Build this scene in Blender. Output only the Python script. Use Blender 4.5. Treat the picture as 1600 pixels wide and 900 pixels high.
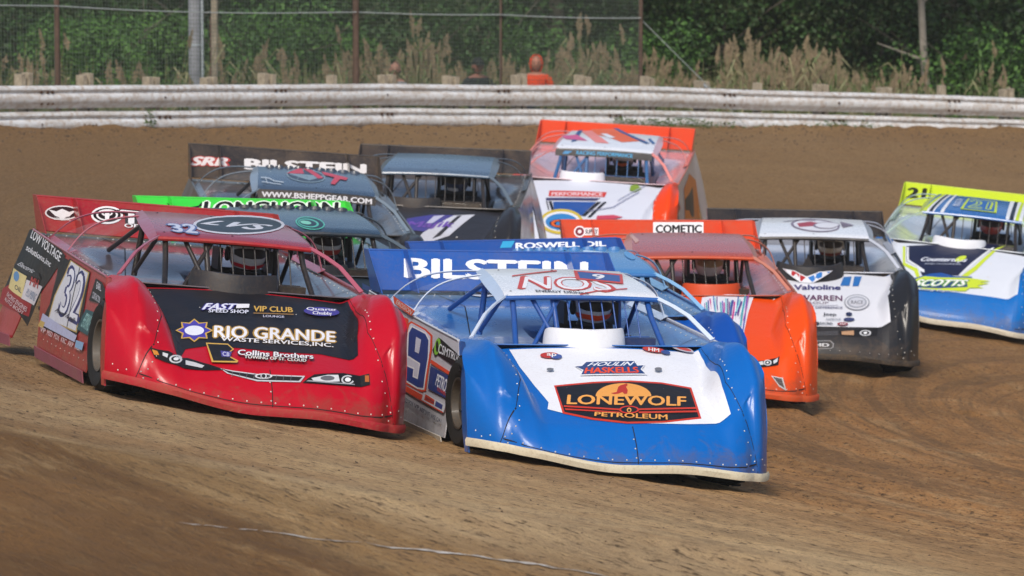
import bpy, bmesh, math, random
import numpy as np
from mathutils import Matrix, Vector, noise as mnoise
random.seed(7)
rng=np.random.default_rng(5)
for o in list(bpy.data.objects): bpy.data.objects.remove(o)
scene=bpy.context.scene
COL=scene.collection
R_=math.radians
# ---------------------------------------------------------------- camera, sky, sun, exposure
FPX,CAMH,PITCH=8046.76,7.04063,0.132964
cam_d=bpy.data.cameras.new('camera'); cam=bpy.data.objects.new('camera',cam_d); COL.objects.link(cam)
cam_d.sensor_width=36; cam_d.lens=FPX/1600*36; cam_d.clip_start=.5; cam_d.clip_end=3000
cam.location=(0,0,CAMH); cam.rotation_euler=(math.pi/2-PITCH,0,0)
cam_d.dof.use_dof=True; cam_d.dof.focus_distance=35.0; cam_d.dof.aperture_fstop=5.6
scene.camera=cam
scene.render.resolution_x=1024; scene.render.resolution_y=576
w=bpy.data.worlds.new('World'); scene.world=w; w.use_nodes=True
nt=w.node_tree; nt.nodes.clear()
sky=nt.nodes.new('ShaderNodeTexSky'); sky.sky_type='NISHITA'; sky.sun_disc=False
SUN_EL,SUN_AZ=47,192       # azimuth clockwise from +y
sky.sun_elevation=R_(SUN_EL); sky.sun_rotation=R_(SUN_AZ); sky.air_density=1.0; sky.dust_density=2.5; sky.ozone_density=1.0
bg=nt.nodes.new('ShaderNodeBackground'); bg.inputs['Strength'].default_value=.105
wo=nt.nodes.new('ShaderNodeOutputWorld')
nt.links.new(sky.outputs[0],bg.inputs[0]); nt.links.new(bg.outputs[0],wo.inputs[0])
sd=bpy.data.lights.new('sun','SUN'); sd.energy=2.15; sd.angle=R_(14); sd.color=(1,.925,.82)
so=bpy.data.objects.new('sun',sd); COL.objects.link(so)
a=R_(SUN_AZ); e=R_(SUN_EL); dv=Vector((math.sin(a)*math.cos(e),math.cos(a)*math.cos(e),math.sin(e)))
so.rotation_euler=dv.to_track_quat('Z','Y').to_euler(); so.location=(-8,-10,20)
scene.view_settings.view_transform='Standard'; scene.view_settings.look='None'
scene.view_settings.exposure=.36; scene.view_settings.gamma=1; scene.view_settings.use_curve_mapping=False
# ---------------------------------------------------------------- geometry of the place and the race car body
GC=(0.01708621,-0.14878752,-0.06037216,7.098e-05,0.00069557,0.00215492)
def ground0(x,y):
    y2=np.clip(y,26,84)-48; x2=np.clip(x,-10,10)
    z=GC[0]+GC[1]*x2+GC[2]*y2+GC[3]*x2*x2+GC[4]*x2*y2+GC[5]*y2*y2
    return z
def frame(x,y,yaw,ro,pi):
    e=.05
    n=np.array([-(ground0(x+e,y)-ground0(x-e,y))/(2*e),-(ground0(x,y+e)-ground0(x,y-e))/(2*e),1.0]); n/=np.linalg.norm(n)
    h=np.array([math.sin(yaw),-math.cos(yaw),0]); h=h-n*(h@n); h/=np.linalg.norm(h)
    l=np.cross(n,h)
    l2=l*math.cos(ro)+n*math.sin(ro); n2=np.cross(h,l2)
    h3=h*math.cos(pi)+n2*math.sin(pi); n3=np.cross(h3,l2)
    return np.array([x,y,float(ground0(x,y))]),h3,l2,n3
POSE={'blue':(0.348, 37.0869, 0.2207, 0.1304, -0.0155),
 'red':(-2.239, 37.1669, 0.2521, 0.0677, -0.0186),
 'orange':(1.6189, 48.1726, 0.0684, 0.137, -0.0218),
 'white':(3.0631, 53.1919, -0.0021, 0.1245, 0.0079),
 'n21':(5.1646, 58.7811, -0.1566, 0.0446, 0.0014),
 'farorange':(1.015, 60.5123, -0.0956, 0.0877, -0.0047),
 'purple':(-0.879, 54.5718, -0.0472, 0.106, -0.0084),
 'srr':(-2.0536, 49.3982, 0.1369, 0.0694, -0.0254),
 'long':(-1.8057, 42.3633, 0.2475, 0.1133, -0.0104),
 'light':(0.5254, 42.4256, 0.2024, 0.1594, -0.0106)}
def smooth(a,b,x):
    t=min(1,max(0,(x-a)/(b-a))); return t*t*(3-2*t)
def lerp(a,b,t): return a+(b-a)*t
def spline(pts):
    xs=[p[0] for p in pts]; ys=[p[1] for p in pts]; n=len(xs)
    m=[]
    for i in range(n):
        if i==0: m.append((ys[1]-ys[0])/(xs[1]-xs[0]))
        elif i==n-1: m.append((ys[-1]-ys[-2])/(xs[-1]-xs[-2]))
        else: m.append((ys[i+1]-ys[i-1])/(xs[i+1]-xs[i-1]))
    def f(x):
        if x<=xs[0]: return ys[0]+m[0]*(x-xs[0])
        if x>=xs[-1]: return ys[-1]+m[-1]*(x-xs[-1])
        i=0
        while x>xs[i+1]: i+=1
        h=xs[i+1]-xs[i]; t=(x-xs[i])/h
        return ((2*t-3)*t*t+1)*ys[i]+((t-2)*t+1)*t*h*m[i]+(3-2*t)*t*t*ys[i+1]+(t-1)*t*t*h*m[i+1]
    return f
fender_z=spline([(.78,.885),(1.1,.905),(1.35,.91),(1.58,.875),(1.78,.775),(1.95,.62),(2.1,.47)])
U1=1.14            # half width of the nose sheet, measured along its front edge
def xplan(u):
    a=abs(u)
    x=2.33-.07*(min(a,.76)/.76)**2
    if a>.70: 
        t=(a-.70)/(U1-.70); x-=.36*t**1.6
    return x
def yplan(u):
    a=abs(u); s=1 if u>=0 else -1
    if a<=.70: return u
    t=(a-.70)/(U1-.70)
    return s*(.70+(.32 if u>0 else .43)*(t*(1.35-.35*t)))
def yrear(u):
    a=abs(u); s=1 if u>=0 else -1
    return u if a<.6 else s*(.6+(a-.6)*(.36/(U1-.6)))
def lipz(u): return .125+.14*smooth(.1,1.1,-u)-.085*smooth(.2,1.1,u)
def ztop(x,y):
    a=abs(y)
    t=(x-.78)/1.3
    zh=.822-.33*t-.09*t*t+.018*(1-(y/.6)**2)
    cc=.70+.13*smooth(1.75,.95,x); w=smooth(cc-.10,cc+.09,a)
    zf=fender_z(x)-.05*smooth(.90,1.0,a)**2
    # inner crease of the moulded fender
    zf+=(.040*math.exp(-((a-.91)/.05)**2)-.050*math.exp(-((a-.765)/.06)**2))*smooth(1.15,1.6,x)
    return lerp(min(zh,zh),zf,w)
QB=.3; QT=1.7
def nose(u,q):
    xp,yp=xplan(u),yplan(u); xb=xp-.20+.05*smooth(.7,U1,abs(u)); zl=lipz(u)
    zb=ztop(xb,yp)
    if q<=QB:
        t=q/QB
        x=xp-(xp-xb)*(max(0,t)**1.7)-(.0); z=zl+(zb-zl)*t
        a=abs(u)
        # moulded crease down the corner
        x-=.036*math.exp(-((a-.86)/.05)**2)-.012*math.exp(-((a-.98)/.05)**2)*math.sin(math.pi*min(1,max(0,t)))
        return np.array([x,yp,z])
    t=(q-QB)/(QT-QB)
    x=lerp(xb,.80,t); y=lerp(yp,yrear(u),smooth(0,1,min(t*1.15,1)) if t<1 else 1)
    z=ztop(x,y)
    return np.array([x,y,z])
_CR={}
for _s in(-1,1):
    _p=[nose(_s*U1,QB+(QT-QB)*i/60) for i in range(61)][::-1]
    _CR[_s]=(np.array([p[0] for p in _p]),np.array([abs(p[1]) for p in _p]),np.array([p[2] for p in _p]))
def edge(x,s=-1):
    "height and half width of the upper body edge"
    cx,cy,cz=_CR[s]
    if x>=.8: return float(np.interp(x,cx,cz)),float(np.interp(x,cx,cy))
    z0,y0=cz[0],cy[0]
    t=(.8-x)/3.1
    return z0+(.975-z0)*t, y0+.015*math.sin(t*3)
def side(s,x,z):
    zc,yc=edge(x,s)
    f=(z-.2)/(zc-.2)
    y=yc+(.11*(1-smooth(1.1,1.72,x)) if s<0 else .11-.10*smooth(-.6,.9,x))*(1-f)+.012*math.sin(max(0,min(1,f))*math.pi)
    if x<-1.4: y+=.09*smooth(-1.4,-2.3,x)*0+.10*smooth(0,1,(-x-1.4)/.9)*(1-f)
    return np.array([x,s*y,z])
def side_f(s,x,f):
    zc,yc=edge(x,s); return side(s,x,.2+(zc-.2)*f)
RD=dict(y0=.04,hw=.57,xf=.34,xr=-.80,zf=1.168,zr=1.265)
def roof(a,b,R=RD):
    "a lateral (m, + left), b metres back from the front edge"
    if a<R['y0']: a+=.09*(R['y0']-a)/R['hw']*b
    L=R['xf']-R['xr']; t=b/L
    x=R['xf']-b
    z=lerp(R['zf'],R['zr'],t)+.018*math.sin(math.pi*min(1,max(0,t)))+.012*(1-((a-R['y0'])/R['hw'])**2)
    if t<.06: z-=.015*(1-t/.06)
    return np.array([x,a,z])
SD=dict(x0=-2.22,z0=.985,x1=-2.52,z1=1.215)
def spoiler(a,b,S=SD):
    L=math.hypot(S['x1']-S['x0'],S['z1']-S['z0']); t=b/L
    return np.array([lerp(S['x0'],S['x1'],t),a,lerp(S['z0'],S['z1'],t)])
def deck(x,y):
    zc,yc=edge(x); a=abs(y)/yc
    z=zc-.012
    d=smooth(-1.55,-.6,x)*smooth(.82,.55,x)
    z-=.13*d*smooth(.98,.62,a)
    # driver's tub, left of the middle
    k=smooth(-.95,-.8,x)*smooth(.5,.3,x)*smooth(-.08,.0,y)*smooth(.62,.54,y)
    z-=.42*k
    return np.array([x,y,z])
SURF={'nose':nose,'roof':roof,'spoiler':spoiler,'sideR':lambda p,q:side(-1,p,q),'sideL':lambda p,q:side(1,-p,q),'deck':lambda p,q:deck(-q,p)}
# ---------------------------------------------------------------- mesh and material helpers
class MB:
    def __init__(s): s.v=[]; s.f=[]; s.m=[]
    def add(s,vs,fs,mi=0):
        n=len(s.v); s.v+= [tuple(float(c) for c in p) for p in vs]; s.f+=[tuple(i+n for i in f) for f in fs]; s.m+=[mi]*len(fs)
    def box(s,c,d,mi=0,M=None):
        vs=[Vector((x*d[0]/2,y*d[1]/2,z*d[2]/2)) for x in(-1,1) for y in(-1,1) for z in(-1,1)]
        if M is not None: vs=[M@p for p in vs]
        vs=[p+Vector(c) for p in vs]
        s.add(vs,[(0,1,3,2),(4,6,7,5),(0,4,5,1),(2,3,7,6),(0,2,6,4),(1,5,7,3)],mi)
    def tube(s,pts,r,n=8,mi=0,cap=True):
        P=[Vector(p) for p in pts]; rs=r if isinstance(r,(list,tuple)) else [r]*len(P)
        base=len(s.v); up=None; vs=[]
        for i,p in enumerate(P):
            t=(P[min(i+1,len(P)-1)]-P[max(i-1,0)]).normalized()
            if up is None: up=t.orthogonal().normalized()
            up=(up-t*up.dot(t)).normalized(); sd=t.cross(up)
            vs+=[p+(up*math.cos(2*math.pi*k/n)+sd*math.sin(2*math.pi*k/n))*rs[i] for k in range(n)]
        fs=[(i*n+k,i*n+(k+1)%n,(i+1)*n+(k+1)%n,(i+1)*n+k) for i in range(len(P)-1) for k in range(n)]
        if cap: fs+=[tuple(range(n))[::-1],tuple((len(P)-1)*n+k for k in range(n))]
        s.add(vs,fs,mi)
    def ribbon(s,pts,wv,mi=0,th=.006):
        "flat bar along pts; wv = width vector(s)"
        P=[Vector(p) for p in pts]; vs=[]
        for i,p in enumerate(P):
            wd=Vector(wv[i] if isinstance(wv,list) else wv); t=(P[min(i+1,len(P)-1)]-P[max(i-1,0)]).normalized(); nn=t.cross(wd).normalized()*th
            vs+=[p-wd/2-nn/2,p+wd/2-nn/2,p+wd/2+nn/2,p-wd/2+nn/2]
        fs=[]
        for i in range(len(P)-1):
            for k in range(4): fs.append((i*4+k,i*4+(k+1)%4,(i+1)*4+(k+1)%4,(i+1)*4+k))
        fs+=[(3,2,1,0),tuple((len(P)-1)*4+k for k in range(4))]
        s.add(vs,fs,mi)
    def grid(s,fn,us,vs_,mi=0,flip=False):
        n=len(vs_); V=[fn(u,v) for u in us for v in vs_]
        F=[(i*n+j,(i+1)*n+j,(i+1)*n+j+1,i*n+j+1) for i in range(len(us)-1) for j in range(n-1)]
        if flip: F=[f[::-1] for f in F]
        s.add(V,F,mi)
    def lathe(s,prof,c,axis='z',n=24,mi=0):
        vs=[]
        for r,h in prof:
            for k in range(n):
                a=2*math.pi*k/n; ca,sa=r*math.cos(a),r*math.sin(a)
                vs.append({'z':(c[0]+ca,c[1]+sa,c[2]+h),'y':(c[0]+ca,c[1]+h,c[2]+sa),'x':(c[0]+h,c[1]+ca,c[2]+sa)}[axis])
        fs=[(i*n+k,i*n+(k+1)%n,(i+1)*n+(k+1)%n,(i+1)*n+k) for i in range(len(prof)-1) for k in range(n)]
        if axis=='y': fs=[f[::-1] for f in fs]
        s.add(vs,fs,mi)
    def mesh(s,name,mats,smooth=False,thick=0):
        me=bpy.data.meshes.new(name); me.from_pydata(s.v,[],s.f)
        for m in mats: me.materials.append(m)
        me.polygons.foreach_set('material_index',s.m)
        if thick:
            bm=bmesh.new(); bm.from_mesh(me); bmesh.ops.solidify(bm,geom=bm.faces[:],thickness=thick); bm.to_mesh(me); bm.free()
        if smooth:
            me.polygons.foreach_set('use_smooth',[True]*len(me.polygons))
            try: me.set_sharp_from_angle(angle=R_(38))
            except Exception: pass
        me.update(); return me
    def obj(s,name,mats,parent=None,smooth=False,thick=0):
        if not isinstance(mats,(list,tuple)): mats=[mats]
        o=bpy.data.objects.new(name,s.mesh(name,mats,smooth,thick)); COL.objects.link(o)
        if parent: o.parent=parent
        return o
def empty(name,label,cat,loc=(0,0,0),group=None,mat=None):
    o=bpy.data.objects.new(name,None); COL.objects.link(o); o.empty_display_size=.2
    if mat is not None: o.matrix_world=mat
    else: o.location=loc
    tag(o,label,cat,group); return o
def tag(o,label=None,cat=None,group=None,kind=None):
    if label: o['label']=label
    if cat: o['category']=cat
    if group: o['group']=group
    if kind: o['kind']=kind
    return o
def srgb(h):
    h=h.lstrip('#'); return tuple((lambda c: c/12.92 if c<=.04045 else ((c+.055)/1.055)**2.4)(int(h[i:i+2],16)/255) for i in(0,2,4))
MAT={}
def nd(t,ty,**k):
    n=t.nodes.new(ty)
    for a,b in k.items(): setattr(n,a,b)
    return n
def ramp(t,fac,stops):
    r=nd(t,'ShaderNodeValToRGB'); e=r.color_ramp.elements
    while len(e)<len(stops): e.new(.5)
    for i,(p,c) in enumerate(stops): e[i].position=p; e[i].color=(*c,1) if len(c)==3 else c
    t.links.new(fac,r.inputs[0]); return r.outputs[0]
def noise(t,vec,scale,detail=4,rough=.55,dist=0):
    n=nd(t,'ShaderNodeTexNoise'); n.inputs['Scale'].default_value=scale; n.inputs['Detail'].default_value=detail; n.inputs['Roughness'].default_value=rough; n.inputs['Distortion'].default_value=dist
    if vec is not None: t.links.new(vec,n.inputs['Vector'])
    return n.outputs['Fac']
def mixc(t,fac,a,b,mode='MIX'):
    m=nd(t,'ShaderNodeMix',data_type='RGBA',blend_type=mode)
    for s,i in((fac,0),(a,6),(b,7)):
        if isinstance(s,(int,float)): m.inputs[i].default_value=s
        elif isinstance(s,tuple): m.inputs[i].default_value=(*s,1)
        else: t.links.new(s,m.inputs[i])
    return m.outputs[2]
def newmat(name):
    m=bpy.data.materials.new(name); m.use_nodes=True; t=m.node_tree; b=t.nodes['Principled BSDF']; return m,t,b
DUST=srgb('#8d7355')
def paint(col,rough=.32,dust=.35,coat=.4,metal=0,bumpy=.32,key='paint',spec=.4,mud=0):
    "car body paint or vinyl print with a film of track dust"
    c=srgb(col) if isinstance(col,str) else col
    k=(key,tuple(round(x,3) for x in c),rough,dust,coat,metal,bumpy,spec,mud)
    if k in MAT: return MAT[k]
    m,t,b=newmat(key)
    tc=nd(t,'ShaderNodeTexCoord').outputs['Object']
    f=noise(t,tc,2.2,5,.62,.6); f2=noise(t,tc,45,3,.7)
    fr=ramp(t,f,[(.38,(0,0,0)),(.75,(1,1,1))]); gr=ramp(t,f2,[(.5,(0,0,0)),(.74,(1,1,1))])
    mx=nd(t,'ShaderNodeMath',operation='MULTIPLY_ADD'); t.links.new(fr,mx.inputs[0]); mx.inputs[1].default_value=dust*.55; mx.inputs[2].default_value=dust*.06
    m2=nd(t,'ShaderNodeMath',operation='MULTIPLY_ADD'); t.links.new(gr,m2.inputs[0]); m2.inputs[1].default_value=dust*.5; t.links.new(mx.outputs[0],m2.inputs[2])
    bc=mixc(t,m2.outputs[0],c,DUST)
    if mud:
        sp=nd(t,'ShaderNodeSeparateXYZ'); t.links.new(tc,sp.inputs[0]); mr=nd(t,'ShaderNodeMapRange'); t.links.new(sp.outputs[2],mr.inputs[0]); mr.inputs[1].default_value=.50; mr.inputs[2].default_value=.08; mr.inputs[3].default_value=0; mr.inputs[4].default_value=.36
        nn=noise(t,tc,6,6,.72,.8); ad=nd(t,'ShaderNodeMath',operation='ADD'); t.links.new(nn,ad.inputs[0]); t.links.new(mr.outputs[0],ad.inputs[1])
        bc=mixc(t,ramp(t,ad.outputs[0],[(.70,(0,0,0)),(.98,(.55,.55,.55))]),bc,(.13,.085,.05))
        # fine scuffs dragged back along the panel
        mp=nd(t,'ShaderNodeMapping'); mp.inputs['Scale'].default_value=(2,5,14); t.links.new(tc,mp.inputs[0])
        bc=mixc(t,ramp(t,noise(t,mp.outputs[0],2.2,6,.75),[(.62,(0,0,0)),(.74,(.35,.35,.35))]),bc,tuple(x*.45 for x in c))
    t.links.new(bc,b.inputs['Base Color'])
    ra=nd(t,'ShaderNodeMath',operation='MULTIPLY_ADD'); t.links.new(m2.outputs[0],ra.inputs[0]); ra.inputs[1].default_value=.9; ra.inputs[2].default_value=rough
    t.links.new(ra.outputs[0],b.inputs['Roughness'])
    b.inputs['Coat Weight'].default_value=coat; b.inputs['Coat Roughness'].default_value=.12; b.inputs['Specular IOR Level'].default_value=spec; b.inputs['Metallic'].default_value=metal
    if bumpy:
        bp=nd(t,'ShaderNodeBump'); bp.inputs['Strength'].default_value=bumpy; bp.inputs['Distance'].default_value=.03
        t.links.new(noise(t,tc,3.2,4,.55,.4),bp.inputs['Height']); t.links.new(bp.outputs[0],b.inputs['Normal'])
    MAT[k]=m; return m
def plain(name,col,rough=.6,metal=0,var=.25,scale=8):
    c=srgb(col) if isinstance(col,str) else col
    k=(name,c,rough,metal)
    if k in MAT: return MAT[k]
    m,t,b=newmat(name); tc=nd(t,'ShaderNodeTexCoord').outputs['Object']
    f=noise(t,tc,scale,5,.6); lo=tuple(x*(1-var) for x in c); hi=tuple(min(1,x*(1+var)) for x in c)
    t.links.new(ramp(t,f,[(.3,lo),(.7,hi)]),b.inputs['Base Color']); b.inputs['Roughness'].default_value=rough; b.inputs['Metallic'].default_value=metal
    MAT[k]=m; return m
def lexan():
    if 'lexan' in MAT: return MAT['lexan']
    m,t,b=newmat('lexan'); out=t.nodes['Material Output']
    tr=nd(t,'ShaderNodeBsdfTransparent'); tr.inputs[0].default_value=(.93,.95,.97,1)
    b.inputs['Base Color'].default_value=(.7,.72,.75,1); b.inputs['Roughness'].default_value=.15
    mx=nd(t,'ShaderNodeMixShader'); tc=nd(t,'ShaderNodeTexCoord').outputs['Object']
    f=ramp(t,noise(t,tc,4,4,.6),[(.3,(.03,.03,.03)),(.8,(.13,.13,.13))])
    t.links.new(f,mx.inputs[0]); t.links.new(tr.outputs[0],mx.inputs[1]); t.links.new(b.outputs[0],mx.inputs[2]); t.links.new(mx.outputs[0],out.inputs[0])
    MAT['lexan']=m; return m
# ---- flat print: lettering and shapes cut into pieces and laid on a curved sheet
_tx={}
def text2d(s,off=0.0):
    k=(s,off)
    if k in _tx: return _tx[k]
    cu=bpy.data.curves.new('t','FONT'); cu.body=s; cu.offset=off; cu.resolution_u=3; cu.size=1
    ob=bpy.data.objects.new('t',cu); me=bpy.data.meshes.new_from_object(ob)
    vs=[(v.co.x,v.co.y) for v in me.vertices]; fs=[tuple(p.vertices) for p in me.polygons]
    bpy.data.objects.remove(ob); bpy.data.meshes.remove(me); bpy.data.curves.remove(cu)
    _tx[k]=(vs,fs); return _tx[k]
def drape(mb,verts,faces,fn,off,mi,step=.09):
    if len(faces)==1 and max(v[0] for v in verts)-min(v[0] for v in verts)>.5: step=min(step,.035)
    bm=bmesh.new(); V=[bm.verts.new((x,y,0)) for x,y in verts]
    for f in faces:
        try: bm.faces.new([V[i] for i in f])
        except ValueError: pass
    if not bm.faces: bm.free(); return
    bmesh.ops.triangulate(bm,faces=bm.faces[:])
    xs=[v[0] for v in verts]; ys=[v[1] for v in verts]
    for ax,(lo,hi) in enumerate(((min(xs),max(xs)),(min(ys),max(ys)))):
        c=math.ceil(lo/step)*step
        while c<hi:
            co=(c,0,0) if ax==0 else (0,c,0); no=(1,0,0) if ax==0 else (0,1,0)
            bmesh.ops.bisect_plane(bm,geom=bm.verts[:]+bm.edges[:]+bm.faces[:],plane_co=co,plane_no=no,dist=1e-5); c+=step
    bm.verts.index_update(); out=[]; h=.004
    for v in bm.verts:
        a,b=v.co.x,v.co.y; p=fn(a,b); n=np.cross(fn(a+h,b)-fn(a-h,b),fn(a,b+h)-fn(a,b-h)); l=np.linalg.norm(n); n=n/l if l>1e-9 else np.array((0,0,1)); out.append(p+n*off)
    mb.add(out,[tuple(v.index for v in f.verts) for f in bm.faces],mi); bm.free()
def bilin(q,s,t):
    (a,b,c,d)=q   # bl br tr tl
    return (a[0]*(1-s)*(1-t)+b[0]*s*(1-t)+c[0]*s*t+d[0]*(1-s)*t, a[1]*(1-s)*(1-t)+b[1]*s*(1-t)+c[1]*s*t+d[1]*(1-s)*t)
def put_text(mb,s,quad,fn,off,mi,bold=.02,shear=0,ring=0):
    "bold strokes come from slightly shifted copies of the lettering, each a hair above the last"
    vs,fs=text2d(s)
    if not vs: return
    x0=min(p[0] for p in vs); x1=max(p[0] for p in vs); y0=min(p[1] for p in vs); y1=max(p[1] for p in vs)
    b=max(0,bold)*.8
    sh=[(0,0),(-b,0),(b,0),(0,b*.6),(0,-b*.6)] if not ring else [(ring*math.cos(k*math.pi/4)+d,ring*math.sin(k*math.pi/4)) for k in range(8) for d in((-b,b) if k in(0,4) else (0,))]
    if bold<.015 and not ring: sh=sh[:1]
    for n,(dx,dy) in enumerate(sh):
        pv=[]
        for x,y in vs:
            tt=(y+dy-y0)/(y1-y0); ss=(x+dx-x0)/(x1-x0)+shear*(tt-.5); pv.append(bilin(quad,ss,tt))
        drape(mb,pv,fs,fn,off+n*.00012,mi)
def put_poly(mb,pts,fn,off,mi):
    drape(mb,pts,[tuple(range(len(pts)))],fn,off,mi)
def ell(cx,cy,rx,ry,n=28,a0=0,a1=360,rot=0):
    out=[]
    full=(a1-a0)>=360
    for i in range(n if full else n+1):
        a=R_(a0+(a1-a0)*i/n); x,y=rx*math.cos(a),ry*math.sin(a); c,s_=math.cos(rot),math.sin(rot); out.append((cx+x*c-y*s_,cy+x*s_+y*c))
    return out
def put_decals(items,fn,parent,name,base=.003,dust=.25):
    "items: ('P',colour,pts) | ('T',colour,text,quad,{opts}); later ones lie on earlier ones"
    mb=MB(); mats=[]; key={}
    lay=0
    def mi(c):
        if c not in key: key[c]=len(mats); mats.append(paint(c,.42,dust*(1.3 if max(srgb(c))>.1 else .45),.08,0,.3,'print',.25,1))
        return key[c]
    for it in items:
        lay+=1; off=base+lay*.0007
        if it[0]=='P': put_poly(mb,it[2],fn,off,mi(it[1]))
        else:
            o=it[4] if len(it)>4 else {}
            bold=o.get('b',.02); sh=o.get('sh',0)
            if 'oc' in o: put_text(mb,it[2],it[3],fn,off,mi(o['oc']),bold,sh,o.get('ow',.05)); off+=.0016; lay+=2
            put_text(mb,it[2],it[3],fn,off,mi(it[1]),bold,sh)
    if mb.f: return mb.obj(name,mats,parent)
# ---------------------------------------------------------------- the place: banked dirt, guard rail, catch fence, woods
RAIL=[(-14.0,53.5,1.58,2.02),(-10.24,58.88,1.034,1.477),(-7.76,62.41,.674,1.159),(-6.39,64.26,.486,.993),(-4.92,65.93,.299,.844),(-3.37,67.76,.12,.68),(-1.73,69.67,-.049,.519),(0,71.34,-.219,.335),(1.81,72.91,-.388,.17),(3.7,74.52,-.552,-.038),(5.66,75.96,-.717,-.222),(7.69,77.31,-.884,-.409),(9.75,78.46,-1.061,-.60),(14,80.4,-1.4,-.93),(24,83.5,-2.1,-1.6)]
RX=np.array([r[0] for r in RAIL]); RY=np.array([r[1] for r in RAIL]); RZ=np.array([r[2] for r in RAIL]); RT=np.array([r[3] for r in RAIL])
def rail_y(x): return np.interp(x,RX,RY)
def vnoise(x,y,sc,seed=0):
    "fast value noise on arrays"
    x=np.asarray(x)*sc+seed*17.3+500; y=np.asarray(y)*sc+seed*9.1+500
    xi=np.floor(x).astype(np.int64); yi=np.floor(y).astype(np.int64); fx=x-xi; fy=y-yi
    def h(a,b):
        n=(a*374761393+b*668265263+seed*1442695)&0x7fffffff; n=((n^(n>>13))*1274126177)&0x7fffffff; return ((n^(n>>16))&0xffff)/65535.
    sx=fx*fx*(3-2*fx); sy=fy*fy*(3-2*fy)
    return (h(xi,yi)*(1-sx)+h(xi+1,yi)*sx)*(1-sy)+(h(xi,yi+1)*(1-sx)+h(xi+1,yi+1)*sx)*sy-.5
CX,CY=8.8,48.5     # the wheel marks curve round this point
def groundz(x,y,rough=True):
    x=np.asarray(x,float); y=np.asarray(y,float)
    z=ground0(x,y); ry=rail_y(x); d=y-ry
    z=z+np.interp(np.clip(x,-40,24),RX,RZ)*0
    # far outside the modelled turn the ground goes on gently
    z=np.where(x>10,z-.149*0-.10*(np.minimum(x,30)-10),z); z=np.where(x<-10,z+.10*(-10-np.maximum(x,-30))*.6,z)
    k=np.clip((d-.15)/2.4,0,1); drop=k*k*(3-2*k)
    zb=np.interp(x,RX,RZ)-1.55
    z=np.where(d>.15,z*(1-drop)+zb*drop,z)
    if rough:
        r=np.hypot((x-CX)*1.0,(y-CY)*.62); th=np.arctan2(y-CY,x-CX)
        g=(vnoise(r*3.2,th*9,1,3)*.022+vnoise(r*9,th*30,1,4)*.014)+vnoise(x*3,y*3,1,5)*.008+vnoise(x*11,y*6,1,6)*.009+vnoise(x*23,y*11,1,7)*.007
        g=g+vnoise(r*5.0,th*1.6,1,13)*.08*np.clip((12.5-r)/3,0,1)
        on=np.clip((-d)/.4,0,1); z=z+g*on
        # dirt thrown up against the rail
        b=np.exp(-((d+.12)/.35)**2); z=z+b*(.02+.05*vnoise(x*2.2,y*2,1,8)+.05*vnoise(x*9,y*9,1,9))
        z=z+np.where(d>.3,vnoise(x*1.1,y*1.1,1,11)*.12,0)
    return z
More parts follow.
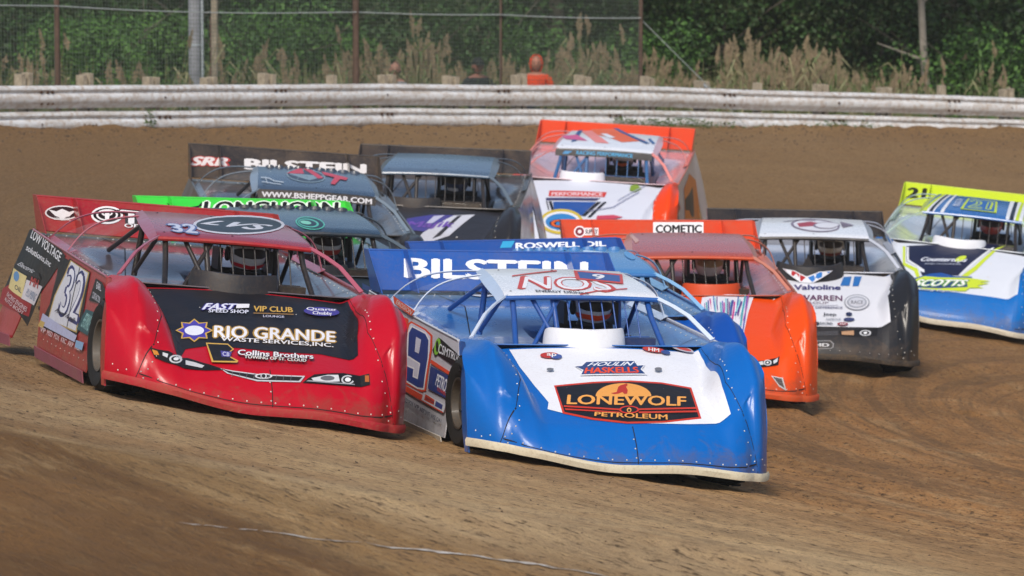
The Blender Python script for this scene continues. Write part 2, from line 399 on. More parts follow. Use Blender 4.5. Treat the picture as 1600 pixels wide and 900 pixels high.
def build_ground():
    xs=np.concatenate([-np.geomspace(900,10.6,26),np.arange(-10.4,12.4,.065),np.geomspace(12.6,900,26)])
    ys=np.concatenate([-np.geomspace(400,2,12),[2,7,12,16,19],np.arange(20.5,52,.075),np.arange(52,84,.10),np.geomspace(84.3,1500,34)])
    X,Y=np.meshgrid(xs,ys); Z=groundz(X,Y)
    nx,ny=len(xs),len(ys)
    me=bpy.data.meshes.new('dirt_track'); me.vertices.add(nx*ny); me.vertices.foreach_set('co',np.stack([X,Y,Z],-1).astype(np.float32).ravel())
    i=np.arange(nx-1)[None,:]+np.arange(ny-1)[:,None]*nx; q=np.stack([i,i+1,i+nx+1,i+nx],-1).reshape(-1,4)
    me.loops.add(q.size); me.loops.foreach_set('vertex_index',q.ravel().astype(np.int32)); me.polygons.add(len(q)); me.polygons.foreach_set('loop_start',np.arange(0,q.size,4,dtype=np.int32))
    try: me.polygons.foreach_set('loop_total',np.full(len(q),4,np.int32))
    except Exception: pass
    me.polygons.foreach_set('use_smooth',[True]*len(q)); me.update(calc_edges=True); me.validate()
    m,t,b=newmat('packed_dirt')
    at=me.attributes.new('behind','FLOAT','POINT'); at.data.foreach_set('value',np.clip((Y-rail_y(X)-.1)/.8,0,1).astype(np.float32).ravel())
    geo=nd(t,'ShaderNodeNewGeometry'); sep=nd(t,'ShaderNodeSeparateXYZ'); t.links.new(geo.outputs['Position'],sep.inputs[0])
    def M(op,a,b_=None,c=None):
        n=nd(t,'ShaderNodeMath',operation=op)
        for s,i_ in((a,0),(b_,1),(c,2)):
            if s is None: continue
            if isinstance(s,(int,float)): n.inputs[i_].default_value=s
            else: t.links.new(s,n.inputs[i_])
        return n.outputs[0]
    dx=M('SUBTRACT',sep.outputs[0],CX); dy=M('MULTIPLY',M('SUBTRACT',sep.outputs[1],CY),.62)
    r=M('SQRT',M('ADD',M('MULTIPLY',dx,dx),M('MULTIPLY',dy,dy))); th=M('ARCTAN2',dy,M('MULTIPLY',dx,-1.0))
    def pol(a,b_,c=1.0):
        n=nd(t,'ShaderNodeCombineXYZ'); t.links.new(M('MULTIPLY',r,a),n.inputs[0]); t.links.new(M('MULTIPLY',th,b_),n.inputs[1]); n.inputs[2].default_value=c; return n.outputs[0]
    n1=noise(t,pol(1.1,5.0),1.0,7,.70,.5)      # broad dry and damp bands along the groove
    n2=noise(t,pol(9,48,3),1.0,7,.78)            # scuffs
    n3=noise(t,geo.outputs['Position'],.35,4,.6,.6)
    n4=noise(t,geo.outputs['Position'],26,4,.75)
    n5=noise(t,pol(3.2,12,8),1.0,6,.74,.4)
    n6=noise(t,pol(24,110,5),1.0,5,.78)           # short dark flecks and tears
    n7=noise(t,pol(2.4,3,12),1.0,3,.5,.3)
    rw=M('ADD',r,M('MULTIPLY',M('SUBTRACT',n7,.5),2.2))
    mr=nd(t,'ShaderNodeMapRange'); t.links.new(rw,mr.inputs[0]); mr.inputs[1].default_value=4.5; mr.inputs[2].default_value=19.5
    calm=nd(t,'ShaderNodeMapRange'); t.links.new(rw,calm.inputs[0]); calm.inputs[1].default_value=18.6; calm.inputs[2].default_value=17.4; calm.inputs[3].default_value=.22
    zone=ramp(t,mr.outputs[0],[(.0,(.58,.285,.095)),(.34,(.58,.30,.110)),(.50,(.66,.40,.175)),(.66,(.76,.52,.265)),(.80,(.66,.46,.245)),(.875,(.40,.245,.10)),(.915,(.19,.095,.028)),(1.0,(.15,.072,.020))])
    lf=nd(t,'ShaderNodeMapRange'); t.links.new(M('ADD',sep.outputs[0],M('MULTIPLY',M('SUBTRACT',n7,.5),3.0)),lf.inputs[0]); lf.inputs[1].default_value=-1.2; lf.inputs[2].default_value=-4.2
    zone=mixc(t,M('MULTIPLY',lf.outputs[0],.75),zone,(.27,.135,.040))
    base=mixc(t,ramp(t,n1,[(.38,(.75,.75,.75)),(.54,(0,0,0))]),zone,mixc(t,.55,zone,(0.169,0.095,0.040)))
    base=mixc(t,ramp(t,n1,[(.54,(0,0,0)),(.68,(.55,.55,.55))]),base,(.78,.56,.29))
    base=mixc(t,M('MULTIPLY',ramp(t,n2,[(.52,(0,0,0)),(.70,(.5,.5,.5))]),calm.outputs[0]),base,(.80,.60,.33))
    base=mixc(t,ramp(t,n5,[(.56,(0,0,0)),(.70,(.6,.6,.6))]),base,(.26,.155,.070))
    base=mixc(t,ramp(t,n3,[(.46,(0,0,0)),(.70,(.5,.5,.5))]),base,(.42,.215,.07))
    base=mixc(t,M('MULTIPLY',ramp(t,n6,[(.38,(1,1,1)),(.46,(0,0,0))]),calm.outputs[0]),base,(.09,.048,.018))
    base=mixc(t,M('MULTIPLY',ramp(t,n6,[(.60,(0,0,0)),(.72,(.3,.3,.3))]),calm.outputs[0]),base,(0.850,0.668,0.403))
    base=mixc(t,ramp(t,n4,[(.34,(.8,.8,.8)),(.43,(0,0,0))]),base,(0.117,0.069,0.034))
    n8=noise(t,pol(5.5,1.1,21),1.0,4,.55,.12)
    fr=nd(t,'ShaderNodeMapRange'); t.links.new(r,fr.inputs[0]); fr.inputs[1].default_value=13; fr.inputs[2].default_value=10.5
    base=mixc(t,M('MULTIPLY',M('MULTIPLY',ramp(t,n8,[(.43,(.85,.85,.85)),(.50,(0,0,0))]),ramp(t,n2,[(.35,(1,1,1)),(.62,(.25,.25,.25))])),fr.outputs[0]),base,(.22,.125,.055))
    up=nd(t,'ShaderNodeMapRange'); t.links.new(M('ADD',sep.outputs[1],M('MULTIPLY',sep.outputs[0],-1.05)),up.inputs[0]); up.inputs[1].default_value=44; up.inputs[2].default_value=60
    cush=ramp(t,n4,[(.35,(.19,.108,.043)),(.6,(.33,.20,.09))])
    base=mixc(t,M('MULTIPLY',up.outputs[0],.85),base,cush)
    an=nd(t,'ShaderNodeAttribute'); an.attribute_name='behind'
    weed=ramp(t,n4,[(.35,(.02,.03,.012)),(.65,(.06,.06,.03))])
    base=mixc(t,1.0,base,(.86,.85,.84),'MULTIPLY')
    base=mixc(t,an.outputs['Fac'],base,weed)
    t.links.new(base,b.inputs['Base Color'])
    t.links.new(ramp(t,n2,[(.3,(.72,.72,.72)),(.7,(.95,.95,.95))]),b.inputs['Roughness']); b.inputs['Specular IOR Level'].default_value=.25
    hs=M('ADD',M('MULTIPLY',n2,.9),M('MULTIPLY',n4,.5)); hs=M('ADD',hs,M('MULTIPLY',n5,.8)); hs=M('ADD',hs,M('MULTIPLY',n6,1.0)); hs=M('ADD',hs,M('MULTIPLY',M('MULTIPLY',n8,fr.outputs[0]),2.0))
    bp=nd(t,'ShaderNodeBump'); bp.inputs['Strength'].default_value=1.0; bp.inputs['Distance'].default_value=.05
    t.links.new(hs,bp.inputs['Height']); t.links.new(bp.outputs[0],b.inputs['Normal'])
    me.materials.append(m)
    o=bpy.data.objects.new('ground',me); COL.objects.link(o); tag(o,kind='structure')
def build_chalk():
    m,t,b=newmat('chalk'); tc=nd(t,'ShaderNodeTexCoord').outputs['Object']
    t.links.new(ramp(t,noise(t,tc,9,5,.7),[(.40,(.26,.20,.14)),(.60,(.52,.49,.45))]),b.inputs['Base Color']); b.inputs['Roughness'].default_value=.95
    mb=MB(); L=[(-1.8,24.3),(-1.42,24.35),(-1.06,24.45),(-.67,24.56),(-.18,24.69),(.15,24.73),(.46,24.76),(1.0,24.8)]
    X=[p[0] for p in L]; Y=[p[1] for p in L]; x=-1.6; r=random.Random(4)
    while x<.9:
        t_=(x+1.6)/2.2; ln=r.uniform(.03,.12+.22*max(0,t_)); wd=r.uniform(.004,.013)*(.5+.9*max(0,min(1,t_)))
        if r.random()<.72+.3*t_:
            n=max(2,int(ln/.03)); A=[]
            for k in range(n+1):
                xx=x+ln*k/n; yy=float(np.interp(xx,X,Y))+r.uniform(-.002,.002); w2=wd*r.uniform(.5,1.2)*math.sin(math.pi*min(max(k/n,.12),.88))
                for s in(-1,1): A.append((xx,yy+s*w2*2.2,float(groundz(xx,yy+s*w2*2.2))+.006))
            mb.add(A,[(2*k,2*k+2,2*k+3,2*k+1) for k in range(n)])
        x+=ln*r.uniform(.45,.85)
    tag(mb.obj('chalk_line',m),kind='structure')
def build_clods():
    mb=MB(); r=random.Random(11)
    def clod(x,y,s):
        z=float(groundz(x,y)); vs=[]
        for dz,k,rr in((-.3,4,.8),(.35,4,.75)):
            for i in range(k): a=i*math.pi/2+r.random(); vs.append((x+s*rr*math.cos(a)*r.uniform(.6,1.2),y+s*rr*math.sin(a)*r.uniform(.6,1.2),z+s*dz*r.uniform(.6,1.1)))
        vs.append((x,y,z+s*.7)); mb.add(vs,[(0,1,5,4),(1,2,6,5),(2,3,7,6),(3,0,4,7),(4,5,8),(5,6,8),(6,7,8),(7,4,8)])
    for i in range(1500):
        x=r.uniform(-9,10.5); y=float(rail_y(x))-abs(r.gauss(0,1.2))-.05; clod(x,y,r.uniform(.008,.034))
    for i in range(1100): clod(r.uniform(-6,8),r.uniform(23,60),r.uniform(.004,.013))
    tag(mb.obj('dirt_clods',plain('clod_dirt',(.10,.065,.04),.95,0,.5,20)),kind='stuff')
def galv():
    m,t,b=newmat('weathered_galvanised'); tc=nd(t,'ShaderNodeTexCoord').outputs['Object']
    f=noise(t,tc,3,6,.65,.5); g=noise(t,tc,14,5,.7)
    c=ramp(t,f,[(.3,(.58,.575,.56)),(.55,(.72,.73,.74)),(.8,(.80,.82,.85))])
    c=mixc(t,ramp(t,g,[(.46,(0,0,0)),(.70,(.9,.9,.9))]),c,(.38,.27,.18))
    mp=nd(t,'ShaderNodeMapping'); mp.inputs['Scale'].default_value=(.8,.8,14); t.links.new(tc,mp.inputs[0])
    c=mixc(t,ramp(t,noise(t,mp.outputs[0],1.2,4,.6),[(.5,(0,0,0)),(.75,(.6,.6,.6))]),c,(.36,.29,.22))
    t.links.new(c,b.inputs['Base Color']); b.inputs['Metallic'].default_value=.0; b.inputs['Roughness'].default_value=.42
    bp=nd(t,'ShaderNodeBump'); bp.inputs['Strength'].default_value=.25; bp.inputs['Distance'].default_value=.02; t.links.new(f,bp.inputs['Height']); t.links.new(bp.outputs[0],b.inputs['Normal'])
    return m
def build_rail():
    G=galv(); wood=plain('weathered_wood','#a09480',.9,0,.35,12); rust=plain('rusty_bolt','#4a3322',.8,.2,.3,30)
    # arc length along the rail
    S=[0]
    for i in range(1,len(RX)): S.append(S[-1]+math.hypot(RX[i]-RX[i-1],RY[i]-RY[i-1]))
    def at(s): return np.array([np.interp(s,S,RX),np.interp(s,S,RY),np.interp(s,S,RT)])
    def tn(s): d=at(s+.3)-at(s-.3); d[2]=0; return d/np.linalg.norm(d)
    prof=[(0,.0),(-.030,-.004),(-.058,-.022),(-.066,-.045),(-.050,-.068),(-.030,-.082),(-.034,-.098),(-.066,-.120),(-.078,-.150),(-.078,-.200),(-.066,-.232),(-.034,-.262),(-.010,-.285),(0,-.305)]
    pr=[(a,z*.92) for a,z in prof]
    rail=empty('guard_rail','long weathered double steel guard rail along the top of the dirt banking','guard rail',(0,71.3,-.2)); 
    inv=Vector((0,-71.3,.2)); r=random.Random(3)
    L=4.3; bolts=MB()
    for row,(dz) in enumerate((0,-.335)):
        s=1.0+(2.1 if row else 0)
        while s<S[-1]-L:
            mb=MB(); n=14; V=[]
            wob=[r.uniform(-.006,.006) for _ in range(n+1)]; dip=r.uniform(-.012,.012)
            for k in range(n+1):
                ss=s+(L+.18)*k/n; p=at(ss); d=tn(ss); nn=np.array([d[1],-d[0],0]); nn=nn if nn[1]<0 else -nn
                lift=.004 if k==n else 0
                for a,z in pr: V.append(Vector(p-nn*(a*-1*0)+nn*(-a*1.0+lift+wob[k]*.4))+Vector((0,0,z+dz+wob[k]*.35+dip*math.sin(math.pi*k/n)))+inv)
            m=len(pr); mb.add(V,[(k*m+j,(k+1)*m+j,(k+1)*m+j+1,k*m+j+1) for k in range(n) for j in range(m-1)])
            mb.obj('rail_beam',G,rail,True,.006)
            for ss in (s+.06,s+.14,s+L*.5,s+L-.05):
                p=at(ss); d=tn(ss); nn=np.array([d[1],-d[0],0]); nn=nn if nn[1]<0 else -nn
                for zz in ((-.07,-.215) if ss!=s+L*.5 else (-.143,)):
                    b=MB(); c=Vector(p+nn*.02+np.array([0,0,dz+zz]))+inv; off=.070 if zz!=-.143 else .082
                    b.lathe([(.0,-off-.02),(.017,-off-.016),(.020,-off),(.020,-off+.05)],(c.x,c.y+.0,c.z),'y',8)
                    b.obj('rail_bolt',rust,rail)
            s+=L
    for px in (-60,41,138,241,333,424,530,612,711,818,917,1018,1103,1195,1290,1390,1484,1583,1685):
        # post set behind the beams at even spacing
        x=None
        for ss in np.arange(1,S[-1]-1,.02):
            p=at(ss)
            if 800+FPX*p[0]/(p[1]*1.0+0)>=px: x=ss; break
        p=at(x); d=tn(x); nn=np.array([-d[1],d[0],0]); nn=nn if nn[1]>0 else -nn
        po=empty_part('post',rail)
        ang=math.atan2(d[1],d[0]); M=Matrix.Rotation(ang,3,'Z')
        top=.115+r.uniform(-.02,.04)
        for k in(-1,1):
            if k==1 and r.random()<.15: continue
            mb=MB(); c=Vector(p+nn*.10+d*k*.062)+inv; h=1.5; tt=top+r.uniform(-.02,.02)
            mb.box((c.x,c.y,c.z+tt-h/2),(.075,.13,h),0,M@Matrix.Rotation(r.uniform(-.03,.03),3,'Y')); mb.obj('post_board',wood,po)
        b=MB(); c=Vector(p+np.array([0,0,-.15]))+inv; b.lathe([(0,-.09),(.020,-.086),(.022,-.06)],(c.x,c.y-.01,c.z),'y',8); b.obj('rail_bolt',rust,rail)
def wire_mat(name,c,r=.5,m=.6): return plain(name,c,r,m,.15)
def build_fence():
    wood=plain('fence_post_wood','#57453a',.9,0,.3,10); steel=wire_mat('mesh_wire','#5d6a5e',.6,.2); cab=wire_mat('fence_cable','#a9b0ae',.5,.2); cond=plain('galvanised_pipe','#c4ccd2',.4,.4)
    off=.55
    def base(x): return np.array([x,float(rail_y(x))+off,float(groundz(x,rail_y(x)+off,False))])
    f=empty('catch_fence','tall wire mesh catch fence on thin brown posts behind the guard rail','fence',(0,71.9,-1)); inv=Vector((0,-71.9,1))
    x1=1.84; H=3.6
    zt=lambda x: float(np.interp(x,RX,RZ))
    for x,r_ in ((-13.5,.035),(-10.4,.035),(-5.80,.038),(-2.12,.045),(-.16,.022),(1.84,.032)):
        p=base(x); b=MB(); b.tube([Vector(p)+inv+Vector((0,0,-.3)),Vector((p[0],p[1],zt(x)+H))+inv],r_,10); b.obj('fence_post',wood,f,True)
    # horizontal cables sag between posts
    def sag(h,rad,name,m,pts=(-13.5,-10.4,-5.8,-2.12,-.16,1.84)):
        for a,b_ in zip(pts[:-1],pts[1:]):
            mb=MB(); P=[]
            for k in range(9):
                t=k/8; x=lerp(a,b_,t); P.append(Vector((x,rail_y(x)+off-.05,zt(x)+h-.035*math.sin(math.pi*t)*(b_-a)/4))+inv)
            mb.tube(P,rad,5); mb.obj(name,m,f,True)
    sag(1.50,.008,'cable',cab); sag(2.6,.006,'cable',cab); sag(3.6,.006,'cable',cab)
    mb=MB(); step=.052; x=-13.4
    while x<x1:
        y=rail_y(x)+off+.04*math.sin(x*2.1); z=zt(x); mb.add([(x-.0024,y,z-.4),(x+.0024,y,z-.4),(x+.0024,y,z+H),(x-.0024,y,z+H)],[(0,1,2,3)]); x+=step*.68
    hs=-.35
    xs=linspace(-13.4,x1,90)
    while hs<H:
        V=[]; 
        for x in xs: y=rail_y(x)+off+.04*math.sin(x*2.1)-.004; V+=[(x,y,zt(x)+hs-.0024),(x,y,zt(x)+hs+.0024)]
        mb.add(V,[(2*k,2*k+2,2*k+3,2*k+1) for k in range(len(xs)-1)]); hs+=step
    mb.v=[(a+inv[0],b+inv[1],c+inv[2]) for a,b,c in mb.v]
    tag(mb.obj('wire_mesh',steel,f),kind='stuff')
    g=MB(); p=base(1.84); g.tube([Vector((1.84,p[1],zt(1.84)+1.48))+inv,Vector((2.92,p[1]+.35,zt(2.9)+.48))+inv,Vector((3.4,p[1]+.5,zt(3.4)-.0))+inv],.006,6); g.obj('guy_wire',cab,f)
    k=MB(); k.tube([Vector((2.72,p[1]+.3,zt(2.7)+.62))+inv,Vector((2.80,p[1]+.32,zt(2.8)+.55))+inv],.016,8); k.obj('turnbuckle',cond,f)
    # two utility poles just behind the mesh
    for px,y,rd,h,lab,col,pipe in ((303,69.3,.085,9,'thick grey utility pole with a pale conduit pipe up its right side','#8e9096',True),(334,69.6,.052,8.5,'slimmer weathered wooden pole right of the conduit pole','#9a8f7d',False)):
        x=(px-800)/FPX*y; o=empty('utility_pole',lab,'pole',(x,y,float(groundz(x,y,False))-.2)); b=MB(); b.tube([(0,0,0),(0,0,h*.5),(0,0,h)],[rd,rd*.96,rd*.85],14); b.obj('pole_shaft',plain('pole_wood_'+lab[:4],col,.85,0,.25,6),o,True)
        if pipe:
            c=MB(); c.tube([(rd+.02,-.03,0),(rd+.02,-.03,h*.9)],.018,8); c.obj('conduit',cond,o,True)
            for z in(1.2,2.6,4): d=MB(); d.lathe([(rd+.006,0),(rd+.006,.03)],(0,0,z),'z',12); d.obj('strap',cond,o)
        else:
            d=MB(); d.ribbon([(-rd-.0,-.02,0),(-rd-.0,-.02,3)],(.012,0,0),0,.01); d.obj('red_stripe_board',plain('pole_board','#7a4a48',.8),o)
def leafmat(name,c):
    m,t,b=newmat(name); oi=nd(t,'ShaderNodeNewGeometry'); f=noise(t,oi.outputs['Position'],1.3,4,.6)
    rp=nd(t,'ShaderNodeValToRGB'); t.links.new(oi.outputs['Random Per Island'],rp.inputs[0]); e=rp.color_ramp.elements; e[0].color=(c[0]*.7,c[1]*.72,c[2]*.7,1); e[1].color=(c[0]*1.35,c[1]*1.3,c[2]*1.15,1)
    t.links.new(mixc(t,f,rp.outputs[0],(c[0]*.8,c[1]*1.0,c[2]*.7)),b.inputs['Base Color']); b.inputs['Roughness'].default_value=.55; b.inputs['Specular IOR Level'].default_value=.3
    b.inputs['Transmission Weight'].default_value=0
    return m
def crown_mesh(name,n,rx,rz,size,mats,seed,low=.0,lumps=14):
    r=np.random.default_rng(seed); C=[]
    for i in range(lumps):
        a=r.uniform(0,6.28); q=r.uniform(.2,.85); z=r.uniform(low,1)
        C.append((rx*q*math.cos(a)*math.sqrt(max(.15,1-(z*1.6-.7)**2*.6)),rx*q*math.sin(a),rz*z,r.uniform(.28,.5)*rx))
    C=np.array(C); k=r.integers(0,lumps,n); d=r.normal(size=(n,3)); d/=np.linalg.norm(d,axis=1)[:,None]; rad=C[k,3]*r.uniform(.62,1.08,n)
    P=C[k,:3]+d*rad[:,None]*np.array([1,1,.8]); P[:,2]=np.abs(P[:,2])
    nrm=d*.6+r.normal(size=(n,3))*.6+np.array([0,0,.5]); nrm/=np.linalg.norm(nrm,axis=1)[:,None]
    t1=np.cross(nrm,r.normal(size=(n,3))); t1/=np.linalg.norm(t1,axis=1)[:,None]; t2=np.cross(nrm,t1); s=(size*r.uniform(.5,1.25,n))[:,None]
    V=np.stack([P-t1*s*.5,P-t2*s*.32+nrm*s*.08,P+t1*s*.55,P+t2*s*.32+nrm*s*.08],1).reshape(-1,3)
    me=bpy.data.meshes.new(name); F=np.arange(n*4).reshape(-1,4)
    me.from_pydata(V.tolist(),[],F.tolist()); [me.materials.append(m) for m in mats]; me.polygons.foreach_set('material_index',r.integers(0,len(mats),n).astype(np.int32)); me.update()
    return me
def trunk_mesh(name,h,r0,mat,seed,lean=.1):
    r=random.Random(seed); mb=MB(); P=[Vector((0,0,-.4))]
    for k in range(1,9): P.append(Vector((lean*h*(k/8)**1.2+r.uniform(-.05,.05),r.uniform(-.08,.08),h*k/8)))
    mb.tube(P,[r0*(1-.75*k/8) for k in range(9)],9)
    for k in range(9):
        a=P[r.randint(2,7)]; an=r.uniform(0,6.28); ln=r.uniform(.8,2.0); q=a+Vector((math.cos(an)*ln,math.sin(an)*ln,ln*r.uniform(.2,.9))); mb.tube([a,(a+q)/2+Vector((0,0,.1)),q],[r0*.35,r0*.22,r0*.08],6)
    return mb.mesh(name,[mat],True)
def build_woods():
    bark=plain('bark','#5b544a',.9,0,.3,5); pale=plain('pale_bark','#8b8478',.9,0,.25,5)
    gd=leafmat('leaf_dark',(.026,.052,.018)); gm=leafmat('leaf_mid',(.042,.088,.026)); gb=leafmat('leaf_bright',(.075,.155,.034)); go=leafmat('leaf_olive',(.042,.055,.022))
    bushes=[crown_mesh('bush_leaves_a',11000,1.7,2.6,.085,[gm,gb,gd],1),crown_mesh('bush_leaves_b',11000,1.9,3.0,.08,[gd,gm,go],2),crown_mesh('bush_leaves_c',11000,1.6,2.4,.09,[gb,gm,gb],3)]
    crowns=[crown_mesh('crown_leaves_a',20000,3.0,7,.12,[gd,gm],4,0,24),crown_mesh('crown_leaves_b',20000,3.3,6.5,.12,[gd,gm,go],5,0,26),crown_mesh('crown_leaves_c',20000,2.8,7.5,.13,[gm,gb,gd],6,0,24)]
    trunks=[trunk_mesh('trunk_a',7,.14,bark,1,.03),trunk_mesh('trunk_b',7.5,.12,bark,2,-.05),trunk_mesh('trunk_c',7,.11,pale,3,.08)]
    stems=trunk_mesh('stems',2.0,.05,bark,9,.1)
    def plant(kind,x,y,cm,tm,s,rz,lab,cat,grp,dz=0):
        o=empty(kind,lab,cat,(x,y,float(groundz(x,y,False))+dz),grp); o.rotation_euler=(0,0,rz); o.scale=(s,s,s)
        for nm,me in(('crown' if kind!='bush' else 'foliage',cm),('trunk' if kind!='bush' else 'stem',tm)):
            c=bpy.data.objects.new(nm,me); COL.objects.link(c); c.parent=o
        return o
    r=random.Random(21)
    X=lambda px,y: (px-800)/FPX*y
    # bushes at the edge of the wood: pixel column, distance, mesh, size
    B=[(150,76,2,.8,'bright green bush behind the mesh between the left brown post and the grey pole'),(225,77,2,.85,'bright leafy bush just left of the grey utility pole'),(30,79,1,1,'dark bush behind the mesh at the far left'),(390,77.5,0,1.0,'green bush right of the two utility poles'),(470,78,2,.9,'bright green bush left of the tall brown fence post'),(640,81,1,1.0,'dark green bush behind the man with grey shirt'),(760,82,0,1.0,'bush behind the capped spectator'),(890,80,2,.7,'bright green bush right of the orange hooded spectator'),(985,82,0,.9,'bush behind the end post of the mesh fence'),(1120,85,1,1.1,'dark bush behind the guy wire'),(1270,86,1,1.1,'dark olive bush behind the reeds right of the guy wire'),(1380,85,1,1.0,'dark bush left of the leaning tree trunk'),(1500,83.5,0,1.0,'green bush right of the leaning tree trunk'),(1575,83,2,.95,'bright green bush at the right edge of the picture'),(1660,83,0,1.1,'green bush past the right edge of the rail')]
    for i,(px,y,k,s,lab) in enumerate(B): plant('bush',X(px,y),y,bushes[k],stems,s,i*1.3,lab,'bush','bushes at the edge of the woods')
    # the leaning tree
    o=empty('leaning_tree','slender grey tree leaning left in front of the dark woods','tree',(X(1462,82.5),82.5,-2.6)); 
    b=MB(); b.tube([(.02,0,0),(0,0,.9),(-.10,0,1.7),(-.17,0,2.3),(-.22,0,3.2),(-.5,.1,5),(-.6,.2,7)],[.085,.075,.068,.062,.055,.04,.02],9); b.obj('trunk',pale,o,True)
    for p,q in (((-.17,0,2.3),(-.9,.3,2.55)),((-.22,0,3.2),(.6,.2,4))): c=MB(); c.tube([p,q],[.025,.01],6); c.obj('branch',pale,o,True)
    c=bpy.data.objects.new('crown',crowns[1]); COL.objects.link(c); c.parent=o; c.location=(-.5,.3,3.6); c.scale=(.5,.5,.5)
    TL=['dark tree at the far left behind the first reeds','dark olive tree behind the left brown fence post','green tree behind the grey utility pole','dark tree behind the mesh right of the utility poles','olive tree behind the tall brown fence post','green tree behind the leftmost spectator','dark tree behind the capped spectator and the thin post','olive tree behind the end of the mesh fence','green tree behind the guy wire','dark tree behind the tallest reeds','olive tree behind the leaning grey trunk','green tree at the far right past the leaning trunk']
    for i,lab in enumerate(TL):
        px=-40+i*152+r.uniform(-20,20); y=86+r.uniform(-1,1.5)+ (2 if px>1000 else 0); k=i%3
        plant('tree',X(px,y),y,crowns[k],trunks[k],r.uniform(.9,1.15),r.uniform(0,6),lab,'tree','front row trees of the woods',-.3)
    me=crown_mesh('far_foliage',26000,1,1,.5,[gd,gm],31,0,4); n=len(me.vertices)//4
    q=np.random.default_rng(8); V=np.zeros((n*4,3)); me.vertices.foreach_get('co',V.ravel()) if False else None
    co=np.empty(n*12,np.float32); me.vertices.foreach_get('co',co); co=co.reshape(n,4,3); cen=co.mean(1,keepdims=True); loc=co-cen
    P=np.stack([q.uniform(-34,34,n),q.uniform(97,103,n)+np.abs(q.normal(0,1.5,n)),q.uniform(-3.2,9,n)],-1)[:,None,:]
    me.vertices.foreach_set('co',(P+loc).astype(np.float32).ravel()); me.update(); o=bpy.data.objects.new('far_woods',me); COL.objects.link(o); tag(o,kind='stuff')
def build_reeds():
    r=np.random.default_rng(12); rr=random.Random(12)
    stem=leafmat('reed_stem',(.21,.185,.11)); gr=leafmat('reed_green',(.09,.125,.045)); pl=leafmat('reed_plume',(.24,.17,.13))
    mb=MB()
    def reed(x,y,h,lx,mi,plume):
        z=float(groundz(x,y,False)); P=[Vector((x+lx*(k/4)**1.8,y,z+h*k/4)) for k in range(5)]; w=.008
        V=[]; 
        for k,p in enumerate(P): ww=w*(1-.5*k/4); V+=[p+Vector((-ww,0,0)),p+Vector((ww,.004,0))]
        mb.add(V,[(2*k,2*k+1,2*k+3,2*k+2) for k in range(4)],mi)
        for q in range(rr.randint(3,6)):   # long leaves
            k=rr.uniform(.2,.85); b=P[0].lerp(P[4],k); a=rr.uniform(0,6.28); L=rr.uniform(.25,.55); d=Vector((math.cos(a),math.sin(a),0)); u=b+d*L*.5+Vector((0,0,L*.55)); t=b+d*L+Vector((0,0,L*rr.uniform(-.1,.5)))
            mb.add([b+Vector((-.01,0,0)),b+Vector((.01,0,0)),u+Vector((.014,0,0)),u+Vector((-.014,0,0)),t],[(0,1,2,3),(3,2,4)],rr.choice([mi,mi,1]))
        if plume:
            T=P[4]; sd=rr.choice([-1,1]); L=rr.uniform(.16,.34)
            for q in range(16):
                k=q/16; c=T+Vector((sd*.05*k*k-sd*0+lx*.05,0,-.02+L*(k-.35))); wd=.042*math.sin(math.pi*min(1,k*.85+.15))+.008
                a=rr.uniform(0,3.14); d=Vector((math.cos(a),math.sin(a)*.6,0))*wd*rr.uniform(.6,1.3); h2=L*.16
                mb.add([c-d+Vector((0,0,-h2*.6)),c+Vector((0,0,-h2)),c+d*.9,c+Vector((0,0,h2))],[(0,1,2,3)],2)
    for i in range(4300):
        x=rr.uniform(-11,12); y=float(rail_y(x))+rr.uniform(1.5,7.0)+max(0,(x+1))*0
        px=800+FPX*x/y
        den=.30 if px<430 else (.75 if px<560 else 1.0)
        if px>1380: den=.35 if px<1450 else .12
        if rr.random()>den: continue
        if y<74.6 and min(abs(px-617),abs(px-746),abs(px-838))<26: continue
        # reeds stand taller in clumps
        h=1.62+.25*math.sin(px*.021+1)+.2*math.sin(px*.05)+rr.gauss(0,.2)
        if px>1000: h+=.02
        if px<430: h-=.05
        reed(x,y,h,rr.gauss(.0,.12)+( .25 if px<430 else 0),0 if rr.random()<.75 else 1,rr.random()<.62)
    for i in range(8000):
        x=rr.uniform(-11,12); y=float(rail_y(x))+rr.uniform(2.2,7.5); px=800+FPX*x/y
        if rr.random()>(.35 if px<430 else .12 if px>1430 else 1): continue
        h=rr.uniform(1.25,1.98); z=float(groundz(x,y,False)); lx=rr.gauss(0,.10); w=.008
        mb.add([(x-w,y,z),(x+w,y,z),(x+lx*.5+w,y,z+h*.6),(x+lx*.5-w,y,z+h*.6),(x+lx,y,z+h)],[(0,1,2,3),(3,2,4)],rr.choice([0,0,0,1]))
    for i in range(2600):
        x=rr.uniform(-11,12); y=float(rail_y(x))+rr.uniform(.9,3.0); h=rr.uniform(.5,1.3)
        if h>.9 and min(abs(800+FPX*x/y-q) for q in(617,746,838))<26: continue
        z=float(groundz(x,y,False)); lx=rr.gauss(0,.2); w=.010
        mb.add([(x-w,y,z),(x+w,y,z),(x+lx*.5+w*.7,y,z+h*.6),(x+lx*.5-w*.7,y,z+h*.6),(x+lx,y,z+h)],[(0,1,2,3),(3,2,4)],rr.choice([0,1,1]))
    tag(mb.obj('reed_bed',[stem,gr,pl]),kind='stuff')
    wb=MB()
